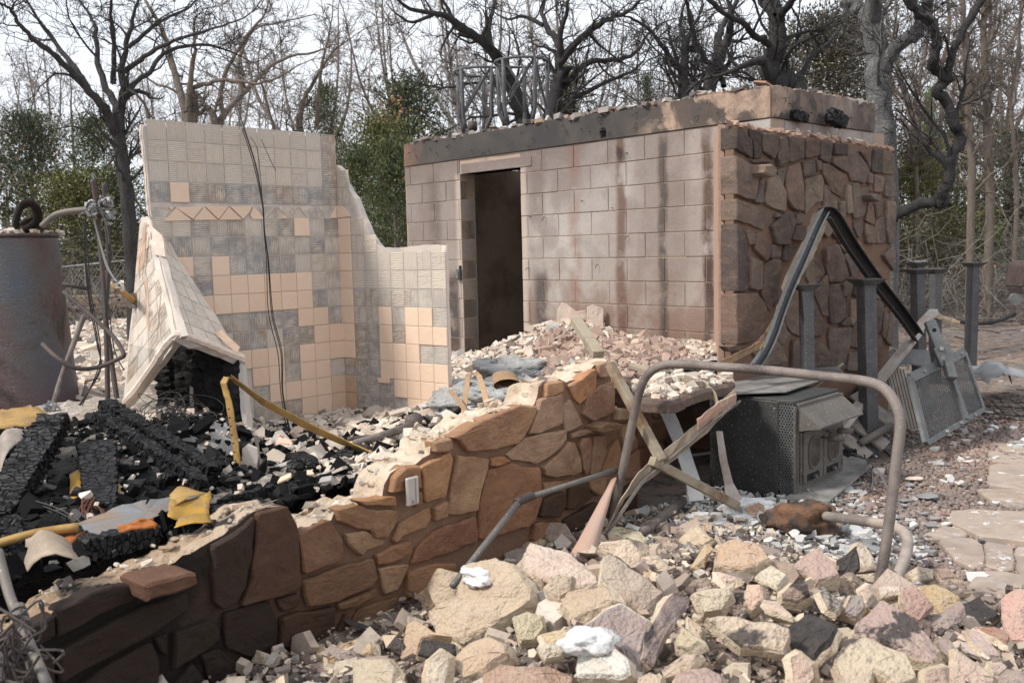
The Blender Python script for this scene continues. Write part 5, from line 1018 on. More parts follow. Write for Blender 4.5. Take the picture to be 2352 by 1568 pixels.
def board(name, label, poly, d, th, mt, cat='board'):
    o = plate(name, [P(x, y, d) for x, y in poly], th, mt, None); tag(o, label, cat); return o
_pl = plate
def plate(nm, pts, th, mt, parent=None):
    if parent is not None: return _pl(nm, pts, th, mt, parent)
    e = thing('tmp', None, None); o = _pl(nm, pts, th, mt, e); o.parent = None; c = sum((v.co for v in o.data.vertices), Vector()) / len(o.data.vertices)
    for v in o.data.vertices: v.co -= c
    o.location = c; bpy.data.objects.remove(e); return o
board('broken_board', 'broken brown board piece standing right of the yellow strap', [(556, 1030), (568, 1020), (590, 1030), (592, 1050), (588, 1105), (553, 1103)], 4.6, .02, 'plaster')
pipe('thin_post', 'thin rusty post standing beside the broken board', [P(588, 1000, 4.7), P(594, 1050, 4.65), P(602, 1108, 4.55)], .009, 'rust_pipe', sub=1)
pipe('steel_pipe', 'brown steel pipe with a round flange lying on the tile rubble', [P(815, 1018, 5.0), P(880, 1000, 5.15), P(945, 975, 5.35)], .022, 'rust_pipe', sub=1)
o = pipe('pipe_flange', 'rusty round flange at the upper end of the steel pipe', [P(948, 972, 5.36), P(957, 968, 5.4)], .055, 'rust_pipe', sub=1, sides=14, cat='flange')
pipe('red_pipe', 'thin dark red pipe lying behind the steel pipe', [P(800, 1008, 5.1), P(860, 1003, 5.2), P(925, 1010, 5.2)], .013, 'rust_pipe')
cb('short burnt black box lying in the rubble below the yellow strap', (770, 1075, 4.7), (800, 1040, 4.85), .12, .06, 8, 'burnt_box')
o = plate('galvanised_sheet', [P(*q) for q in GS_], .004, 'galv_sheet', None); tag(o, 'crumpled grey galvanised sheet with rust stains lying on charcoal', 'sheet metal')
# perforated brown angle irons behind the wall crest
for i, (lb, pts) in enumerate([('upright perforated angle iron left of the metal can', [(1064, 960, 5.4), (1070, 900, 5.5), (1076, 858, 5.55), (1090, 855, 5.55), (1100, 862, 5.5), (1112, 900, 5.4), (1120, 938, 5.3)]), ('short brown perforated iron leaning left of the angle iron', [(1033, 895, 5.5), (1060, 930, 5.35), (1078, 955, 5.25)])]):
    mb = MB(); ribbon(mb, [P(*q) for q in pts], Vector((.032, -.012, .008)), .004, .001, 3); o = mb.build('angle_iron', 'tan_trim'); tag(o, lb, 'angle iron')
CN = thing('crushed_can', 'brown crushed metal can lying open on the white ash', 'can', P(1165, 880, 5.9))
a, b = P(1145, 884, 5.75), P(1185, 868, 6.0); vs = []; fs = []; n = 20; d = (b - a).normalized(); x = Vector((d.y, -d.x, 0)).normalized(); z_ = x.cross(d)
o_ = P(1165, 884, 5.8); ex = Vector((1, .15, 0)).normalized(); ey = Vector((-.15, 1, .25)).normalized(); ez = ex.cross(ey)
for r_, s in ((0, 1), (.06, 1), (.16, .9), (.155, .8), (.01, .88)):
    for k in range(n): t = 2 * math.pi * k / n; vs.append(o_ + ey * r_ + ex * math.cos(t) * .085 * s + ez * math.sin(t) * .04 * s)
fs = [(i * n + k, i * n + (k + 1) % n, (i + 1) * n + (k + 1) % n, (i + 1) * n + k) for i in range(4) for k in range(n)] + [tuple(3 * n + k for k in range(n))]
MB().add(vs, fs).build('can_body', 'tan_trim', CN)
# leftover plaster board pieces at the shelter wall
board('plaster_board', 'curved scorched plaster board leaning on the shelter wall', [(1278, 752), (1280, 712), (1290, 694), (1302, 698), (1325, 715), (1345, 712), (1348, 745), (1300, 775)], 8.35, .02, 'tile_scorch' if 'tile_scorch' in MATS else 'plaster_edge')
board('plaster_board', 'upright cream plaster board leaning on the shelter wall', [(1349, 705), (1362, 700), (1384, 706), (1386, 715), (1385, 775), (1348, 772)], 8.2, .03, 'plaster_edge')
SW = thing('outlet_box', 'burnt outlet box hanging open on the shelter wall left of the doorway', 'outlet box', SH.w(*SH.hit(1058, 628)))
f = SH; u, v = SH.hit(1058, 630); mb = MB(); slabbox(mb, SH, u - .03, u + .03, v - .055, v + .055, .004, .04); mb.build('box', 'post_metal', SW, bevel=.004)
mb = MB(); slabbox(mb, SH, u - .018, u + .018, v - .045, v + .03, .042, .05); mb.build('socket', 'cage_steel', SW, bevel=.003); mb = MB(); slabbox(mb, SH, u - .02, u + .01, v + .056, v + .09, .002, .012); mb.build('soot_mark', 'soot_black', SW)
SWP = thing('metal_switch_plate', 'small beige metal plate hanging on the low stone wall', 'switch plate', FW.w(*FW.hit(932, 1125)))
u, v = FW.hit(933, 1124); f2 = Frame(FW.w(u, v, .05), WD, ZV); mb = MB(); slabbox(mb, f2, -.036, .036, -.065, .065, -.02, 0); mb.build('plate', 'white_steel', SWP, bevel=.005); mb = MB(); slabbox(mb, f2, -.012, -.002, -.055, -.04, .001, .003); mb.build('screw', 'pale_pipe', SWP)
mb = MB(); slabbox(mb, f2, .01, .014, -.06, .06, .0005, .002); mb.build('groove', 'tan_sheet', SWP)
# ---------------------------------------------------------------- ring stands on the roof
RG = 'black steel ring stands on the shelter roof'
for lb, cx, yt, yb, w, d in [('left and lower of the two black ring stands on the shelter roof', 1101, 165, 300, 56, 10.2), ('right and taller black ring stand on the shelter roof', 1197, 143, 285, 59, 9.7)]:
    base = P(cx, yb, d); T0 = thing('ring_stand', lb, 'stand', base, RG); r = w / FPX * d; top = P(cx, yt, d); 
    mb = MB(); cc = [top + Vector((math.cos(a), math.sin(a), 0)) * r for a in np.linspace(0, 2 * math.pi, 37)]; mb.tube(cc, .014, 6, False); mb.build('ring', 'post_metal', T0, smooth=True)
    legs = []; nl = 5
    for k in range(nl):
        a = 2 * math.pi * (k + .15) / nl; dv = Vector((math.cos(a), math.sin(a), 0)); t0 = top + dv * r; t1 = top + dv * r * .98 - ZV * (top.z - base.z) * .78; t2 = top + dv * r * U(.78, .95) + Vector((U(-.03, .03), 0, base.z - top.z)); legs.append((t0, t1))
        mb = MB(); mb.tube([t0, t0.lerp(t1, .5), t1, t1.lerp(t2, .5), t2], .021, 7); mb.build('leg', 'post_metal', T0, smooth=True)
    for k in range(nl):
        a, b = legs[k], legs[(k + 1) % nl]; mb = MB(); mb.bar(a[0], b[1], .022, .006, (a[0] + b[1]) / 2 - top); mb.build('brace', 'post_metal', T0); mb = MB(); mb.bar(b[0], a[1], .022, .006, (a[0] + b[1]) / 2 - top); mb.build('brace', 'post_metal', T0)
pipe('vent_pipe', 'short vent pipe behind the left ring stand on the shelter roof', [P(1086, 300, 10.6), P(1086, 280, 10.6)], .05, 'dark_pipe', sub=1, sides=14)
rp = []; rs = []; rg = np.random.default_rng(8)
for i in range(420): u = rg.uniform(cu + .05, ul_ - .1); rp.append(SH.w(u, zcap1 + rg.uniform(-.01, .03), -abs(rg.normal(0, .25)))[:]); rs.append(rg.uniform(.02, .09))
for i in range(150): u = rg.uniform(.05, DEP); rp.append(FR.w(u, zcap1 + rg.uniform(-.01, .02), -rg.uniform(0, .4))[:]); rs.append(rg.uniform(.02, .07))
o = chips('roof_debris', rp, rs, (.08, .3), 'roof_bits' if 'roof_bits' in MATS else 'ash_dark', .3, seed=9) if False else chips('roof_debris', rp, rs, (.08, .3), 'litter', .3, seed=9); tag(o, 'flaky grey burnt roofing debris along the shelter roof edge', 'debris')
# burnt joist ends and splinters on the ledge
cb('burnt black joist end on the ledge over the veneer wall', (1905, 262, 7.45), (1940, 285, 7.55), .10, .12, 8, 'burnt_joist_end'); cb('smaller burnt joist stub near the shelter corner ledge', (1820, 262, 7.2), (1855, 272, 7.3), .05, .08, 8, 'burnt_joist_end')
cb('round burnt knot of wood stuck in the ring beam over the block wall', (1384, 296, 8.05), (1386, 316, 8.05), .1, .05, 6, 'burnt_joist_end')
rp = []; rs = []
for i in range(90): u = rg.uniform(us + .9, ue - .25); rp.append(VEN.w(u, 0, -.09)[:]); rp[-1] = (rp[-1][0], rp[-1][1], np.interp(u, [a[0] for a in vu], [a[1] for a in vu]) + rg.uniform(0, .05)); rs.append(rg.uniform(.02, .06))
o = chips('ledge_splinters', rp, rs, (.1, .3), 'chips', .7, seed=10, aspect=(.2, .5)); tag(o, 'pale wood splinters and chips on the ledge above the veneer wall', 'debris')
# ---------------------------------------------------------------- wood stove
S0 = G(1826, 1152, 0.02); S0.z = .02; sf = Vector((.69, .724, 0)).normalized(); sb = Vector((-sf.y, sf.x, 0))     # front runs along sf, left side runs along sb
S0 = S0 + Vector((0, 0, 0)); ST = thing('wood_stove', 'black iron wood stove with two doors and a mesh side panel', 'stove', S0)
fz = (P(1800, 905, 6.0)).z; HT = fz - .02 - .02; WF, DS = .70, .56
def SB(mb, u0, u1, v0, v1, z0, z1): return mb.box(S0 + sf * (u0 + u1) / 2 + sb * (v0 + v1) / 2 + ZV * (z0 + z1) / 2, (sf, sb, ZV), ((u1 - u0) / 2, (v1 - v0) / 2, (z1 - z0) / 2))
def sp(mt, nm, *a, bev=.004, par=ST, lab=None): return SB(MB(), *a).build(nm, mt, par, bevel=bev, label=lab)
sp('stove_steel', 'body', .03, WF - .03, .03, DS, .04, HT); sp('stove_steel', 'side_shield', .0, .012, .12, DS + .06, .0, HT - .01); sp('stove_steel', 'side_shield', WF - .012, WF, .1, DS, .02, HT - .01)
sp('stove_iron', 'corner_trim', .0, .05, .0, .02, .0, HT - .03); sp('stove_iron', 'corner_trim', WF - .05, WF, .0, .02, .0, HT - .03)
# mesh grille on the side near the corner: crossed wires over a dark gap
GR = sp('soot_black', 'side_grille', .016, .03, .0, .12, .02, HT - .02, bev=0)
mb = MB(); n = 17
for i in range(-4, n):
    z0 = .02 + i * (HT - .04) / n; z1 = z0 + .12 * 1.7
    def seg(a, b):
        (va, za), (vb, zb) = a, b; lo, hi = .02, HT - .02
        if za > zb: (va, za), (vb, zb) = (vb, zb), (va, za)
        if zb < lo or za > hi: return
        if za < lo: t = (lo - za) / (zb - za); va += (vb - va) * t; za = lo
        if zb > hi: t = (hi - za) / (zb - za); vb = va + (vb - va) * t; zb = hi
        mb.bar(S0 + sf * .004 + sb * va + ZV * za, S0 + sf * .004 + sb * vb + ZV * zb, .006, .006, sf)
    seg((.005, z0), (.115, z1)); seg((.115, z0), (.005, z1))
mb.build('grille_mesh', 'cage_steel', ST)
# top plate with overhang, slightly warped
tp = [P(1672, 908, 6.35), P(1700, 906, 6.2), P(1805, 901, 5.92), P(1937, 857, 6.45), P(1925, 843, 6.9), P(1680, 862, 7.0)]; tz = fz
tp = [Vector((p.x, p.y, tz + (0.0 if i < 4 else .0))) for i, p in enumerate([G(x, y, tz) for x, y in [(1672, 908), (1702, 906), (1806, 902), (1937, 858), (1928, 845), (1690, 858)]])]
mb = MB(); mb.prism(tp, ZV * .012); mb.build('top_plate', 'stove_top', ST, bevel=.003)
# front: frame, hood, doors
sp('stove_iron', 'front_frame', .05, WF - .05, .0, .03, .02, HT - .02)
mb = MB(); a = S0 + sf * .03; zt, zl = HT - .05, HT - .16
hp_ = [a + ZV * zt - sb * .0, a + ZV * zl - sb * .15, a + sf * (WF - .06) + ZV * zl - sb * .15, a + sf * (WF - .06) + ZV * zt]; mb.prism(hp_, ZV * .01); mb.prism([a + ZV * zt, a + ZV * zl - sb * .15, a + ZV * (zl - .03)], sf * .004); mb.build('hood', 'stove_iron', ST)
dw = (WF - .16) / 2; dz0, dz1 = .10, HT - .20
for k in range(2):
    u0 = .08 + k * (dw + .01); D = sp('stove_iron', 'door', u0, u0 + dw, -.022, -.001, dz0, dz1, bev=.005)
    W_, H2 = dw * .55, (dz1 - dz0) * .58; cx, cz = u0 + dw / 2, dz0 + (dz1 - dz0) * .55; n = 22
    el = [(cx + math.copysign(abs(math.cos(t)) ** .7, math.cos(t)) * W_ / 2, cz + math.copysign(abs(math.sin(t)) ** .6, math.sin(t)) * H2 / 2) for t in np.linspace(0, 2 * math.pi, n, endpoint=False)]
    o = MB().prism([S0 + sf * u + ZV * z - sb * .0235 for u, z in el], -sb * .002).build('window', 'soot_black', ST); WN_ = o; o.parent = D
    mb = MB(); mb.tube([S0 + sf * u + ZV * z - sb * .026 for u, z in el + el[:1]], .008, 6, False); mb.build('window_rim', 'stove_iron', ST).parent = D
    mb = MB()
    for q in np.linspace(-.45, .45, 11):
        h = math.sqrt(max(0, 1 - (q * 2) ** 4)) * H2 / 2 * .95; mb.bar(S0 + sf * (cx + q * W_) + ZV * (cz - h) - sb * .027, S0 + sf * (cx + q * W_) + ZV * (cz + h) - sb * .027, .003, .003, sb)
    for q in np.linspace(-.46, .46, 17): h = math.sqrt(max(0, 1 - (q * 2) ** 4)) * W_ / 2 * .95; mb.bar(S0 + sf * (cx - h) + ZV * (cz + q * H2) - sb * .027, S0 + sf * (cx + h) + ZV * (cz + q * H2) - sb * .027, .003, .003, sb)
    mb.build('window_mesh', 'rust_pipe', ST).parent = D
    sp('soot_black', 'air_vent', u0 + .04, u0 + dw - .06, -.0245, -.02, dz0 + .012, dz0 + .055, bev=0).parent = D; mb = MB(); q = S0 + sf * (u0 + dw / 2) + ZV * (dz0 + .03); mb.tube([q - sb * .022, q - sb * .045], .014, 10); mb.build('vent_knob', 'cage_steel', ST).parent = D
    sx = u0 + (dw - .03 if k == 0 else .03); zc = dz1 - .07 + .03 * k; mb = MB(); q = S0 + sf * sx + ZV * zc; e = -sb * (.10) + sf * (-.02 if k == 0 else .06); mb.tube([q - sb * .02, q - sb * .05, q + e * .8 - ZV * .0], .008, 8); mb.tube([q + e * .8, q + e * .8 + (-sb * .08 + sf * .05)], .02, 12); mb.build('handle', 'stove_iron', ST, smooth=True).parent = D
    for zz in (dz0 + .05, dz1 - .06): uu = u0 if k == 0 else u0 + dw; mb = MB(); mb.tube([S0 + sf * uu + ZV * (zz - .02) - sb * .02, S0 + sf * uu + ZV * (zz + .02) - sb * .02], .01, 8); mb.build('hinge', 'stove_iron', ST).parent = D
sp('stove_iron', 'vent_strip', .055, .075, -.012, .0, .10, HT - .2)
for i in range(12): pass
# ash shelf in front, warped and lying tilted on the ground
sh = [P(1795, 1150, 5.75), P(1903, 1156, 5.55), P(2008, 1066, 6.25), P(1960, 1050, 6.5)]; sh = [G(1796, 1150, .05), G(1902, 1157, .04), G(2008, 1066, .10), G(1955, 1050, .10)]
o = MB().prism(sh, ZV * .012).build('ash_shelf', 'stove_top'); tag(o, 'flat grey ash shelf plate lying in front of the stove', 'metal plate')
# ---------------------------------------------------------------- big bent pipe frame in front
pipe('bent_tubing', 'long rusty grey pipe frame bent into a wide arch in front of the stove', [P(1405, 1212, 5.1), P(1415, 1150, 5.08), P(1432, 1070, 5.05), P(1455, 960, 5.02), P(1472, 890, 5.0), P(1490, 858, 4.98), P(1520, 840, 4.95), P(1560, 836, 4.9), P(1650, 842, 4.75), P(1760, 850, 4.6), P(1900, 865, 4.4), P(1985, 875, 4.25), P(2030, 892, 4.15), P(2058, 930, 4.08), P(2068, 975, 4.05), P(2060, 1050, 4.03), P(2046, 1170, 4.0), P(2032, 1270, 3.98), P(2018, 1352, 3.95)], .0235, 'rust_pipe', 'pipe', 8, sides=14)
pipe('pale_pipe', 'shorter pale pipe bent at its right end, lying on the gravel', [P(1895, 1184, 5.0), P(1950, 1192, 4.85), P(2010, 1200, 4.7), P(2050, 1208, 4.55), P(2078, 1225, 4.45), P(2085, 1250, 4.38), P(2075, 1290, 4.25), P(2052, 1345, 4.1)], .026, 'pale_pipe', sub=7, sides=14)
pipe('thin_pipe', 'thin grey jointed pipe crossing in front of the stone wall', [P(1424, 1076, 5.1), P(1215, 1142, 4.55)], .015, 'grey_pipe', sub=1); pipe('thin_pipe', 'lower half of the broken thin grey pipe, ending in the rubble', [P(1192, 1152, 4.5), P(1040, 1345, 3.9)], .016, 'grey_pipe', sub=1)
mb = MB(); mb.tube([P(1186, 1156, 4.49), P(1200, 1146, 4.52)], .024, 10); mb.tube([P(1196, 1148, 4.5), P(1222, 1138, 4.57)], .023, 10); tag(mb.build('pipe_joint', 'dark_pipe'), 'dark joint connecting the two thin grey pipes', 'pipe joint')
pipe('lying_pipe', 'brown pipe lying low behind the foot of the big pipe frame', [P(1478, 1222, 4.95), P(1568, 1150, 5.6)], .03, 'rust_pipe', sub=1, sides=12)
def bar(name, label, a, b, w, h, mt, cat, up=(0, 0, 1), bev=.003):
    o = MB().bar(P(*a), P(*b), w, h, up).build(name, mt, bevel=bev); tag(o, label, cat); return o
bar('wood_rail', 'weathered square rail leaning up over the end of the stone wall', (1322, 735, 6.0), (1375, 815, 5.6), .07, .05, 'weathered_bar', 'rail'); bar('wood_rail', 'long weathered rail slanting from the wall end down to the crossing', (1400, 835, 5.3), (1520, 1058, 5.0), .05, .045, 'weathered_bar', 'rail'); bar('wood_rail', 'weathered rail running from the crossing down right to the rubble', (1497, 1058, 5.0), (1692, 1160, 5.35), .05, .05, 'weathered_bar', 'rail')
bar('wood_rail', 'pale rail lying on the rubble left of the stove', (1448, 840, 6.1), (1600, 885, 5.7), .05, .03, 'weathered_bar', 'rail')
mb = MB(); ribbon(mb, [P(1405, 1190, 4.95), P(1450, 1115, 5.0), P(1530, 1050, 5.05), P(1610, 985, 5.1), P(1688, 910, 5.15)], [Vector((.08, 0, .16)), Vector((.07, 0, .14)), Vector((.03, 0, .12)), Vector((.0, 0, .10)), Vector((.0, 0, .09))], .006, .004, 6); tag(mb.build('roof_edge_trim', 'tan_sheet'), 'crumpled brown and cream metal trim slanting across the dark cavity', 'metal trim')
mb = MB(); ribbon(mb, [P(1400, 1215, 4.9), P(1480, 1100, 5.0), P(1560, 1035, 5.05), P(1640, 965, 5.1), P(1695, 925, 5.12)], Vector((.03, -.02, .035)), .012, .002, 5); tag(mb.build('roof_edge_trim', 'grey_pipe'), 'dark rolled lower edge of the crumpled trim beside the pipe frame', 'metal trim')
mb = MB(); ribbon(mb, [P(1602, 975, 5.02), P(1650, 935, 5.06), P(1690, 915, 5.1)], Vector((0, -.01, .06)), .01, .003, 5); tag(mb.build('rust_trim', 'rust_sheet'), 'orange red rusty end of the crumpled trim', 'metal trim')
mb = MB(); ribbon(mb, [P(1570, 870, 5.6), P(1620, 888, 5.55), P(1642, 910, 5.5), P(1650, 940, 5.45)], Vector((.01, 0, .05)), .004, .001, 5); tag(mb.build('cream_strip', 'weathered_bar'), 'thin cream strip curling down beside the stove', 'strip')
mb = MB(); ribbon(mb, [P(1652, 990, 5.5), P(1662, 1060, 5.5), P(1674, 1110, 5.5), P(1686, 1148, 5.45)], [Vector((.04, 0, 0)), Vector((.045, 0, 0)), Vector((.055, 0, 0)), Vector((.1, 0, 0))], .008, .001, 4); tag(mb.build('scorched_strip', 'white_steel'), 'flat scorched strip standing against the left side of the stove', 'strip')
mb = MB(); ribbon(mb, [P(1525, 930, 5.6), P(1560, 1010, 5.6), P(1590, 1100, 5.5), P(1600, 1150, 5.4)], Vector((.09, .02, 0)), .01, .001, 4); tag(mb.build('perforated_panel', 'grey_sheet'), 'narrow grey perforated panel leaning in the dark cavity', 'panel')
sheet('rust_tongue', 'tongue shaped salmon rust sheet standing in the rubble', [(1404, 1100, 4.75), (1412, 1106, 4.75), (1362, 1302, 4.2), (1312, 1270, 4.25), .03], 'rust_sheet', amp=.002)
pipe('grate_bar', 'thin dark rod sticking out behind the leaning perforated panel', [P(1540, 1052, 5.7), P(1630, 1040, 5.9)], .01, 'dark_pipe', sub=1)
# dark cavity with more field stones behind the broken wall end
CV = thing('foundation_wall', 'dark brown fieldstone foundation in the shade left of the stove', 'wall', FW.w(2.4, 0, -.5)); FV = Frame(FW.w(0, 0, -.5), WD, ZV)
uu0, uu1 = 1.95, 3.7; mb = MB(); zt = .78; mb.box(FV.w((uu0 + uu1) / 2, zt / 2 - .05, -.06), (FV.u, FV.n, ZV), ((uu1 - uu0) / 2, .06, zt / 2)); mb.build('mortar_core', 'wall_mortar', CV)
mb = MB()
u = uu0; 
while u < uu1 - .1:
    z = 0; w = U(.16, .3)
    while z < zt - .05:
        h = U(.12, .24); z1 = min(z + h, zt); mb = MB(); slab(mb, FV, [(u + .01, z + .01), (u + w - .012, z + U(0, .03)), (u + w - .01, z1 - .012), (u + w * .5, z1 - U(.0, .02)), (u + .012, z1 - .01)], .04, U(.01, .03), .012, .008, .05, .004, .18); o = mb.build('stone', 'wall_fieldstone', CV); o.color = (1, 1, 1, .45); z = z1
    u += w
for i, (lb, poly, c_) in enumerate([('flat brown capstone at the edge of the rubble above the cavity', [(1448, 885), (1500, 868), (1600, 862), (1680, 866), (1690, 882), (1600, 905), (1545, 930), (1470, 925)], .2), ]):
    f2 = Frame(P(1560, 895, 5.55), (1, 0, 0), (0, 1, .0)); mb = MB(); slab(mb, f2, [f2.hit(x, y) for x, y in poly], .05, .01, .015, .01, .06, .01, .1); o = mb.build('capstone', 'shelter_fieldstone'); tag(o, lb, 'stone'); o.color = (1, 1, 1, c_)
# ---------------------------------------------------------------- arch beam with crumpled sheets
AR = thing('bent_roof_beam', 'black steel beam bent to a sharp peak with crumpled sheet metal hanging on it', 'beam', P(1735, 842, 6.3))
bw = Vector((.0, -.03, 0)); pl_ = [(1733, 842, 6.3), (1757, 808, 6.35), (1777, 765, 6.4), (1795, 712, 6.45), (1817, 655, 6.5), (1846, 590, 6.6), (1875, 522, 6.7), (1893, 486, 6.8)]
def channel(pts, w, h, mt, nm, par, side_=Vector((1, 0, .0))):
    mb = MB(); q = smooth_path(pts, 4); n = len(q); vs = []; 
    prof_ = [(-w / 2, -h / 2), (w / 2, -h / 2), (w / 2, h / 2), (w / 2 - .008, h / 2), (w / 2 - .008, -h / 2 + .008), (-w / 2 + .008, -h / 2 + .008), (-w / 2 + .008, h / 2), (-w / 2, h / 2)]
    for i, p in enumerate(q):
        d = (q[min(i + 1, n - 1)] - q[max(i - 1, 0)]).normalized(); x = d.cross(Vector((0, 1, 0))).normalized(); y = d.cross(x)
        for a, b in prof_: vs.append(p + x * a + y * b)
    m = 8; fs = [(i * m + k, i * m + (k + 1) % m, (i + 1) * m + (k + 1) % m, (i + 1) * m + k) for i in range(n - 1) for k in range(m)] + [tuple(range(m)), tuple(reversed([(n - 1) * m + k for k in range(m)]))]
    return mb.add(vs, fs).build(nm, mt, par)
channel([P(*q) for q in pl_], .058, .06, 'bent_grey', 'left_flange', AR); channel([P(1888, 490, 6.8), P(1903, 488, 6.82), P(1920, 505, 6.9), P(1960, 570, 7.1), P(2020, 655, 7.4), P(2075, 725, 7.7), P(2110, 775, 7.9)], .085, .08, 'beam_steel', 'right_flange', AR)
mb = MB(); ribbon(mb, [P(1888, 485, 6.95), P(1868, 545, 6.9), P(1842, 600, 6.85), P(1815, 650, 6.75), P(1806, 690, 6.65)], [Vector((-.14, 0, -.02)), Vector((-.13, 0, -.02)), Vector((-.16, 0, -.05)), Vector((-.13, 0, -.02)), Vector((-.04, 0, 0))], .004, .006, 5); mb.build('crumpled_sheet', 'tan_sheet', AR)
mb = MB(); ribbon(mb, [P(1797, 700, 6.6), P(1772, 760, 6.5), P(1752, 785, 6.4), P(1738, 795, 6.3)], Vector((-.05, -.02, .04)), .004, .005, 5); mb.build('torn_strip', 'tan_trim', AR)
mb = MB(); ribbon(mb, [P(1745, 792, 6.3), P(1725, 802, 6.25), P(1690, 820, 6.1), P(1650, 838, 5.95)], Vector((0, -.02, .05)), .004, .004, 5); mb.build('torn_strip', 'tan_trim', AR)
mb = MB(); ribbon(mb, [P(1925, 520, 7.0), P(1965, 565, 7.2), P(1995, 605, 7.3), P(2015, 640, 7.45), P(2048, 680, 7.6)], Vector((.06, 0, .05)), .004, .008, 5); mb.build('crumpled_strip', 'tan_trim', AR)
# ---------------------------------------------------------------- steel posts
PG = 'steel posts with flared caps'
def post(lb, x, yt, yb, d, w, yaw=0.0, tilt=0.0, dust=False):
    b = P(x, yb, d); b.z = max(0.0, b.z) if b.z > 0 else 0.0; t = P(x + tilt, yt, d); T0 = thing('steel_post', lb, 'post', b, PG); e = Vector((math.cos(yaw), math.sin(yaw), 0)); f = Vector((-e.y, e.x, 0)); axis = (t - b); 
    mb = MB(); L = axis.length; dz = axis.normalized(); mb.box(b + axis * .5 - dz * .015, (e, f, dz), (w / 2, w / 2, L / 2 - .015)); mb.build('post', 'post_metal', T0, bevel=.004)
    vs = []; 
    for (r, z) in ((w / 2 + .002, -.05), (w * 1.0, -.008), (w * 1.05, 0)):
        for sx, sy in ((-1, -1), (1, -1), (1, 1), (-1, 1)): vs.append(t + e * sx * r + f * sy * r + dz * z)
    fs = [(i * 4 + k, i * 4 + (k + 1) % 4, i * 4 + 4 + (k + 1) % 4, i * 4 + 4 + k) for i in range(2) for k in range(4)] + [(8, 9, 10, 11), (3, 2, 1, 0)]; MB().add(vs, fs).build('cap', 'post_metal', T0)
    return t
yw = math.atan2(.68, .733)
t = post('steel post just behind the stove top, left of the tallest front post', 1855, 652, 870, 6.75, .078, .25, -4)
tp_ = post('largest and nearest steel post, standing right of the stove', 1997, 640, 1045, 7.1, .105, .3, -8)
post('steel post half hidden behind the largest post and the black beam', 2010, 628, 900, 8.2, .10, .3, -12); post('steel post left of the bracket, front one of a pair in line', 2112, 618, 890, 9.0, .10, .3, -5)
post('steel post directly behind the bracket arm', 2147, 617, 880, 9.6, .09, .3, 2); t2 = post('steel post with ash on its cap, hidden behind a nearer post', 2110, 603, 840, 10.8, .10, .3, -2); post('rightmost steel post standing alone on the burnt ground', 2228, 603, 852, 11.2, .105, .3, 8)
o = chips('cap_ash', [(t2.x + U(-.08, .08), t2.y + U(-.08, .08), t2.z + .012) for _ in range(24)], [U(.02, .06) for _ in range(24)], (.1, .2), 'ash_flakes', .15, seed=3); tag(o, 'white ash flakes on top of a steel post cap', 'ash')
# base beam on the ground joining posts
bar('base_beam', 'dark square steel beam lying at the foot of the largest post', (1895, 1052, 7.1), (2145, 925, 8.7), .10, .10, 'post_metal', 'beam'); bar('base_beam', 'rusty brown curved beam standing behind the pair of posts', (2118, 800, 9.2), (2130, 950, 8.6), .07, .05, 'rust_pipe', 'beam')
# pale square bars
bar('white_bar', 'upper half of the long white steel bar leaning by the posts', (2112, 758, 8.1), (1955, 985 - 30, 7.0), .075, .05, 'white_steel', 'bar'); bar('white_bar', 'lower half of the long white steel bar behind the stove doors', (1958, 950, 7.0), (1880, 1055, 6.75), .075, .05, 'white_steel', 'bar')
bar('white_bar', 'short white bar end seen between two posts', (2098, 765, 8.4), (2145, 715, 8.8), .08, .05, 'white_steel', 'bar')
mb = MB(); ribbon(mb, [P(2148, 720, 9.5), P(2165, 730, 9.5), P(2185, 738, 9.5), P(2205, 742, 9.4)], [Vector((0, 0, .09)), Vector((0, 0, .05)), Vector((0, 0, .07)), Vector((0, 0, .04))], .006, .003, 3); tag(mb.build('twisted_strip', 'tan_sheet'), 'twisted brown strip sticking out right of the posts', 'strip')
pipe('thin_rod', 'thin yellowish rod leaning against the veneer wall beside the stove', [P(1868, 892, 7.0), P(1935, 835, 7.4)], .012, 'weathered_bar', sub=1); pipe('thin_rod', 'thin yellow bent rod between the veneer wall and the posts', [P(2022, 820, 8.3), P(2045, 802, 8.4), P(2060, 805, 8.4), P(2080, 820, 8.4)], .012, 'weathered_bar')
sheet('curved_black_sheet', 'black curved sheet lying behind the white bar', [(2020, 820, 8.6), (2135, 805, 8.9), (2140, 850, 8.6), (2025, 845, 8.4), .05], 'post_metal', amp=.003)
# grooved boards
for i, (a, b, w) in enumerate([((1962, 905, 7.6), (2072, 990, 7.3), .13), ((1920, 935, 7.2), (2035, 1025, 7.0), .13), ((1915, 985, 7.0), (1995, 1050, 6.85), .12), ((1885, 1000, 6.85), (1950, 1060, 6.75), .12), ((2055, 850, 7.8), (2088, 985, 7.6), .16), ((1900, 1040, 6.7), (1965, 1075, 6.6), .10)]):
    A_, B_ = P(*a), P(*b); lb = ['uppermost grooved white board behind the largest post', 'second grooved white board, crossing behind the largest post', 'grooved white board low beside the largest post', 'grooved white board right of the stove doors', 'upright grooved white board beside the wire mesh frame', 'lowest grooved white board at the stove foot'][i]
    T0 = thing('grooved_board', lb, 'board', A_, 'grooved white boards piled right of the stove'); up = Vector((0, -.5, 1)); d = (B_ - A_).normalized(); x = d.cross(up).normalized(); y = x.cross(d)
    MB().box((A_ + B_) / 2, (x, d, y), (w / 2, (B_ - A_).length / 2, .012)).build('board', 'white_steel', T0)
    for k in range(6): q = x * (w * (-.42 + .84 * k / 5)) + y * .0135 * (1 if y.dot(EYE - A_) > 0 else -1); mb = MB(); mb.bar(A_ + q, B_ + q, .004, .002, y); mb.build('groove', 'soot_black', T0)
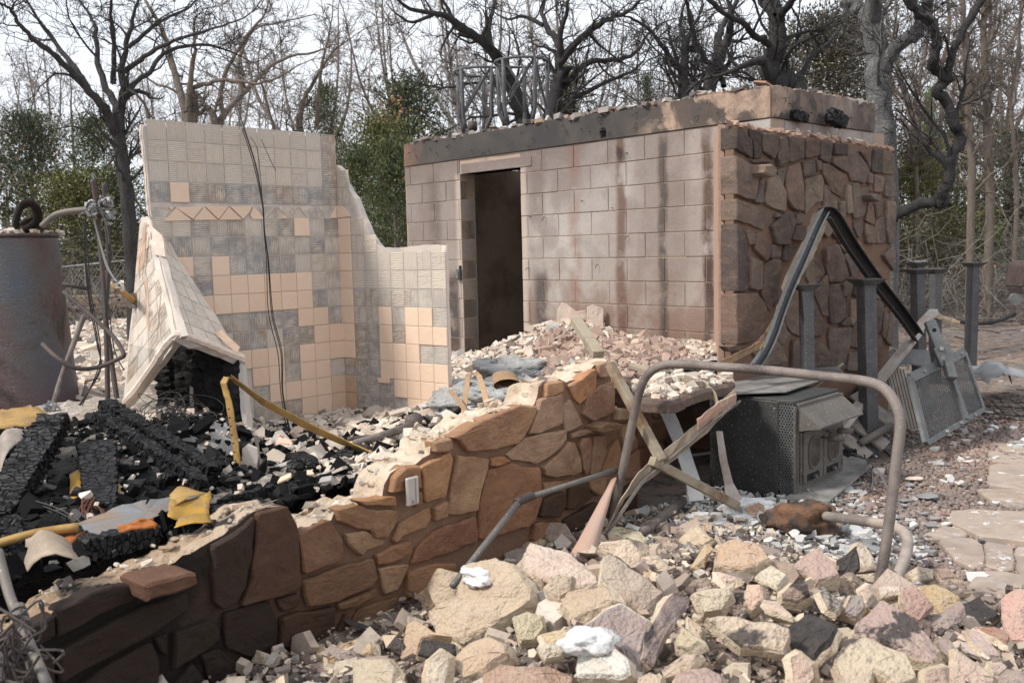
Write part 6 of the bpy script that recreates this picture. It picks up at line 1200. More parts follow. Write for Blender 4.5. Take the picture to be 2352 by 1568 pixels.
# wire mesh frame with bracket arm
CG = thing('mesh_frame', 'grey steel frame filled with expanded wire mesh leaning right of the posts', 'mesh frame', P(2120, 1010, 7.0))
c0, c1, c2, c3 = P(2090, 868, 7.0), P(2215, 808, 7.9), P(2258, 940, 7.55), P(2128, 1018, 6.7)
for a, b in ((c0, c1), (c1, c2), (c2, c3), (c3, c0)): MB().bar(a, b, .075 if a is c3 or a is c0 and b is c1 else .04, .03, (c1 - c0).cross(c3 - c0)).build('frame_bar', 'cage_steel', CG, bevel=.003)
mm0, mm1 = c0.lerp(c1, .62), c3.lerp(c2, .66); MB().bar(mm0, mm1, .07, .05, (c1 - c0).cross(c3 - c0)).build('middle_bar', 'cage_steel', CG, bevel=.003)
mb = MB(); nu, nv = 30, 17; nn = (c1 - c0).cross(c3 - c0).normalized(); S_ = lambda s, t: c0.lerp(c1, s).lerp(c3.lerp(c2, s), t); lines = []
for j in range(-nu, nu + nv):
    for sg in (1, -1):
        pts = []
        for k in range(nv + 1):
            s = (j + sg * k * .9) / nu; 
            if 0.02 <= s <= .98: pts.append(S_(s, k / nv))
        if len(pts) > 1: lines.append((pts, .0042))
V, Q = tubes(lines, 3); o = link('wire_mesh', np_mesh('wire_mesh', np.array(V) - np.array(CG.location), Q), 'cage_steel', CG)
for s, t_ in ((.2, 0), (.45, 0), (.62, .04), (.9, 0), (.3, 1), (.8, 1), (.55, 1)): q = S_(s, t_); w_ = nn if nn.dot(EYE - q) > 0 else -nn; mb = MB(); mb.tube([q + w_ * .015, q + w_ * .03], .014, 6); mb.build('bolt', 'grey_sheet', CG)
BA = thing('bracket_arm', 'heavy grey steel bracket arm with two bolts rising from the mesh frame', 'bracket', P(2180, 850, 7.3)); MB().bar(P(2135, 738, 7.6), P(2168, 822, 7.45), .085, .05, (0, 1, 0)).build('arm', 'cage_steel', BA, bevel=.004); MB().bar(P(2160, 795, 7.4), P(2178, 838, 7.35), .13, .05, (0, 1, 0)).build('arm_plate', 'cage_steel', BA, bevel=.004); MB().bar(P(2176, 830, 7.35), P(2186, 870, 7.25), .07, .06, (0, 1, 0)).build('arm_foot', 'cage_steel', BA, bevel=.004)
for x, y in ((2163, 800), (2166, 822), (2146, 758)): mb = MB(); mb.tube([P(x, y, 7.40), P(x, y, 7.34)], .018, 6); mb.build('bolt', 'grey_sheet' if y > 770 else 'soot_black', BA)
o = MB().prism([G(2030, 1035, .02), G(2060, 1060, .02), G(2110, 1045, .02), G(2140, 1020, .02), G(2125, 1010, .02), G(2060, 1020, .02)], ZV * .01).build('vent_grate', 'post_metal'); tag(o, 'black slotted vent grate lying flat below the mesh frame', 'grate')
sheet('crumpled_mesh_sheet', 'crumpled grey metal sheet lying on the ground behind the rightmost post', [(2230, 850, 9.0), (2320, 858, 9.2), (2330, 885, 8.6), (2265, 885, 8.6), .12], 'grey_sheet', amp=.02)
sheet('flat_screen_sheet', 'flat grey screen stretching to the right edge behind the crumpled sheet', [(2215, 838, 9.8), (2360, 850, 10.0), (2360, 872, 9.2), (2225, 850, 9.3), .02], 'grey_sheet', amp=.01)
wires('loose_cable', 'thin grey cable looping on the gravel beside the ash shelf', [[P(1955, 1040, 6.4), P(1990, 1055, 6.2), P(2020, 1085, 5.9), P(2042, 1130, 5.5)], [G(1860, 1115, .06), G(1930, 1135, .03), G(1970, 1140, .02), G(2000, 1120, .02), G(2002, 1080, .05), P(1985, 1045, 6.3)]], .007, 'grey_wire', 'cable')
# pieces of debris under the posts
cb('charred dark timber lying behind the white bars', (1900, 1000, 7.3), (2010, 860, 7.9), .07, .10, 12); cb('short charred block at the foot of the stove beside the base beam', (1885, 1052, 6.75), (1965, 1042, 6.8), .06, .10, 8)
pipe('coiled_spring', 'rusty coil wrapped tube lying on the base beam', [P(1975, 1018, 6.9), P(2045, 978, 7.1)], .03, 'grey_pipe', sub=1)
# ---------------------------------------------------------------- burnt mower at the right edge
MW = thing('burnt_mower', 'red brown burnt riding mower cut off by the right edge', 'mower', G(2352, 700, .1)); d = 14.5; _P = P; P = lambda x, y, d: _P(x + 12, y, d)
MB().prism([P(2333, 660, d), P(2336, 640, d), P(2342, 612, d), (P(2352, 600, d)), P(2420, 596, d), P(2440, 640, d), P(2440, 665, d)], Vector((0, .5, 0))).build('hood', 'mower_red', MW, bevel=.02)
MB().prism([P(2334, 662, d), P(2440, 668, d), P(2440, 682, d), P(2338, 676, d)], Vector((0, .4, 0))).build('frame', 'dark_pipe', MW)
for x, y, r in ((2322, 688, .09), (2400, 690, .16)): q = P(x, y, d - .1); mb = MB(); mb.tube([q, q + Vector((.03, .06, 0)), q + Vector((.07, .16, 0)), q + Vector((.08, .2, 0))], [r, r * .8, r * .8, r], 14); mb.build('wheel_rim', 'cage_steel', MW)
MB().bar(P(2325, 690, d), P(2400, 690, d), .04, .04).build('axle', 'rust_pipe', MW)

P = _P
# ---------------------------------------------------------------- rubble heap in front: every large stone is a thing
TAN, YEL, GRY, BRN, PNK, PUR, RED, WHT, BLK, CRM = (.54, .43, .31), (.56, .41, .24), (.30, .25, .23), (.29, .21, .16), (.52, .41, .34), (.32, .255, .24), (.33, .16, .11), (.66, .60, .54), (.05, .045, .042), (.64, .54, .41)
def roughen(m, amp, ph, cuts=1, far=False):
    b = bmesh.new(); b.from_mesh(m); bmesh.ops.triangulate(b, faces=b.faces)
    for _ in range(cuts): bmesh.ops.subdivide_edges(b, edges=[e for e in b.edges if e.calc_length() > .022], cuts=1)
    b.normal_update(); nn = [v.normal.copy() for v in b.verts]
    for v, n in zip(b.verts, nn):
        q = v.co * 9 + Vector((ph * 3, ph, 0)); k = abs(mn.noise(q)) * 1.2 + abs(mn.noise(q * 2.7)) * .6 + mn.noise(q * 7) * .25; v.co += n * amp * (k - .45)
    b.to_mesh(m); b.free()
def stone(poly, z, th, col, char, label, nrm=(-.12, -.55, .82), lift=.06, name='rubble_stone', group=None, cat='stone', d=None):
    q = px(z, poly); cx = sum(p[0] for p in q) / len(q); cy = sum(p[1] for p in q) / len(q); c = hit_h(cx, cy, zout, lift) if d is None else P(cx, cy, d); n = Vector(nrm).normalized(); u = Vector((1, 0, 0)); u = (u - n * u.dot(n)).normalized(); v = n.cross(u)
    f = Frame(c, u, v); uv = [f.hit(x, y) for x, y in q]; mb = MB(); n_ = f.n; p = chaikin(uv, .04); p = resample(p, .04, .006); N = len(p); ax = sum(a for a, b in p) / N; ay = sum(b for a, b in p) / N; sz = min(math.hypot(a - ax, b - ay) for a, b in p); e = min(.010, sz * .2); p2 = inset(p, e); tx, ty = U(-.12, .12), U(-.12, .12); vs = []
    low = inset(p, -U(.0, .02)); bot = inset(p, min(sz * .5, U(.01, .03)))
    for a, b in bot: vs.append(f.w(a, b, -th * U(.9, 1.05)))
    for a, b in low: vs.append(f.w(a + U(-1, 1) * .004, b + U(-1, 1) * .004, -th * U(.4, .6)))
    for a, b in p: vs.append(f.w(a, b, -e * U(.8, 1.4)))
    ph = U(0, 6)
    for k in (1, .72, .4):
        for a, b in p2: x, y = ax + (a - ax) * k, ay + (b - ay) * k; vs.append(f.w(x, y, U(-.003, .003) + .012 * math.sin(x * 17 + ph) * math.cos(y * 21 + ph) + (1 - k) * th * .08))
    vs.append(f.w(ax, ay, th * .05)); fs = []
    for r in range(5):
        for i in range(N): j = (i + 1) % N; fs.append((r * N + i, r * N + j, (r + 1) * N + j, (r + 1) * N + i))
    for i in range(N): fs.append((5 * N + i, 5 * N + (i + 1) % N, 6 * N))
    fs.append(tuple(reversed(range(N)))); o = mb.add(vs, fs).build(name, 'rubble_stone'); o.data.materials.append(MATS['broken_face'])
    for f_ in o.data.polygons:
        if f_.index < 2 * N or f_.index == len(o.data.polygons) - 1: f_.material_index = 1
    roughen(o.data, min(.010, sz * .12), ph); o.color = (*[min(1, k * U(.93, 1.07)) for k in col], char); return tag(o, label, cat, group)
L_, R_, F_, U_ = (-.45, -.5, .74), (.35, -.5, .79), (-.05, -.75, .66), (-.08, -.3, .95)
HERO = [('X', [(745, 780), (960, 720), (1080, 760), (1200, 920), (1190, 1000), (960, 1160), (760, 1290), (560, 1220), (520, 1090), (700, 980)], .14, TAN, .08, 'large tan boulder slab with a patch of white ash on it', L_, .16),
 ('X', [(1150, 720), (1200, 615), (1480, 690), (1640, 830), (1670, 900), (1500, 920), (1330, 870), (1160, 800)], .09, CRM, .05, 'long cream block lying above the crumbly mortar lump', U_, .12), ('X', [(1300, 490), (1440, 490), (1500, 590), (1480, 690), (1310, 620)], .10, BRN, .15, 'brown grey stone left of the salmon rust sheet', F_, .08),
 ('X', [(1228, 500), (1300, 485), (1310, 600), (1230, 575)], .08, TAN, 0, 'small tan stone against the brown grey stone', F_, .08), ('X', [(1030, 620), (1130, 560), (1310, 600), (1240, 640), (1060, 680)], .06, YEL, 0, 'thin yellowish slab near the foot of the thin grey pipe', U_, .08), ('X', [(1030, 690), (1180, 640), (1160, 820), (1060, 800)], .08, GRY, .1, 'grey stone behind the large tan boulder slab', F_, .05),
 ('X', [(1700, 700), (1770, 705), (2110, 970), (1960, 1090), (1880, 1030), (1680, 860)], .10, (.42, .36, .30), .3, 'long grey topped block slanting down to the right', (.15, -.5, .85), .12), ('X', [(1450, 950), (1700, 900), (1780, 1010), (1470, 1180), (1450, 1100), (1390, 1040)], .09, TAN, 0, 'tan block with a broken lower edge below the mortar lump', L_, .12),
 ('X', [(1550, 1180), (1700, 1080), (1810, 1035), (2010, 1150), (1960, 1330), (1960, 1480), (1920, 1530), (1870, 1480), (1800, 1350), (1650, 1260)], .05, (.30, .25, .25), .2, 'purple grey flat slab with pale crust at the centre bottom', F_, .14), ('X', [(2180, 950), (2290, 1000), (2200, 1150), (2030, 1470), (1960, 1400), (1980, 1230)], .09, (.20, .16, .15), .4, 'dark brown slab standing on its long edge', (.5, -.6, .6), .15),
 ('X', [(1520, 1240), (1620, 1220), (1850, 1400), (1870, 1500), (1800, 1540), (1500, 1520)], .10, (.75, .68, .63), 0, 'stone coated in white ash at the bottom centre', L_, .16), ('X', [(1690, 620), (1850, 600), (1950, 700), (1960, 830), (1880, 820), (1760, 700)], .09, CRM, 0, 'cream stone behind the long grey topped block', F_, .08), ('X', [(1710, 530), (1800, 505), (1950, 550), (2010, 610), (1980, 640), (1730, 590)], .07, CRM, 0, 'flat cream stone at the foot of the pipe frame', U_, .06),
 ('X', [(1950, 720), (2060, 710), (2140, 790), (2120, 840), (1980, 830)], .07, CRM, 0, 'squarish cream stone right of the cream stone cluster', F_, .05), ('X', [(2020, 620), (2130, 580), (2170, 640), (2130, 700), (2050, 680)], .06, TAN, 0, 'small tan stone beside the flat cream stone', U_, .05), ('X', [(2180, 580), (2300, 500), (2352, 510), (2350, 640), (2230, 650)], .07, CRM, .05, 'cream block right of the small tan stone', L_, .05),
 ('X', [(440, 1380), (480, 1270), (700, 1300), (710, 1400), (640, 1430)], .09, BLK, .9, 'small black sooty stone below the large tan boulder slab', F_, .12), ('X', [(670, 1420), (780, 1290), (930, 1250), (1050, 1300), (1060, 1380), (900, 1480), (740, 1520)], .10, TAN, .1, 'hollowed tan stone at the bottom left of centre', L_, .14), ('X', [(530, 1400), (600, 1345), (660, 1400), (640, 1590), (500, 1600)], .07, CRM, 0, 'narrow cream stone pointing up at the bottom edge', F_, .16),
 ('X', [(0, 1400), (240, 1390), (300, 1480), (280, 1600), (0, 1600)], .10, TAN, .05, 'tan block at the foot of the dark stone wall', L_, .1), ('X', [(0, 1270), (130, 1245), (155, 1370), (60, 1400), (0, 1390)], .08, YEL, .15, 'orange yellow stone leaning at the dark wall foot', L_, .06), ('X', [(-170, 1350), (0, 1270), (20, 1390), (-160, 1420)], .07, (.5, .33, .15), .3, 'flat orange stone left of the orange yellow stone', U_, .06),
 ('X', [(1090, 1120), (1180, 1080), (1290, 1110), (1310, 1200), (1240, 1290), (1140, 1300)], .08, TAN, .05, 'rounded tan lump right of the large tan boulder slab', F_, .12), ('X', [(1270, 1230), (1400, 1200), (1520, 1210), (1460, 1280), (1300, 1290)], .05, TAN, .1, 'thin tan flake over a hollow lump', U_, .14), ('X', [(890, 1500), (1010, 1430), (1350, 1450), (1500, 1500), (1480, 1600), (880, 1600)], .10, (.38, .22, .16), .1, 'red brown block at the bottom edge with pale specks', U_, .14),
 ('X', [(370, 1180), (430, 1140), (560, 1230), (680, 1260), (480, 1275), (440, 1380), (330, 1400)], .10, YEL, 0, 'yellowish stone wedged between the wall and the large boulder', L_, .08), ('X', [(1310, 900), (1380, 830), (1500, 850), (1480, 960), (1400, 1000), (1310, 960)], .10, (.46, .37, .28), .1, 'round crumbly mortar lump between the cream block and the tan block', F_, .14), ('X', [(1230, 880), (1290, 860), (1300, 960), (1260, 1010), (1215, 950)], .07, BRN, .3, 'small brown stone left of the crumbly mortar lump', F_, .1),
 ('X', [(440, 960), (560, 870), (680, 960), (560, 1060), (440, 1140)], .08, YEL, .05, 'yellow edged slab under the left side of the large boulder', L_, .05), ('X', [(1240, 1330), (1330, 1290), (1440, 1330), (1420, 1400), (1300, 1420)], .08, CRM, 0, 'small cream lump beneath the thin tan flake', F_, .14), ('X', [(2080, 1480), (2230, 1370), (2340, 1370), (2280, 1450), (2100, 1530)], .06, TAN, .1, 'ridged tan stone at the foot of the dark brown slab', L_, .14), ('X', [(1930, 1520), (2000, 1480), (2110, 1520), (2080, 1600), (1920, 1600)], .07, TAN, .05, 'yellowish stone on the bottom edge right of the purple grey slab', U_, .14),
 ('X', [(2060, 850), (2140, 860), (2140, 960), (2060, 980)], .06, TAN, .05, 'tan piece right of the end of the grey topped block', F_, .05),
 ('Y', [(270, 760), (290, 640), (400, 590), (560, 620), (660, 740), (560, 770), (400, 800)], .12, (.52, .36, .26), .12, 'large pinkish tan block below the burnt lump', (-.1, -.4, .9), .12), ('Y', [(540, 850), (650, 770), (770, 850), (700, 930), (640, 890)], .04, (.68, .54, .46), 0, 'notched pale pink chip between the two large pink blocks', U_, .1), ('Y', [(790, 800), (870, 700), (980, 650), (1060, 740), (1130, 850), (960, 900), (900, 830)], .12, (.48, .32, .28), .05, 'large pink purple block with a yellow lower face', (.1, -.45, .88), .12),
 ('Y', [(1095, 740), (1230, 640), (1260, 800), (1180, 880), (1100, 860)], .06, (.12, .11, .11), .8, 'charcoal grey wedge left of the cream wedge', F_, .1), ('Y', [(1230, 640), (1262, 610), (1350, 720), (1360, 930), (1240, 780)], .09, CRM, 0, 'cream wedge shaped stone left of the foot of the pipe frame', (.3, -.6, .7), .1), ('Y', [(210, 1130), (420, 1110), (780, 1195), (790, 1260), (740, 1370), (460, 1330), (350, 1240)], .10, CRM, .42, 'long cream block with a sooty black top', (-.1, -.7, .7), .16),
 ('Y', [(760, 1180), (900, 1080), (1110, 1190), (1060, 1300), (950, 1400), (800, 1360)], .06, BLK, .9, 'flat black slab in the middle of the front heap', U_, .12), ('Y', [(1310, 1080), (1400, 1000), (1560, 1080), (1790, 1330), (1760, 1420), (1500, 1330), (1200, 1230), (1220, 1160)], .12, (.46, .32, .30), .5, 'big charred slab with a pink purple band', (.0, -.35, .93), .16),
 ('Y', [(1080, 1410), (1170, 1270), (1300, 1250), (1560, 1370), (1640, 1540), (1500, 1600), (1350, 1500), (1330, 1600), (1160, 1600)], .12, (.56, .44, .33), .46, 'big slab half cream and half charred at the bottom edge', (-.1, -.5, .85), .18), ('Y', [(1540, 940), (1640, 920), (1760, 1060), (1650, 1170), (1560, 1120), (1530, 1020)], .09, (.40, .28, .22), .15, 'rough brown stone right of the white cube', F_, .1),
 ('Y', [(1650, 910), (1760, 890), (1940, 1000), (1900, 1110), (1800, 1110), (1700, 1010)], .10, (.48, .35, .20), .15, 'yellow brown block with a dusky purple top', (.0, -.6, .8), .1), ('Y', [(1370, 930), (1440, 910), (1520, 920), (1530, 980), (1400, 1000)], .06, (.72, .64, .52), 0, 'small white cube shaped stone at the foot of the pipe frame', F_, .1), ('Y', [(1260, 940), (1310, 900), (1350, 980), (1300, 1020)], .05, (.62, .44, .40), 0, 'small pink stone beside the white cube', F_, .1),
 ('Y', [(2190, 1000), (2260, 940), (2380, 930), (2380, 1290), (2260, 1290), (2200, 1120)], .10, (.60, .38, .32), 0, 'large smooth pink stone at the right edge', L_, .12), ('Y', [(1950, 1020), (2050, 980), (2200, 1110), (2100, 1170), (1960, 1160)], .06, BLK, .9, 'charcoal black slab left of the smooth pink stone', U_, .08), ('Y', [(1850, 1530), (1910, 1340), (2050, 1440), (2170, 1520), (2150, 1600), (1860, 1600)], .08, (.62, .45, .36), 0, 'pale pinkish stone with a pointed top at the lower right', F_, .12),
 ('Y', [(2020, 1180), (2190, 1190), (2260, 1260), (2240, 1310)], .05, RED, .1, 'dark red flat stone near the smooth pink stone', U_, .1), ('Y', [(1570, 830), (1640, 780), (1740, 800), (1750, 880), (1620, 900)], .09, (.64, .54, .42), 0, 'round cream lump right of the pale pipe', F_, .05), ('Y', [(1740, 790), (1850, 790), (1910, 860), (1800, 870)], .05, BRN, .3, 'brown flat stone behind the yellow brown block', U_, .05),
 ('Y', [(2110, 1420), (2200, 1410), (2240, 1450), (2180, 1500), (2120, 1470)], .06, (.55, .4, .36), .05, 'small oval pink stone above the lower right corner', U_, .1), ('Y', [(0, 1600), (20, 1490), (220, 1440), (330, 1500), (350, 1600)], .09, (.40, .28, .26), .1, 'pinkish grey block at the bottom edge', U_, .14), ('Y', [(790, 1390), (850, 1360), (940, 1440), (960, 1530), (900, 1600), (800, 1600)], .07, TAN, 0, 'tan stone on the bottom edge below the flat black slab', F_, .14),
 ('Y', [(20, 600), (160, 510), (280, 600), (200, 660), (60, 650)], .07, CRM, 0, 'cream block with a broken corner below the ash patch', L_, .06), ('Y', [(150, 490), (260, 490), (260, 550), (160, 560)], .05, (.62, .47, .30), 0, 'small square orange cream brick piece', F_, .05), ('Y', [(470, 370), (560, 340), (610, 370), (620, 490), (540, 480)], .08, (.46, .30, .22), .2, 'orange and purple block standing left of the burnt lump', F_, .05),
 ('Y', [(140, 960), (380, 920), (400, 980), (330, 1090), (200, 1110)], .08, (.60, .50, .36), .05, 'cream stone with ridged face above the long sooty block', (-.1, -.75, .6), .13), ('Y', [(490, 900), (590, 900), (600, 1000), (500, 1100), (480, 1000)], .08, (.60, .48, .36), .15, 'upright cream stone with a grey side', L_, .12), ('Y', [(600, 1000), (700, 1010), (800, 1110), (650, 1060)], .06, (.62, .48, .38), .1, 'pointed cream chip above the flat black slab', U_, .12),
 ('Y', [(730, 960), (800, 890), (900, 900), (920, 980), (830, 1030), (730, 1010)], .10, (.20, .15, .12), .5, 'round dark crumbly lump in the middle of the heap', F_, .12), ('Y', [(1140, 1100), (1190, 980), (1270, 970), (1290, 1060), (1230, 1140)], .08, (.28, .25, .23), .5, 'grey stone with pale specks left of the big charred slab', F_, .12), ('Y', [(990, 950), (1040, 930), (1130, 1040), (1110, 1100), (1040, 1060)], .06, (.30, .26, .24), .5, 'dark leaning stone beside the pale specked stone', R_, .12),
 ('Y', [(1750, 1260), (1850, 1270), (1920, 1400), (1860, 1440), (1790, 1350)], .07, PUR, .1, 'purple stone right of the big charred slab', L_, .1), ('Y', [(100, 1130), (190, 1190), (190, 1260), (110, 1250)], .06, CRM, 0, 'small cream stone left of the long sooty block', F_, .14), ('Y', [(10, 1270), (60, 1190), (180, 1290), (100, 1350), (20, 1330)], .07, TAN, 0, 'tan piece below the small cream stone', L_, .14), ('Y', [(2150, 1530), (2240, 1460), (2380, 1500), (2380, 1600), (2200, 1600)], .07, PUR, .1, 'purple pink stone in the lower right corner', U_, .12),
 ('Y', [(1450, 1500), (1560, 1540), (1640, 1600), (1400, 1620)], .06, PNK, .05, 'pink slab fragment on the bottom edge', U_, .16), ('Y', [(1700, 1480), (1830, 1450), (1850, 1600), (1690, 1600)], .07, (.42, .32, .28), .2, 'pinkish brown cube on the bottom edge', F_, .12), ('Y', [(1960, 1190), (2080, 1230), (2200, 1400), (2120, 1400), (2000, 1290)], .06, (.55, .42, .38), 0, 'long pale pink stone under the dark red stone', U_, .08), ('Y', [(290, 810), (430, 850), (440, 870), (350, 900), (300, 850)], .04, (.66, .54, .42), 0, 'thin cream flake below the large pinkish tan block', U_, .1)]
for z, poly, th, col, ch, lb, nr, lf in HERO: stone(poly, z, th, col, ch, lb, nr, lf)
BL_ = thing('burnt_lump', 'burnt brown lump with blistered surface at the front of the stove shelf', 'burnt lump', hit_h(1840, 1205, zout, .05)); mb = MB(); c0_ = BL_.location
b = bmesh.new(); bmesh.ops.create_icosphere(b, subdivisions=4, radius=1)
from mathutils import noise as mn
for v in b.verts: k = 1 + .45 * mn.noise(v.co * 1.9 + Vector((3, 1, 7))) + .12 * mn.noise(v.co * 6); v.co = Vector((v.co.x * .21 * k, v.co.y * .12 * k, v.co.z * .11 * k + .02))
m = bpy.data.meshes.new('lump'); b.to_mesh(m); b.free(); mat('blistered', lambda g: dict(c=g.mix(g.rng(g.noise(5, 5, .6, g.oc()), .42, .6), (.19, .10, .055), (.03, .028, .028)), r=.7, b=(g.noise(16, 5, .6, g.oc()), .9, .03))); o = link('lump', m, 'blistered', BL_, smooth=True)
# white ash patches lying on stones
def ashpile(lb, cx, cy, rx, ry, h, seed, fn=None, d=None, lift=.16):
    c = hit_h(cx, cy, zout, lift) if d is None else P(cx, cy, d); b = bmesh.new(); bmesh.ops.create_icosphere(b, subdivisions=4, radius=1)
    for v in b.verts: k = 1 + .55 * mn.noise(v.co * 1.6 + Vector((seed, 0, 0))) + .16 * mn.noise(v.co * 6 + Vector((seed, 5, 0))) + .07 * mn.noise(v.co * 16); v.co = Vector((v.co.x * rx * k, v.co.y * ry * k, v.co.z * h * k))
    m = bpy.data.meshes.new('ash_patch'); b.to_mesh(m); b.free(); o = link('ash_patch', m, 'pure_ash' if d is None else 'white_ash', loc=c, smooth=True); return tag(o, lb, 'ash', kind='stuff')
mat('pure_ash', lambda g: dict(c=g.mix(g.rng(g.noise(14, 5, .7, g.pos()), .35, .55), (.52, .50, .48), (.84, .83, .82)), r=1, s=.1, b=(g.noise(40, 5, .7, g.pos()), .8, .02)))
ashpile('white ash patch on top of the large tan boulder slab', 1112, 1318, .10, .10, .03, 1, lift=.2); ashpile('white ash crust heaped on the ash coated stone', 1355, 1470, .08, .055, .035, 5, lift=.2); ashpile('white ash heap between rubble and stove', 1650, 1192, .22, .12, .025, 9, lift=.02); ashpile('grey white ash mound in front of the stove corner', 1720, 1172, .16, .10, .07, 14, lift=.03)
# filler stones of the heap: a handful of shapes, copied
VAR = []
for i in range(22):
    b = bmesh.new(); rr = random.Random(i + 50); kx, ky, kz = rr.uniform(.8, 1.2), rr.uniform(.5, .85), rr.uniform(.16, .45); pts = []
    for _ in range(rr.randint(7, 11)):
        v = Vector((rr.uniform(-1, 1), rr.uniform(-1, 1), rr.uniform(-1, 1))); m_x = max(abs(v.x), abs(v.y), abs(v.z)); v = v / m_x * rr.uniform(.8, 1); pts.append(Vector((v.x * kx, v.y * ky, v.z * kz)))
    mb = MB(); hull(mb, pts); m = mb.mesh('rubble_stone'); b.from_mesh(m); bmesh.ops.bevel(b, geom=list(b.edges), offset=.008, segments=1, affect='EDGES', clamp_overlap=True); bmesh.ops.triangulate(b, faces=b.faces); bmesh.ops.subdivide_edges(b, edges=[e for e in b.edges if e.calc_length() > .35], cuts=1, use_grid_fill=False)
    for v in b.verts: v.co += v.co.normalized() * .03 * mn.noise(v.co * 3 + Vector((i, 0, 0)))
    b.to_mesh(m); b.free(); m.materials.append(MATS['rubble_stone']); m.materials.append(MATS['broken_face'])
    for f_ in m.polygons:
        if (f_.normal.x > .3) if i % 2 else (f_.normal.y < -.3 and i % 4 == 0): f_.material_index = 1
    VAR.append(m)
rr = random.Random(99); n_ = 0; tries = 0
def ymax(x): return np.minimum(5.7, 4.12 + np.maximum(0, 1.9 - x) * 1.6)
CW = {TAN: 'tan', CRM: 'cream', YEL: 'yellowish', PNK: 'pink', GRY: 'grey', BRN: 'brown', PUR: 'purple grey'}
COLS = [TAN, CRM, TAN, YEL, PNK, GRY, BRN, GRY, PUR, BRN]
while n_ < 280 and tries < 20000:
    tries += 1; x, y = rr.uniform(-1.3, 3.4), rr.uniform(2.7, 5.6)
    if side(x, y) > -.04: continue
    den = float(sstep(ymax(x) + .1, ymax(x) - .4, y)) * (1 if y < 4.6 else .35)
    if x > 1.3 and y > 5.1: continue
    if rr.random() > den: continue
    s = rr.choice([.04, .05, .06, .07, .085, .10]) * (1.0 if y < 4.6 else .6); o = bpy.data.objects.new('rubble_stone', rr.choice(VAR)); COL.objects.link(o)
    o.location = (x, y, float(zout(x, y)) + rr.uniform(-.3, .8) * s); o.rotation_euler = (rr.gauss(0, .5), rr.gauss(0, .5), rr.uniform(0, 6.28)); k = s * rr.uniform(.8, 1.3); o.scale = (k * rr.uniform(.85, 1.5), k, k * rr.uniform(.6, 1.1))
    c = rr.choice(COLS) if x < 1.6 else rr.choice([PNK, PUR, PNK, TAN, BRN]); cc_ = rr.choice([0, .05, .1, .3, .4, .55, .9]); o.color = (*c, cc_)
    wd = ('tiny' if s < .045 else 'small' if s < .07 else 'fist sized') + ' ' + ('soot black' if cc_ > .8 else CW[c]); sd_ = 'left part' if x < .4 else 'middle' if x < 1.3 else 'right part'
    tag(o, wd + ' broken stone, ' + sd_ + ' of the front heap, ' + ('at the bottom edge' if y < 3.4 else 'half way up' if y < 4.0 else 'on its far slope'), 'stone', 'small loose stones of the front heap'); n_ += 1
rg = np.random.default_rng(31)
def outp(n, fx, fy, cond, seed, up=(.0, .03)):
    rg = np.random.default_rng(seed); P_ = []
    while sum(len(a) for a in P_) < n:
        x = rg.uniform(*fx, 8000); y = rg.uniform(*fy, 8000); m = cond(x, y, rg.uniform(0, 1, 8000)); P_.append(np.stack([x[m], y[m]], 1))
    a = np.concatenate(P_)[:n]; z = zout(a[:, 0], a[:, 1]); return np.stack([a[:, 0], a[:, 1], z + rg.uniform(*up, len(a))], 1)
heapc = lambda x, y, r: (side(x, y) < -.03) & (r < sstep(ymax(x) + .25, ymax(x) - .5, y))
p = outp(3600, (-1.5, 3.6), (2.5, 5.9), heapc, 32, (0, .06)); o = chips('heap_chips', p, np.random.default_rng(1).gamma(1.5, .014, len(p)) + .006, (.08, .3), 'heap_mix', .7, seed=33, aspect=(.4, .9)); tag(o, 'small chips and crumbs filling the gaps of the front heap', 'rubble')
p = outp(9000, (-1.2, 3.4), (2.5, 5.9), heapc, 39, (-.005, .03)); o = chips('heap_grit', p, np.random.default_rng(21).gamma(1.5, .004, len(p)) + .003, (.2, .6), 'heap_mix', .7, seed=40); tag(o, 'fine grit and dust between the stones of the front heap', 'rubble')
p = outp(1500, (-1.5, 3.6), (2.5, 5.6), heapc, 35, (0, .04)); o = chips('heap_crumbs', p, np.random.default_rng(1).uniform(.01, .035, len(p)), (.3, .7), 'gravel_bed', .7, seed=3); tag(o, 'dark crumbs between the stones of the heap', 'rubble')
p = outp(2200, (.6, 2.4), (4.6, 6.2), lambda x, y, r: (side(x, y) < -.05) & (r < sstep(.0, .5, 1 - np.abs(x - 1.4))), 36, (0, .03)); o = chips('ashy_chips', p, np.random.default_rng(2).gamma(1.6, .010, len(p)) + .005, (.08, .3), 'ash_flakes', .5, seed=37); tag(o, 'ash coloured chips between the stove and the heap', 'rubble')
# gravel
grc = lambda x, y, r: (x > 1.7 + (y < 5) * .2) & (y > 3.2) & (x < 1.2 + y * .62) & (r < sstep(9.8, 6.6, y) + .02) & (side(x, y) < -.3) & ~((x > 1.75) & (x < 3.0) & (y > 6.2) & (y < 7.2) & (x < y - 4.1))
p = outp(21000, (1.5, 7.0), (3.2, 9.8), grc, 41, (-.004, .012)); sz_ = np.random.default_rng(4).uniform(.012, .024, len(p)) * np.interp(p[:, 1], [3.5, 8], [1.1, 1.1]); o = pebbles('gravel', p, sz_, 'pebbles', 5, .7); tag(o, 'reddish brown river gravel along the path', 'gravel')
p = outp(500, (1.7, 6.0), (4.2, 8.8), lambda x, y, r: (side(x, y) < -.4), 43, (.012, .03)); o = chips('gravel_flakes', p, np.random.default_rng(5).gamma(2, .013, len(p)) + .01, (.08, .3), 'ash_flakes', .25, seed=44); tag(o, 'pale flakes scattered over the gravel', 'debris')
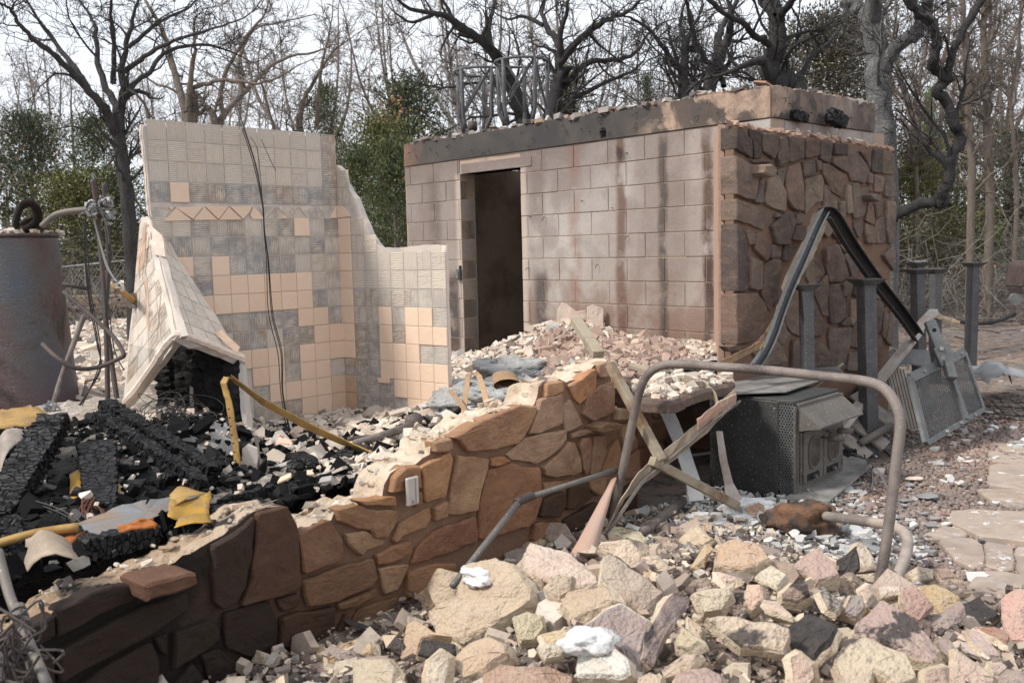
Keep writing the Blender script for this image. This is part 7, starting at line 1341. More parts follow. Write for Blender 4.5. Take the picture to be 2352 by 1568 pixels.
for i in range(16):
    x, y = [(1955, 1110), (2100, 1100), (2180, 1095), (2075, 1150), (2130, 1140), (2200, 1110), (1960, 1130), (2060, 1190), (2120, 1180), (2020, 1080), (1980, 1235), (2150, 1190), (2090, 1115), (2220, 1060), (2190, 1020), (2010, 1260)][i]
    c = G(x, y, .025); mb = MB(); n = 7; r0 = U(.03, .075); pts = [c + Vector((math.cos(k / n * 6.28) * r0 * U(.7, 1.2), math.sin(k / n * 6.28) * r0 * U(.4, .9), U(-.005, .01))) for k in range(n)]; mb.prism(pts, ZV * .008); o = mb.build('debris_flake', ['grey_sheet', 'plaster_edge', 'ash_flakes', 'grey_sheet'][i % 4], bevel=.002); tag(o, ['thin grey flake lying flat on the gravel', 'white chip lying flat on the gravel', 'ash white flake on the gravel', 'thin grey flake lying flat on the gravel'][i % 4], 'debris', ['grey flakes on the gravel', 'white chips on the gravel', 'ash white flakes on the gravel', 'grey flakes on the gravel'][i % 4])
# flagstones
PV = thing('flagstone_path', 'path of large pinkish flagstones with white ash streaks along the right edge', 'path', G(2270, 1250, 0)); PV['kind'] = 'structure'
FGF = Frame((0, 0, .03), (1, 0, 0), (0, 1, 0))
for z, poly, al in [('Y', [(2110, 20), (2420, 40), (2420, 90), (2140, 85)], .2), ('Y', [(2120, 100), (2420, 95), (2420, 270), (2100, 225)], .1), ('Y', [(2030, 250), (2420, 270), (2420, 365), (2230, 350), (2110, 320)], .4), ('Y', [(1860, 400), (2000, 380), (2420, 390), (2450, 600), (2380, 640), (2260, 620), (2060, 600), (1990, 560), (1840, 480)], 1), ('Y', [(1670, 575), (1800, 510), (1930, 520), (1985, 565), (1900, 600), (1720, 605)], .3),
                    ('Y', [(1770, 615), (1960, 590), (2040, 605), (2080, 640), (2090, 770), (2010, 790), (1900, 740), (1860, 700)], .9), ('Y', [(2085, 625), (2280, 650), (2290, 790), (2200, 800), (2095, 770)], .9), ('Y', [(2290, 650), (2460, 640), (2480, 860), (2330, 850), (2300, 790)], .4), ('Y', [(1960, 920), (2050, 815), (2220, 820), (2460, 870), (2480, 960), (2150, 960)], .2), ('Y', [(2150, -50), (2420, -20), (2420, 30), (2200, 10)], .1)]:
    d = px(z, poly); mb = MB(); slab(mb, FGF, [FGF.hit(x, y) for x, y in d], .05, .0, .008, .004, .08, .008, .08); o = mb.build('flagstone', 'flagstone', PV); o.color = (1, 1, 1, al)
# ---------------------------------------------------------------- rubble inside the house
def inp(n, fx, fy, cond, seed, up=(0, .03)):
    rg = np.random.default_rng(seed); P_ = []
    while sum(len(a) for a in P_) < n:
        x = rg.uniform(*fx, 6000); y = rg.uniform(*fy, 6000); m = inside(x, y) & cond(x, y, rg.uniform(0, 1, 6000)); P_.append(np.stack([x[m], y[m]], 1))
    a = np.concatenate(P_)[:n]; z = zin(a[:, 0], a[:, 1]); return np.stack([a[:, 0], a[:, 1], z + rg.uniform(*up, len(a))], 1)
nd = lambda x, y: ~((y < 5.3) & (x < -.85 - np.maximum(0, y - 4.4) * .9))
ashz = lambda x, y: np.exp(-((x + .05) ** 2 + ((y - 6.1) / 1.3) ** 2) / .35) > .35
tp1 = lambda x, y, r: nd(x, y) & (y < 9) & (x > -.9) & ~(ashz(x, y) & (r < .9))
p = inp(9000, (-.9, 2.4), (4.0, 9), tp1, 51, (0, .035)); o = chips('tile_shards', p, np.random.default_rng(6).gamma(2.4, .010, len(p)) + .008, (.1, .35), 'chips', .45, seed=52); tag(o, 'cream broken tile and plaster shards covering the floor before the shelter', 'rubble')
p = inp(1500, (.2, 1.5), (5.8, 8.0), lambda x, y, r: (np.abs(x - .75) < .55), 53, (.02, .05)); o = chips('brown_shards', p, np.random.default_rng(7).gamma(2.4, .011, len(p)) + .01, (.15, .5), 'chips_brown', .5, seed=54); tag(o, 'brown roof tile shards heaped in front of the block wall', 'rubble')
p = inp(3200, (-.9, 1.0), (4.8, 8.4), lambda x, y, r: ashz(x, y) & (r < .8), 55, (0, .03)); o = chips('ash_flakes', p, np.random.default_rng(8).gamma(2.2, .012, len(p)) + .006, (.05, .3), 'ash_flakes', .9, seed=56, aspect=(.25, .8)); tag(o, 'white and grey ash flakes around the crushed can', 'ash')
p = inp(2600, (-2.2, -.1), (4.2, 6.4), lambda x, y, r: nd(x, y), 57, (0, .03)); o = chips('shower_shards', p, np.random.default_rng(9).gamma(2.2, .013, len(p)) + .01, (.1, .35), 'chips', .5, seed=58); tag(o, 'pale shards and grit at the foot of the shower wall', 'rubble')
p = inp(900, (-2.0, -.3), (4.0, 5.9), lambda x, y, r: nd(x, y), 59, (0, .02)); o = chips('black_bits', p, np.random.default_rng(9).gamma(2.2, .011, len(p)) + .006, (.3, .8), 'char_bits', .7, seed=60); tag(o, 'black charcoal bits between the pale shards', 'charcoal')
p = inp(9000, (-7, -1.6), (6.6, 19), lambda x, y, r: r < 1.2 - y / 25, 61, (0, .03)); o = chips('far_shards', p, np.random.default_rng(10).gamma(2.4, .018, len(p)) + .012, (.1, .4), 'chips', .5, seed=62); tag(o, 'pale rubble spread over the far floor behind the pipes', 'rubble')
p = inp(420, (-4.5, -.6), (2.8, 5.3), lambda x, y, r: ~nd(x, y), 63, (.01, .05)); o = chips('pale_bits', p, np.random.default_rng(11).gamma(2, .006, len(p)) + .004, (.3, .8), 'chips', .7, seed=64); tag(o, 'pale grit sprinkled on the charcoal', 'rubble')
p = np.array([FW.w(rpoly[j][0], rpoly[j][1] - .01, -U(.04, .26))[:] for j in [RN.randrange(2, len(rpoly) - 5) for _ in range(150)]]); o = chips('wall_top_chips', p, np.random.default_rng(12).gamma(2, .006, len(p)) + .004, (.2, .6), 'chips', .5, seed=65); tag(o, 'pale chips lying on the broken top of the low stone wall', 'rubble')
# loose larger shards: whole tiles and boards
k = 0; lab = {}
def shard(x, y, r, col, lb, grp=None, tilt=.35, mt='glazed_tile', name='loose_tile', sides=5, lift=.03, fn=zin):
    c = hit_h(x, y, fn, lift); mb = MB(); n = sides; a0 = U(0, 6); q = Euler((RN.gauss(0, tilt), RN.gauss(0, tilt), a0)).to_matrix(); pts = [c + q @ Vector((math.cos(k / n * 6.283 + U(-.25, .25)) * r * U(.75, 1.1), math.sin(k / n * 6.283 + U(-.25, .25)) * r * U(.75, 1.1), 0)) for k in range(n)]
    mb.prism(pts, q @ ZV * .01); o = mb.build(name, mt, bevel=.0015); o.color = (1, 1, 1, col); return tag(o, lb, 'tile' if name == 'loose_tile' else 'board', grp)
for x, y, r, c, lb, sd in [(880, 948, .065, 0, 'whole cream tile standing against the foot of the shower wall', 4), (975, 985, .08, .0, 'large cream board piece leaning at the free end of the shower wall', 4), (955, 1040, .055, 0, 'white tile piece near the top of the stone wall', 4), (938, 1055, .04, 0, 'small white tile piece just behind the wall crest', 4), (700, 1090, .06, .1, 'flat brownish tile lying in the black grit', 5), (655, 1100, .05, 0, 'white tile lying left of the small black box', 4), (820, 975, .06, 0, 'cream tile stacked at the shower corner', 5), (850, 985, .05, .1, 'tan tile edge showing in the shower corner pile', 5), (790, 985, .05, 0, 'pale board piece lying at the shower corner', 5), (900, 970, .06, 0, 'cream tile lying right of the shower corner pile', 5), (870, 1010, .045, .15, 'brown box shaped tile fragment in the shower pile', 4), (690, 990, .08, .05, 'long pale board at the foot of the main shower wall', 4)]: shard(x, y, r, c, lb, sides=sd)
for i in range(70):
    x, y = (U(1090, 1640), U(770, 890)) if i < 45 else (U(640, 980), U(975, 1090)); p = hit_h(x, y, zin, .02)
    if not inside(p.x, p.y): continue
    shard(x, y, U(.025, .05), U(0, .2), 'loose broken tile shard lying before the shelter wall' if i < 45 else 'loose broken tile shard lying in the shower rubble', 'tile shards before the shelter' if i < 45 else 'tile shards in the shower rubble', tilt=.5, sides=RN.choice([4, 5, 5, 6]))
ashpile('fluffy white ash heap against the shelter wall', 1290, 775, .24, .18, .11, 21, d=8.15); ashpile('white ash mound left of the crushed can', 1110, 905, .3, .3, .08, 24, d=5.9); ashpile('white ash mound behind the crushed can', 1190, 850, .3, .34, .09, 27, d=6.7); ashpile('small white ash mound right of the crushed can', 1240, 905, .16, .2, .06, 31, d=5.6)
cp = [(P(1560, 895, 5.55).z)]; cpoly = [f2.hit(x, y) for x, y in [(1455, 888), (1500, 870), (1600, 865), (1675, 868), (1680, 880), (1600, 900), (1545, 925), (1475, 920)]]; f2o = f2.w(0, 0)
_cp = [f2.w(a, b) for a, b in cpoly]; cx0, cx1 = min(p.x for p in _cp), max(p.x for p in _cp); cy0, cy1 = min(p.y for p in _cp), max(p.y for p in _cp); pp = []
while len(pp) < 300:
    q = Vector((U(cx0, cx1), U(cy0, cy1), cp[0] + U(.012, .035)))
    if inpoly(q.x, q.y, [(p.x, p.y) for p in _cp]): pp.append(q[:])
o = chips('capstone_shards', pp, np.random.default_rng(13).gamma(2.2, .010, len(pp)) + .008, (.12, .4), 'chips', .35, seed=66); tag(o, 'cream shards covering the brown capstone by the stove', 'rubble')
# a ruined slab and rubble far left
o = MB().box(P(225, 700, 20), (Vector((1, .1, 0)), Vector((-.1, 1, 0)), ZV), (2.4, .5, .2)).build('far_wall_stub', 'broken_stone'); tag(o, 'low broken wall stub far behind the standing pipes', 'wall')
# ---------------------------------------------------------------- trees
def nrmv(v): return v / (np.linalg.norm(v) + 1e-9)
def sprout(out, p, d, L, r, lvl, maxl, rg, nch, up=.06, wob=.30, rmin=.005, kink=.35):
    n = 7 if lvl < 2 else (6 if lvl < maxl else 5); pts = [p]; dd = d.copy(); step = L / (n - 1)
    for i in range(n - 1):
        dd = nrmv(dd + rg.normal(0, wob, 3) + np.array([0, 0, up])); pts.append(pts[-1] + dd * step * rg.uniform(.8, 1.2))
    rr = [max(rmin * .7, r * (1 - .72 * i / (n - 1))) for i in range(n)]; out.append((pts, rr, lvl))
    if lvl >= maxl: return
    k = nch[min(lvl, len(nch) - 1)]
    for _ in range(int(k * rg.uniform(.7, 1.3)) + 1):
        t = rg.uniform(.22, 1.0); f = t * (n - 1); i = min(int(f), n - 2); q = pts[i] + (pts[i + 1] - pts[i]) * (f - i); tg = nrmv(pts[i + 1] - pts[i]); s = nrmv(np.cross(tg, rg.normal(0, 1, 3))); a = rg.uniform(.45, 1.05)
        sprout(out, q, nrmv(tg * math.cos(a) + s * math.sin(a)), L * rg.uniform(.38, .68), max(rmin, rr[i] * rg.uniform(.4, .65)), lvl + 1, maxl, rg, nch, up, wob, rmin, kink)
def tree_meshes(limbs, seed, maxl=3, nch=(5, 5, 4), dens=3.2, rmin=.005, Lf=.42, wob=.27, sides=8):
    """limbs: list of (3D points, start radius, end radius). Returns trunk and crown meshes in world space"""
    rg = np.random.default_rng(seed); tr = []; out = []
    for pts, r0, r1 in limbs:
        q = smooth_path(pts, 4); q = np.array([tuple(x) for x in q]); jt = .16 if r0 < .09 else .05; q[1:-1] += rg.normal(0, r0 * jt, (len(q) - 2, 3)); n = len(q); rad = [(r0 + (r1 - r0) * i / (n - 1)) * rg.uniform(1 - jt * .6, 1 + jt * .7) for i in range(n)]; tr.append((q, rad))
        L = np.linalg.norm(np.diff(q, axis=0), axis=1).sum()
        if r0 > .18 and len(pts) < 5: continue
        for _ in range(int(L * dens)):
            t = rg.uniform(.15, 1) ** .8; i = min(int(t * (n - 1)), n - 2); tg = nrmv(q[i + 1] - q[i]); s = nrmv(np.cross(tg, rg.normal(0, 1, 3))); a = rg.uniform(.5, 1.15)
            sprout(out, q[i], nrmv(tg * math.cos(a) + s * math.sin(a)), max(.5, L * Lf * (1.15 - t) + .35) * rg.uniform(.5, 1.1), max(rmin, min(.028, rad[i] * .45)), 1, maxl, rg, nch, .05, wob, rmin)
        sprout(out, q[-1], nrmv(q[-1] - q[-2]), .9, r1, 1, maxl, rg, nch, .04, wob, rmin)
    V1, Q1 = tubes(tr, sides); V2, Q2 = tubes([(o[0], o[1]) for o in out if o[2] < 2], 5) if any(o[2] < 2 for o in out) else (np.zeros((0, 3)), np.zeros((0, 4), int)); V3, Q3 = tubes([(o[0], o[1]) for o in out if o[2] >= 2], 3)
    return (V1, Q1), (np.concatenate([V2, V3]), np.concatenate([Q2, Q3 + len(V2)]))
def tree(name, label, limbs, seed, bark_, group=None, cat='tree', twig=None, **kw):
    base = Vector(limbs[0][0][0]); T0 = thing(name, label, cat, base, group); (V1, Q1), (V2, Q2) = tree_meshes(limbs, seed, **kw); b = np.array(base[:])
    link('trunk', np_mesh('trunk', V1 - b, Q1), bark_, T0, smooth=True); link('branches', np_mesh('branches', V2 - b, Q2), twig or bark_, T0, smooth=True); return T0
def lz(z, pts, d, dd=0.0): q = px(z, pts); n = len(q); return [P(x, y, d + dd * i / (n - 1)) for i, (x, y) in enumerate(q)]
def ground_at(x, y, d):           # first point of a trunk: on the ground below a pixel column
    p = P(x, y, d); p.z = float(zout(p.x, p.y)) - .1; return p
H = []
d = 13.0; H.append(('oak_tree', 'large charred oak with spreading bare limbs behind the left side of the shower wall', 'charred_bark', [([ground_at(308, 800, d)] + lz('L', [(890, 1850), (872, 1568), (850, 1300), (815, 1050), (795, 900)], d), .115, .085)] + [(lz('L', a, d, dd), r0, r1) for a, dd, r0, r1 in [
  ([(795, 930), (740, 840), (700, 720), (600, 620), (500, 510), (380, 390), (250, 280), (140, 170), (60, 60), (0, 20)], -1.2, .07, .012), ([(600, 620), (520, 480), (440, 380), (330, 230), (250, 120), (180, 0), (130, -90)], .8, .045, .012), ([(800, 900), (770, 700), (700, 560), (650, 380), (640, 200), (600, 100), (500, -40)], 1.0, .06, .012), ([(810, 880), (820, 650), (820, 450), (860, 250), (900, 100), (930, -60)], .3, .06, .015),
  ([(820, 650), (900, 560), (1000, 480), (1100, 360), (1300, 300), (1500, 330), (1620, 380)], 1.5, .045, .01), ([(830, 480), (950, 400), (1050, 330), (1200, 260), (1400, 200), (1560, 150)], -1.0, .04, .01), ([(860, 320), (1000, 200), (1100, 130), (1250, 60), (1330, -20)], .5, .035, .01), ([(860, 600), (920, 640), (980, 720), (1010, 830)], -.5, .025, .01), ([(760, 560), (760, 300), (740, 100), (745, -60)], -.6, .04, .012), ([(840, 1200), (870, 1050), (930, 950), (980, 860)], .4, .02, .008), ([(700, 1020), (620, 900), (500, 850), (400, 860)], -.4, .02, .006)]], dict(dens=2.6)))
d = 18.0; H.append(('oak_tree', 'brown twin stemmed tree just above the middle of the shower wall top', 'brown_bark', [([ground_at(435, 700, d)] + lz('L', [(1270, 1400), (1270, 1100), (1272, 860)], d), .13, .11)] + [(lz('L', a, d, dd), r0, r1) for a, dd, r0, r1 in [([(1262, 860), (1230, 700), (1190, 560), (1150, 400), (1080, 180), (1000, 50), (950, -40)], .8, .09, .015), ([(1275, 860), (1268, 620), (1290, 450), (1310, 300), (1300, 120)], -.5, .08, .012), ([(1285, 590), (1400, 560), (1550, 535), (1700, 560), (1850, 530), (2000, 440)], -1, .05, .01)]], dict(dens=2.4, rmin=.006)))
d = 20.0; H.append(('oak_tree', 'pale brown tree leaning right with long rising limbs over the shower wall', 'far_bark', [([ground_at(480, 700, d)] + lz('L', [(1400, 1300), (1440, 870)], d), .14, .11)] + [(lz('L', a, d, dd), r0, r1) for a, dd, r0, r1 in [([(1450, 870), (1530, 740), (1620, 640), (1750, 500), (1900, 400), (2100, 350), (2250, 300)], 1, .08, .012), ([(1500, 800), (1480, 600), (1560, 400), (1650, 250), (1780, 80), (1800, -20)], -1, .06, .012), ([(1620, 640), (1600, 420), (1700, 200), (1900, 150), (2100, 100)], .6, .045, .01)]], dict(dens=2.4, rmin=.006)))
d = 21.0; H.append(('oak_tree', 'slender brown tree just behind the right upper edge of the shower wall', 'brown_bark', [([ground_at(700, 700, d)] + lz('L', [(1990, 1100), (2010, 860)], d), .10, .08)] + [(lz('L', a, d, dd), r0, r1) for a, dd, r0, r1 in [([(2010, 860), (2030, 700), (2100, 560), (2180, 420), (2250, 330), (2352, 260)], .5, .06, .012), ([(2120, 860), (2140, 600), (2160, 420), (2200, 250), (2230, 100)], 0, .05, .012), ([(1840, 880), (1780, 650), (1730, 450), (1760, 250)], 0, .04, .01)]], dict(dens=2.4, rmin=.006)))
d = 16.0; H.append(('oak_tree', 'dark oak rising between the ring stands with a limb arching far to the left', 'charred_bark', [([ground_at(1205, 500, d)] + lz('S', [(1165, 900), (1150, 780), (1090, 600), (1000, 410)], d), .15, .11)] + [(lz('S', a, d, dd), r0, r1) for a, dd, r0, r1 in [([(1000, 410), (940, 330), (800, 220), (700, 150), (640, 110), (560, 90), (400, 60), (300, -10)], -1.2, .09, .02), ([(945, 335), (925, 200), (960, 60), (965, -40)], .6, .055, .02), ([(700, 160), (640, 40), (600, -30)], 0, .04, .015), ([(1030, 450), (1000, 550), (800, 560), (640, 590), (500, 570)], -1, .035, .01), ([(560, 95), (420, 150), (330, 110), (270, 60)], -.5, .03, .01)]], dict(dens=2.3, rmin=.006)))
d = 15.0; H.append(('oak_tree', 'dark many limbed oak spreading right above the middle of the shelter roof', 'charred_bark', [([ground_at(1262, 500, d)] + lz('S', [(1345, 900), (1345, 780), (1370, 640)], d), .14, .11)] + [(lz('S', a, d, dd), r0, r1) for a, dd, r0, r1 in [([(1365, 650), (1390, 500), (1400, 410), (1380, 260), (1300, 170), (1290, 60), (1300, -30)], .8, .085, .02), ([(1400, 430), (1405, 250), (1440, 100), (1450, -40)], -.6, .06, .018), ([(1400, 420), (1550, 260), (1700, 140), (1850, 80), (1960, -20)], -1, .07, .015), ([(1360, 700), (1450, 560), (1600, 420), (1800, 400), (1920, 340), (2000, 230), (2100, 150)], 1, .06, .012), ([(1390, 760), (1500, 660), (1700, 560), (1880, 480), (1970, 400)], 0, .05, .012), ([(1290, 170), (1150, 110), (1050, 130), (930, 60)], .5, .035, .01), ([(1600, 230), (1700, 330), (1850, 440)], .4, .03, .01)]], dict(dens=2.4, rmin=.006)))
d = 16.0; H.append(('oak_tree', 'bare oak above the pale patches of the ring beam', 'charred_bark', [([ground_at(1570, 500, d)] + lz('S', [(2232, 800), (2230, 640), (2232, 470)], d), .10, .085)] + [(lz('S', a, d, dd), r0, r1) for a, dd, r0, r1 in [([(2232, 500), (2150, 400), (2080, 300), (2000, 200), (1900, 130), (1800, 100)], -1, .05, .012), ([(2232, 470), (2245, 300), (2210, 150), (2260, -30)], .6, .06, .014), ([(2380, 620), (2250, 480), (2100, 330)], .6, .035, .012), ([(2300, 350), (2290, 150), (2250, 20), (2260, -40)], 0, .045, .012)]], dict(dens=2.6, rmin=.006)))
d = 13.5; H.append(('oak_tree', 'charred forked oak left of the thick twisted oak over the shelter corner', 'charred_bark', [([ground_at(1635, 500, d)] + lz('T', [(240, 800), (240, 600), (285, 420)], d), .12, .09)] + [(lz('T', a, d, dd), r0, r1) for a, dd, r0, r1 in [([(285, 430), (300, 300), (310, 220), (370, 100), (450, -30)], .5, .07, .03), ([(280, 470), (200, 380), (140, 250), (95, 60), (80, -30)], -.6, .045, .02), ([(215, 608), (160, 570), (130, 520), (50, 440), (-60, 390)], -.6, .035, .012), ([(340, 580), (310, 480), (350, 350), (360, 200)], .6, .04, .015)]], dict(dens=2.0)))
d = 12.0; H.append(('oak_tree', 'thick black twisted oak with a broken stub rising over the shelter corner', 'charred_bark', [([ground_at(1830, 500, d)] + lz('T', [(820, 700), (760, 585), (670, 530), (640, 450), (690, 350), (705, 220), (695, 115)], d), .16, .10)] + [(lz('T', a, d, dd), r0, r1) for a, dd, r0, r1 in [([(695, 120), (650, 60), (610, 20), (560, -40)], .3, .075, .05), ([(700, 120), (760, 50), (840, -40)], -.4, .055, .035), ([(650, 430), (560, 415), (480, 440), (430, 462)], -.5, .05, .028), ([(660, 320), (600, 265), (520, 225), (480, 165), (340, 90), (220, -20)], -.6, .05, .025), ([(820, 600), (850, 520), (900, 420), (980, 330), (1060, 270), (1150, 100), (1160, 0)], .8, .04, .015), ([(620, 545), (520, 540), (380, 480)], 0, .02, .01)]], dict(dens=2.0)))
d = 10.6; H.append(('oak_tree', 'big ash grey oak with one low crooked black limb, right of the shelter', 'ashen_bark', [([ground_at(2035, 600, d)] + lz('T', [(1420, 1500), (1405, 960), (1390, 800), (1372, 620), (1365, 500), (1385, 400), (1355, 270), (1330, 150)], d), .155, .115)] + [(lz('T', a, d, dd), r0, r1) for a, dd, r0, r1 in [([(1330, 150), (1270, 90), (1210, 40), (1170, -40)], .2, .085, .06), ([(1335, 160), (1365, 60), (1400, -40)], .3, .06, .045), ([(1400, 430), (1470, 350), (1560, 270), (1640, 200), (1690, 60), (1710, -40)], -.4, .085, .06)]], dict(dens=1.6, sides=12)))
cr_ = (lz('T', [(1430, 1490), (1500, 1440), (1580, 1395), (1740, 1352), (1825, 1365), (1800, 1290), (1850, 1200), (1865, 1060), (1925, 940), (1885, 820), (1825, 680), (1765, 600), (1845, 535), (1760, 470), (1740, 430), (1768, 320), (1752, 200), (1690, 120), (1620, 50), (1550, -40)], 10.4, -.6), .062, .05)
cr2 = (lz('T', [(1840, 540), (1850, 440), (1900, 300), (1980, 150), (2060, 20), (2100, -40)], 10.0, -.2), .045, .035)
for i, (nm, lb, bk, limbs, kw) in enumerate(H):
    T0 = tree(nm, lb, limbs, 100 + i, bk, **kw)
    if bk == 'ashen_bark':
        (V1, Q1), (V2, Q2) = tree_meshes([cr_, cr2], 77, dens=1.8, sides=10); b = np.array(T0.location[:]); link('crooked_limb', np_mesh('crooked_limb', V1 - b, Q1), 'charred_bark', T0, smooth=True)['label'] = 'low crooked limb burnt black'; link('branches', np_mesh('branches', V2 - b, Q2), 'charred_bark', T0)
# upright trees at right
for i, (lb, pts, r0, d) in enumerate([('tall straight brown tree, left one of the pair at the upper right', [(2000, 1300), (1985, 900), (1965, 500), (1950, 200), (1935, -60)], .085, 17), ('tall straight brown tree, right one of the pair at the upper right', [(2125, 1300), (2105, 900), (2095, 500), (2080, 200), (2090, -60)], .095, 18), ('thin leaning tree near the right edge with a scorched brown foot', [(2300, 1300), (2280, 900), (2240, 600), (2180, 500), (2300, 200), (2352, 0)], .05, 19), ('slim tree behind the ash grey oak with a scorched trunk', [(1640, 1500), (1625, 1200), (1600, 900), (1640, 600), (1700, 300), (1720, 0)], .06, 21), ('slim brown tree directly behind the crooked limb', [(1760, 1500), (1745, 1200), (1790, 900), (1800, 500), (1850, 200), (1840, -40)], .07, 23)]):
    q = lz('T', pts, d); tree('forest_tree', lb, [([ground_at(*px('T', [pts[0]])[0][:2], d)] + q, r0, r0 * .5)], 300 + i, 'brown_bark', dens=4.5, Lf=.16, wob=.3, rmin=.006)
# trees of the far wood: a few shapes, copied
FAR = []
for k in range(7):
    rg = np.random.default_rng(500 + k); hgt = 9.5; b = Vector((0, 0, -.2)); top = Vector((rg.normal(0, .5), rg.normal(0, .5), hgt * .45)); limbs = [([b, b.lerp(top, .5) + Vector((rg.normal(0, .15), rg.normal(0, .15), 0)), top], .15, .10)]
    for j in range(rg.integers(4, 7)):
        a = rg.uniform(0, 6.28); sp = rg.uniform(1, 2.8); s = b.lerp(top, rg.uniform(.65, 1)); e = Vector((top.x + math.cos(a) * sp, top.y + math.sin(a) * sp, hgt * rg.uniform(.75, 1.05))); m = s.lerp(e, .5) + Vector((math.cos(a) * .5, math.sin(a) * .5, rg.uniform(-.4, .3))); limbs.append(([s, m, e], .075, .018))
    M1, M2 = tree_meshes(limbs, 600 + k, maxl=3, nch=(4, 4, 3), dens=2.0, rmin=.010, Lf=.4, sides=6); FAR.append((np_mesh('trunk', *M1), np_mesh('branches', *M2)))
    for m in FAR[-1]: m.materials.append(MATS['far_bark'] if k % 2 else MATS['tree_far']); m.shade_smooth()
rr = random.Random(5); spots = []
for i in range(44):
    dd = 27 + (i / 44) ** 1.2 * 46 + rr.uniform(-2, 2); x = rr.uniform(-.62, .62) * dd
    if i < 30: x = (-.6 + (i * .618 % 1) * 1.2) * dd
    spots.append((x, dd))
for i, (x, y) in enumerate(spots):
    m1, m2 = FAR[i % 7]; s = rr.uniform(.75, 1.1); zone = 'beyond the tank at the left' if x / y < -.3 else 'beyond the shower wall' if x / y < -.1 else 'beyond the shelter roof' if x / y < .33 else 'beyond the posts at the right'; T0 = thing('wood_tree', ('nearer' if y < 40 else 'distant') + ' bare grey brown tree of the wood ' + zone, 'tree', (x, y, float(zout(x, y))), 'bare trees of the far wood'); T0.rotation_euler.z = rr.uniform(0, 6.28); T0.scale = (s, s, s * rr.uniform(.9, 1.15)); link('trunk', m1, None, T0); link('branches', m2, None, T0)
# cedars
def cedar_mesh(seed, h=4.5, w=1.6, n=230, per=70, size=.07, fill=.85):
    rg = np.random.default_rng(seed); C = []
    while len(C) < n:
        t = rg.uniform(0, 1) ** .8; r = w * (1 - t) ** .8 * (.75 + .25 * math.sin(t * 11 + seed)) * rg.uniform(.3, 1.15); a = rg.uniform(0, 6.28); C.append((math.cos(a) * r, math.sin(a) * r, .35 + t * (h - .35)))
    C = np.array(C); c = np.repeat(C, per, 0); N = len(c); sp = rg.uniform(.10, .38, (n, 1)).repeat(per, 0); off = rg.normal(0, 1, (N, 3)) * sp * np.array([1, 1, .45]); p = c + off; out = nrmv2(np.stack([c[:, 0], c[:, 1], np.full(N, .4)], 1)) + rg.normal(0, .6, (N, 3)); out = nrmv2(out); s = nrmv2(np.cross(out, rg.normal(0, 1, (N, 3)))); L = rg.uniform(.5, 1.3, (N, 1)) * size
    V = np.stack([p - s * L * .28, p + s * L * .28, p + out * L + s * L * .1], 1).reshape(-1, 3); return np_mesh('foliage', V, np.arange(len(V)).reshape(-1, 3))
def nrmv2(a): return a / (np.linalg.norm(a, axis=1, keepdims=True) + 1e-9)
CED = [cedar_mesh(i, h=[4.5, 5.5, 3.6][i], w=[1.7, 1.5, 1.9][i], n=[230, 240, 210][i], size=.06) for i in range(3)]
def trunkm(seed):
    rg = np.random.default_rng(seed); L = [([np.array([0, 0, -.2]), np.array([.05, 0, 1.5]), np.array([0, .05, 3.8])], [.09, .07, .02])]
    for i in range(26): a = rg.uniform(0, 6.28); z = rg.uniform(.5, 3.4); r = rg.uniform(.5, 1.5) * (1 - z / 5); L.append(([np.array([0, 0, z]), np.array([math.cos(a) * r * .5, math.sin(a) * r * .5, z + .1]), np.array([math.cos(a) * r, math.sin(a) * r, z + .25])], [.025, .015, .006]))
    m = np_mesh('trunk', *tubes(L, 5)); m.materials.append(MATS['brown_bark']); return m
CT = trunkm(1); MC = {}
def cedar(label, x, ytop, d, hh, wsc, mt, k, group=None):
    t = P(x, ytop, d); g_ = float(zout(t.x, t.y)); h0 = [4.5, 5.5, 3.6][k]; sc = (t.z - g_) / h0
    T0 = thing('cedar_tree', label, 'cedar tree', (t.x, t.y, g_), group); T0.scale = (wsc, wsc, sc); T0.rotation_euler.z = x * .37
    key = (k, mt)
    if key not in MC: m = CED[k].copy(); m.materials.clear(); m.materials.append(MATS[mt]); MC[key] = m
    link('foliage', MC[key], None, T0); link('trunk', CT, None, T0); return T0
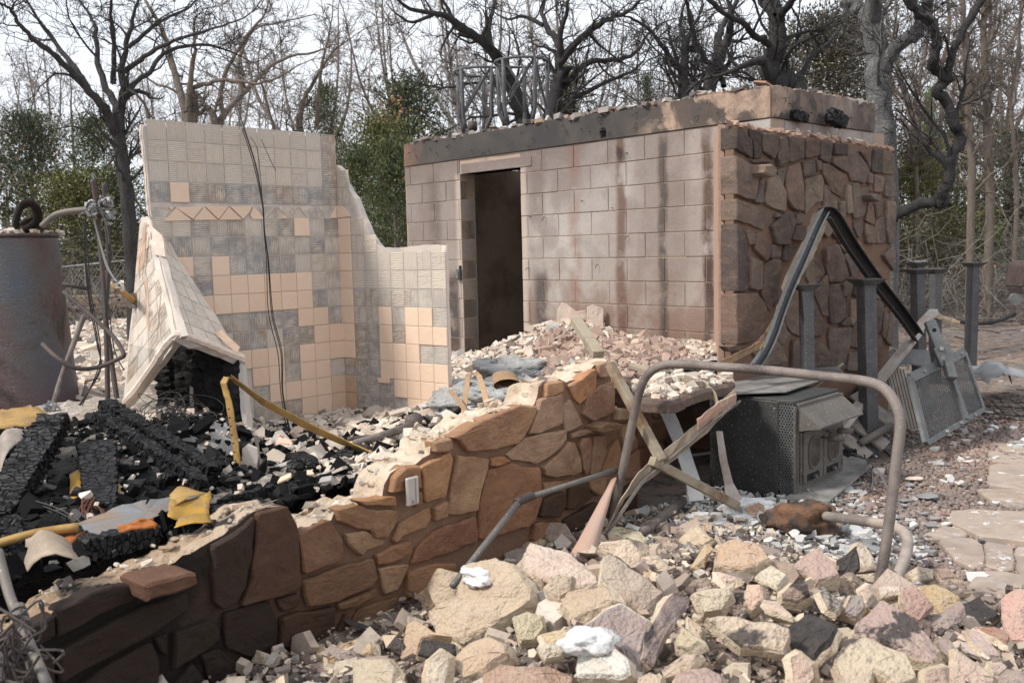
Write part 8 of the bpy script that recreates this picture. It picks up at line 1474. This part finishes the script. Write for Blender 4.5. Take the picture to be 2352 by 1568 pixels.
for a in [('dark green cedar peeping over the tank at the left', 62, 262, 26, 0, 1.4,  'cedar_dark', 0), ('light green cedar left of the large charred oak', 208, 272, 30, 0, 1.5, 'cedar_green', 1), ('olive cedar low between the tank and the charred oak', 165, 400, 24, 0, 1.5, 'cedar_olive', 2), ('green cedar right behind the trunk of the large charred oak', 262, 395, 25, 0, 1.4, 'cedar_green', 2), ('green cedar poking above the right corner of the shower wall', 745, 198, 24, 0, .85, 'cedar_green', 1),
          ('broad dark cedar between the shower wall and the shelter', 935, 185, 23, 0, 1.5, 'cedar_dark', 0), ('olive green cedar in front of the broad dark cedar', 868, 275, 21, 0, 1.2, 'cedar_olive', 2), ('green cedar filling the gap left of the shelter wall', 905, 330, 17.5, 0, .9, 'cedar_green', 2), ('small green cedar behind the stepped edge of the shower wall', 820, 340, 20, 0, .8, 'cedar_green', 0), ('sparse yellowish cedar behind the roof right of the ring stands', 1300, 165, 24, 0, .75, 'cedar_olive', 2),
          ('brown scorched cedar behind the shelter corner', 1880, 40, 20, 0, 1.4, 'dead_cedar', 0), ('scorched grey cedar left of the ash grey oak', 1960, 20, 22, 0, 1.35, 'dead_cedar', 1), ('dim scorched cedar behind the twisted oak', 1790, 90, 24, 0, 1.2, 'dead_cedar', 0), ('olive cedar low right of the ash grey oak', 2110, 330, 22, 0, 1.2, 'cedar_olive', 2), ('dark cedar half way to the right edge', 2200, 260, 24, 0, 1.1, 'cedar_dark', 1), ('dark cedar at the right edge behind the thicket', 2330, 300, 25, 0, 1.2, 'cedar_dark', 0), ('bright green sapling behind the crooked limb', 2135, 215, 30, 0, .45, 'fresh_green', 2), ('bright green bush low behind the posts', 2085, 525, 30, 0, .9, 'fresh_green', 2), ('bright green bush near the right edge', 2300, 520, 32, 0, 1.0, 'fresh_green', 2), ('small distant cedar above the ring beam', 1485, 175, 30, 0, .6, 'cedar_dark', 1)]: cedar(*a)
# undergrowth
def brush(name, label, n, xr, yr, seed, hmax=3.2, r=.007, lean=.5, material='brush', cond=None):
    rg = np.random.default_rng(seed); L = []
    while len(L) < n:
        x, y = rg.uniform(*xr) , rg.uniform(*yr); x *= y / 20
        if cond and not cond(x, y): continue
        h = rg.uniform(.3, 1) * hmax; p = np.array([x, y, float(0) + .1]); q = [p]; d_ = nrmv(np.array([rg.normal(0, lean), rg.normal(0, lean), 1])); 
        for k in range(5): d_ = nrmv(d_ + rg.normal(0, .35, 3) - np.array([0, 0, .12])); q.append(q[-1] + d_ * h / 5)
        L.append((q, [r * (1 - .12 * k) for k in range(6)]))
        for j in range(3):
            s = q[rg.integers(1, 5)]; d2 = nrmv(np.array([rg.normal(0, 1), rg.normal(0, 1), rg.normal(.2, .5)])); w = [s]
            for k in range(4): d2 = nrmv(d2 + rg.normal(0, .4, 3)); w.append(w[-1] + d2 * h * .11)
            L.append((w, [r * .7] * 5))
    o = link(name, np_mesh(name, *tubes(L, 3)), material, kind='stuff'); return tag(o, label, 'undergrowth')
brush('thicket', 'grey brown thicket of bare twigs in front of the wood at the left', 4200, (-13, 1), (16, 24), 71, 3.6, lean=.9)
brush('thicket', 'tangled grey thicket of bare vines at the right behind the oak', 3000, (6.2, 13.5), (17, 26), 72, 3.4, lean=.9)
brush('thicket', 'thin bare undergrowth far behind the shelter', 2600, (-14, 14), (28, 48), 73, 3.6, .014)
rg = np.random.default_rng(74); L = []
for i in range(800):
    y = rg.uniform(34, 95); x = rg.uniform(-.62, .62) * y; h = rg.uniform(2, 4.5) * y / 60; L.append(([np.array([x, y, 0]), np.array([x + rg.normal(0, .2), y, h * .5]), np.array([x + rg.normal(0, .6), y, h])], [rg.uniform(.03, .09), .04, .015]))
o = link('distant_wood', np_mesh('distant_wood', *tubes(L, 4)), 'far_bark', kind='stuff'); tag(o, 'mass of far trunks closing the view behind the trees', 'wood')
Vv = []
for s in range(3):
    m = [62, 78, 100][s]
    for i in range(2600): x = rg.uniform(-.62, .62) * m; z = rg.uniform(0, 1) ** 1.3 * [3.2, 4.2, 5.5][s]; c = np.array([x, m + rg.normal(0, 2), z]); a = rg.normal(0, .35, (3, 3)); Vv += [c + a[0], c + a[1], c + a[2]]
o = link('distant_brush', np_mesh('distant_brush', np.array(Vv), np.arange(len(Vv)).reshape(-1, 3)), 'dead_cedar', kind='stuff'); tag(o, 'dim brush between the far trunks', 'undergrowth')
# dry leaves still hanging
p = [];
for cx, cy, d_, n, sx, sy in [(905, 240, 16, 90, 25, 20), (950, 430, 17, 60, 30, 15), (540, 250, 18, 40, 40, 30), (1330, 200, 22, 60, 40, 25), (90, 330, 20, 40, 40, 40), (2210, 620, 16, 30, 60, 10)]:
    for _ in range(n): p.append(P(RN.gauss(cx, sx), RN.gauss(cy, sy), d_ + U(-.5, .5))[:])
o = chips('dry_leaves', p, [U(.015, .035) for _ in p], (.02, .05), 'dry_leaf', 1.5, seed=81); tag(o, 'few dry orange leaves left on the twigs', 'leaves')
# fallen twigs on the burnt ground
rg = np.random.default_rng(82); L = []
for i in range(420):
    y = rg.uniform(8.5, 26) if i % 4 else rg.uniform(6, 9); x = rg.uniform(.30, .62) * y if i % 3 else rg.uniform(-.6, -.25) * y - 1
    if y < 12 and x < 0: continue
    if x < 4.2 and y < 12: continue
    a = rg.uniform(0, 6.28); n = 6; q = [np.array([x, y, float(zout(x, y)) + .015])]; r = rg.uniform(.004, .012)
    for k in range(n - 1): a += rg.normal(0, .45); q.append(q[-1] + np.array([math.cos(a), math.sin(a), rg.normal(0, .08)]) * rg.uniform(.06, .22))
    L.append((q, [r * (1 - .12 * k) for k in range(n)]))
o = link('fallen_twigs', np_mesh('fallen_twigs', *tubes(L, 4)), 'charred_bark', kind='stuff'); tag(o, 'burnt twigs scattered over the bare ground', 'twigs')
p = np.stack([rg.uniform(3, 22, 5200), rg.uniform(8.5, 30, 5200), np.zeros(5200)], 1); p = p[(p[:, 0] / p[:, 1] > .3)]; p[:, 2] = zout(p[:, 0], p[:, 1]) + .004; o = chips('ground_litter', p, rg.uniform(.012, .05, len(p)), (.08, .4), 'litter', .3, seed=83); tag(o, 'grey and reddish litter on the burnt ground', 'litter')
log = pipe('fallen_branch', 'charred fallen branch with side twigs lying on the burnt ground at the right', [P(2190, 735, 14), P(2230, 742, 13.8), P(2280, 740, 14), P(2330, 722, 14.6)], .03, 'charred_bark', 'branch', sub=4)
# chain link fence far left
CF = thing('chain_link_fence', 'chain link fence with a pale top rail seen between the pipes at the left', 'fence', G(215, 700, .0)); a, b = P(60, 622, 21), P(330, 594, 21); CF.location = (a.x, a.y, 0)
mb = MB(); mb.tube([a, b], .022, 6); mb.build('top_rail', 'grey_sheet', CF)
for t in (.1, .5, .9): q = a.lerp(b, t); mb = MB(); mb.tube([Vector((q.x, q.y, .1)), q], .025, 6); mb.build('post', 'grey_sheet', CF)
L = []; W_ = (b - a).length; hz = a.z - .2; nn_ = int(W_ / .09)
for i in range(-14, nn_):
    for sg in (1, -1):
        t0, t1 = i * .09 / W_, (i * .09 + hz * .9) / W_
        if sg < 0: t0, t1 = t1, t0
        if min(t0, t1) < 0 or max(t0, t1) > 1: continue
        p0, p1 = a.lerp(b, t0), a.lerp(b, t1); L.append(([Vector((p0.x, p0.y, .2)), Vector(((p0.x + p1.x) / 2, (p0.y + p1.y) / 2, .2 + hz / 2)), p1], .003))
V, Q = tubes(L, 3); link('wire_mesh', np_mesh('wire_mesh', V - np.array(CF.location[:]), Q), 'grey_sheet', CF)
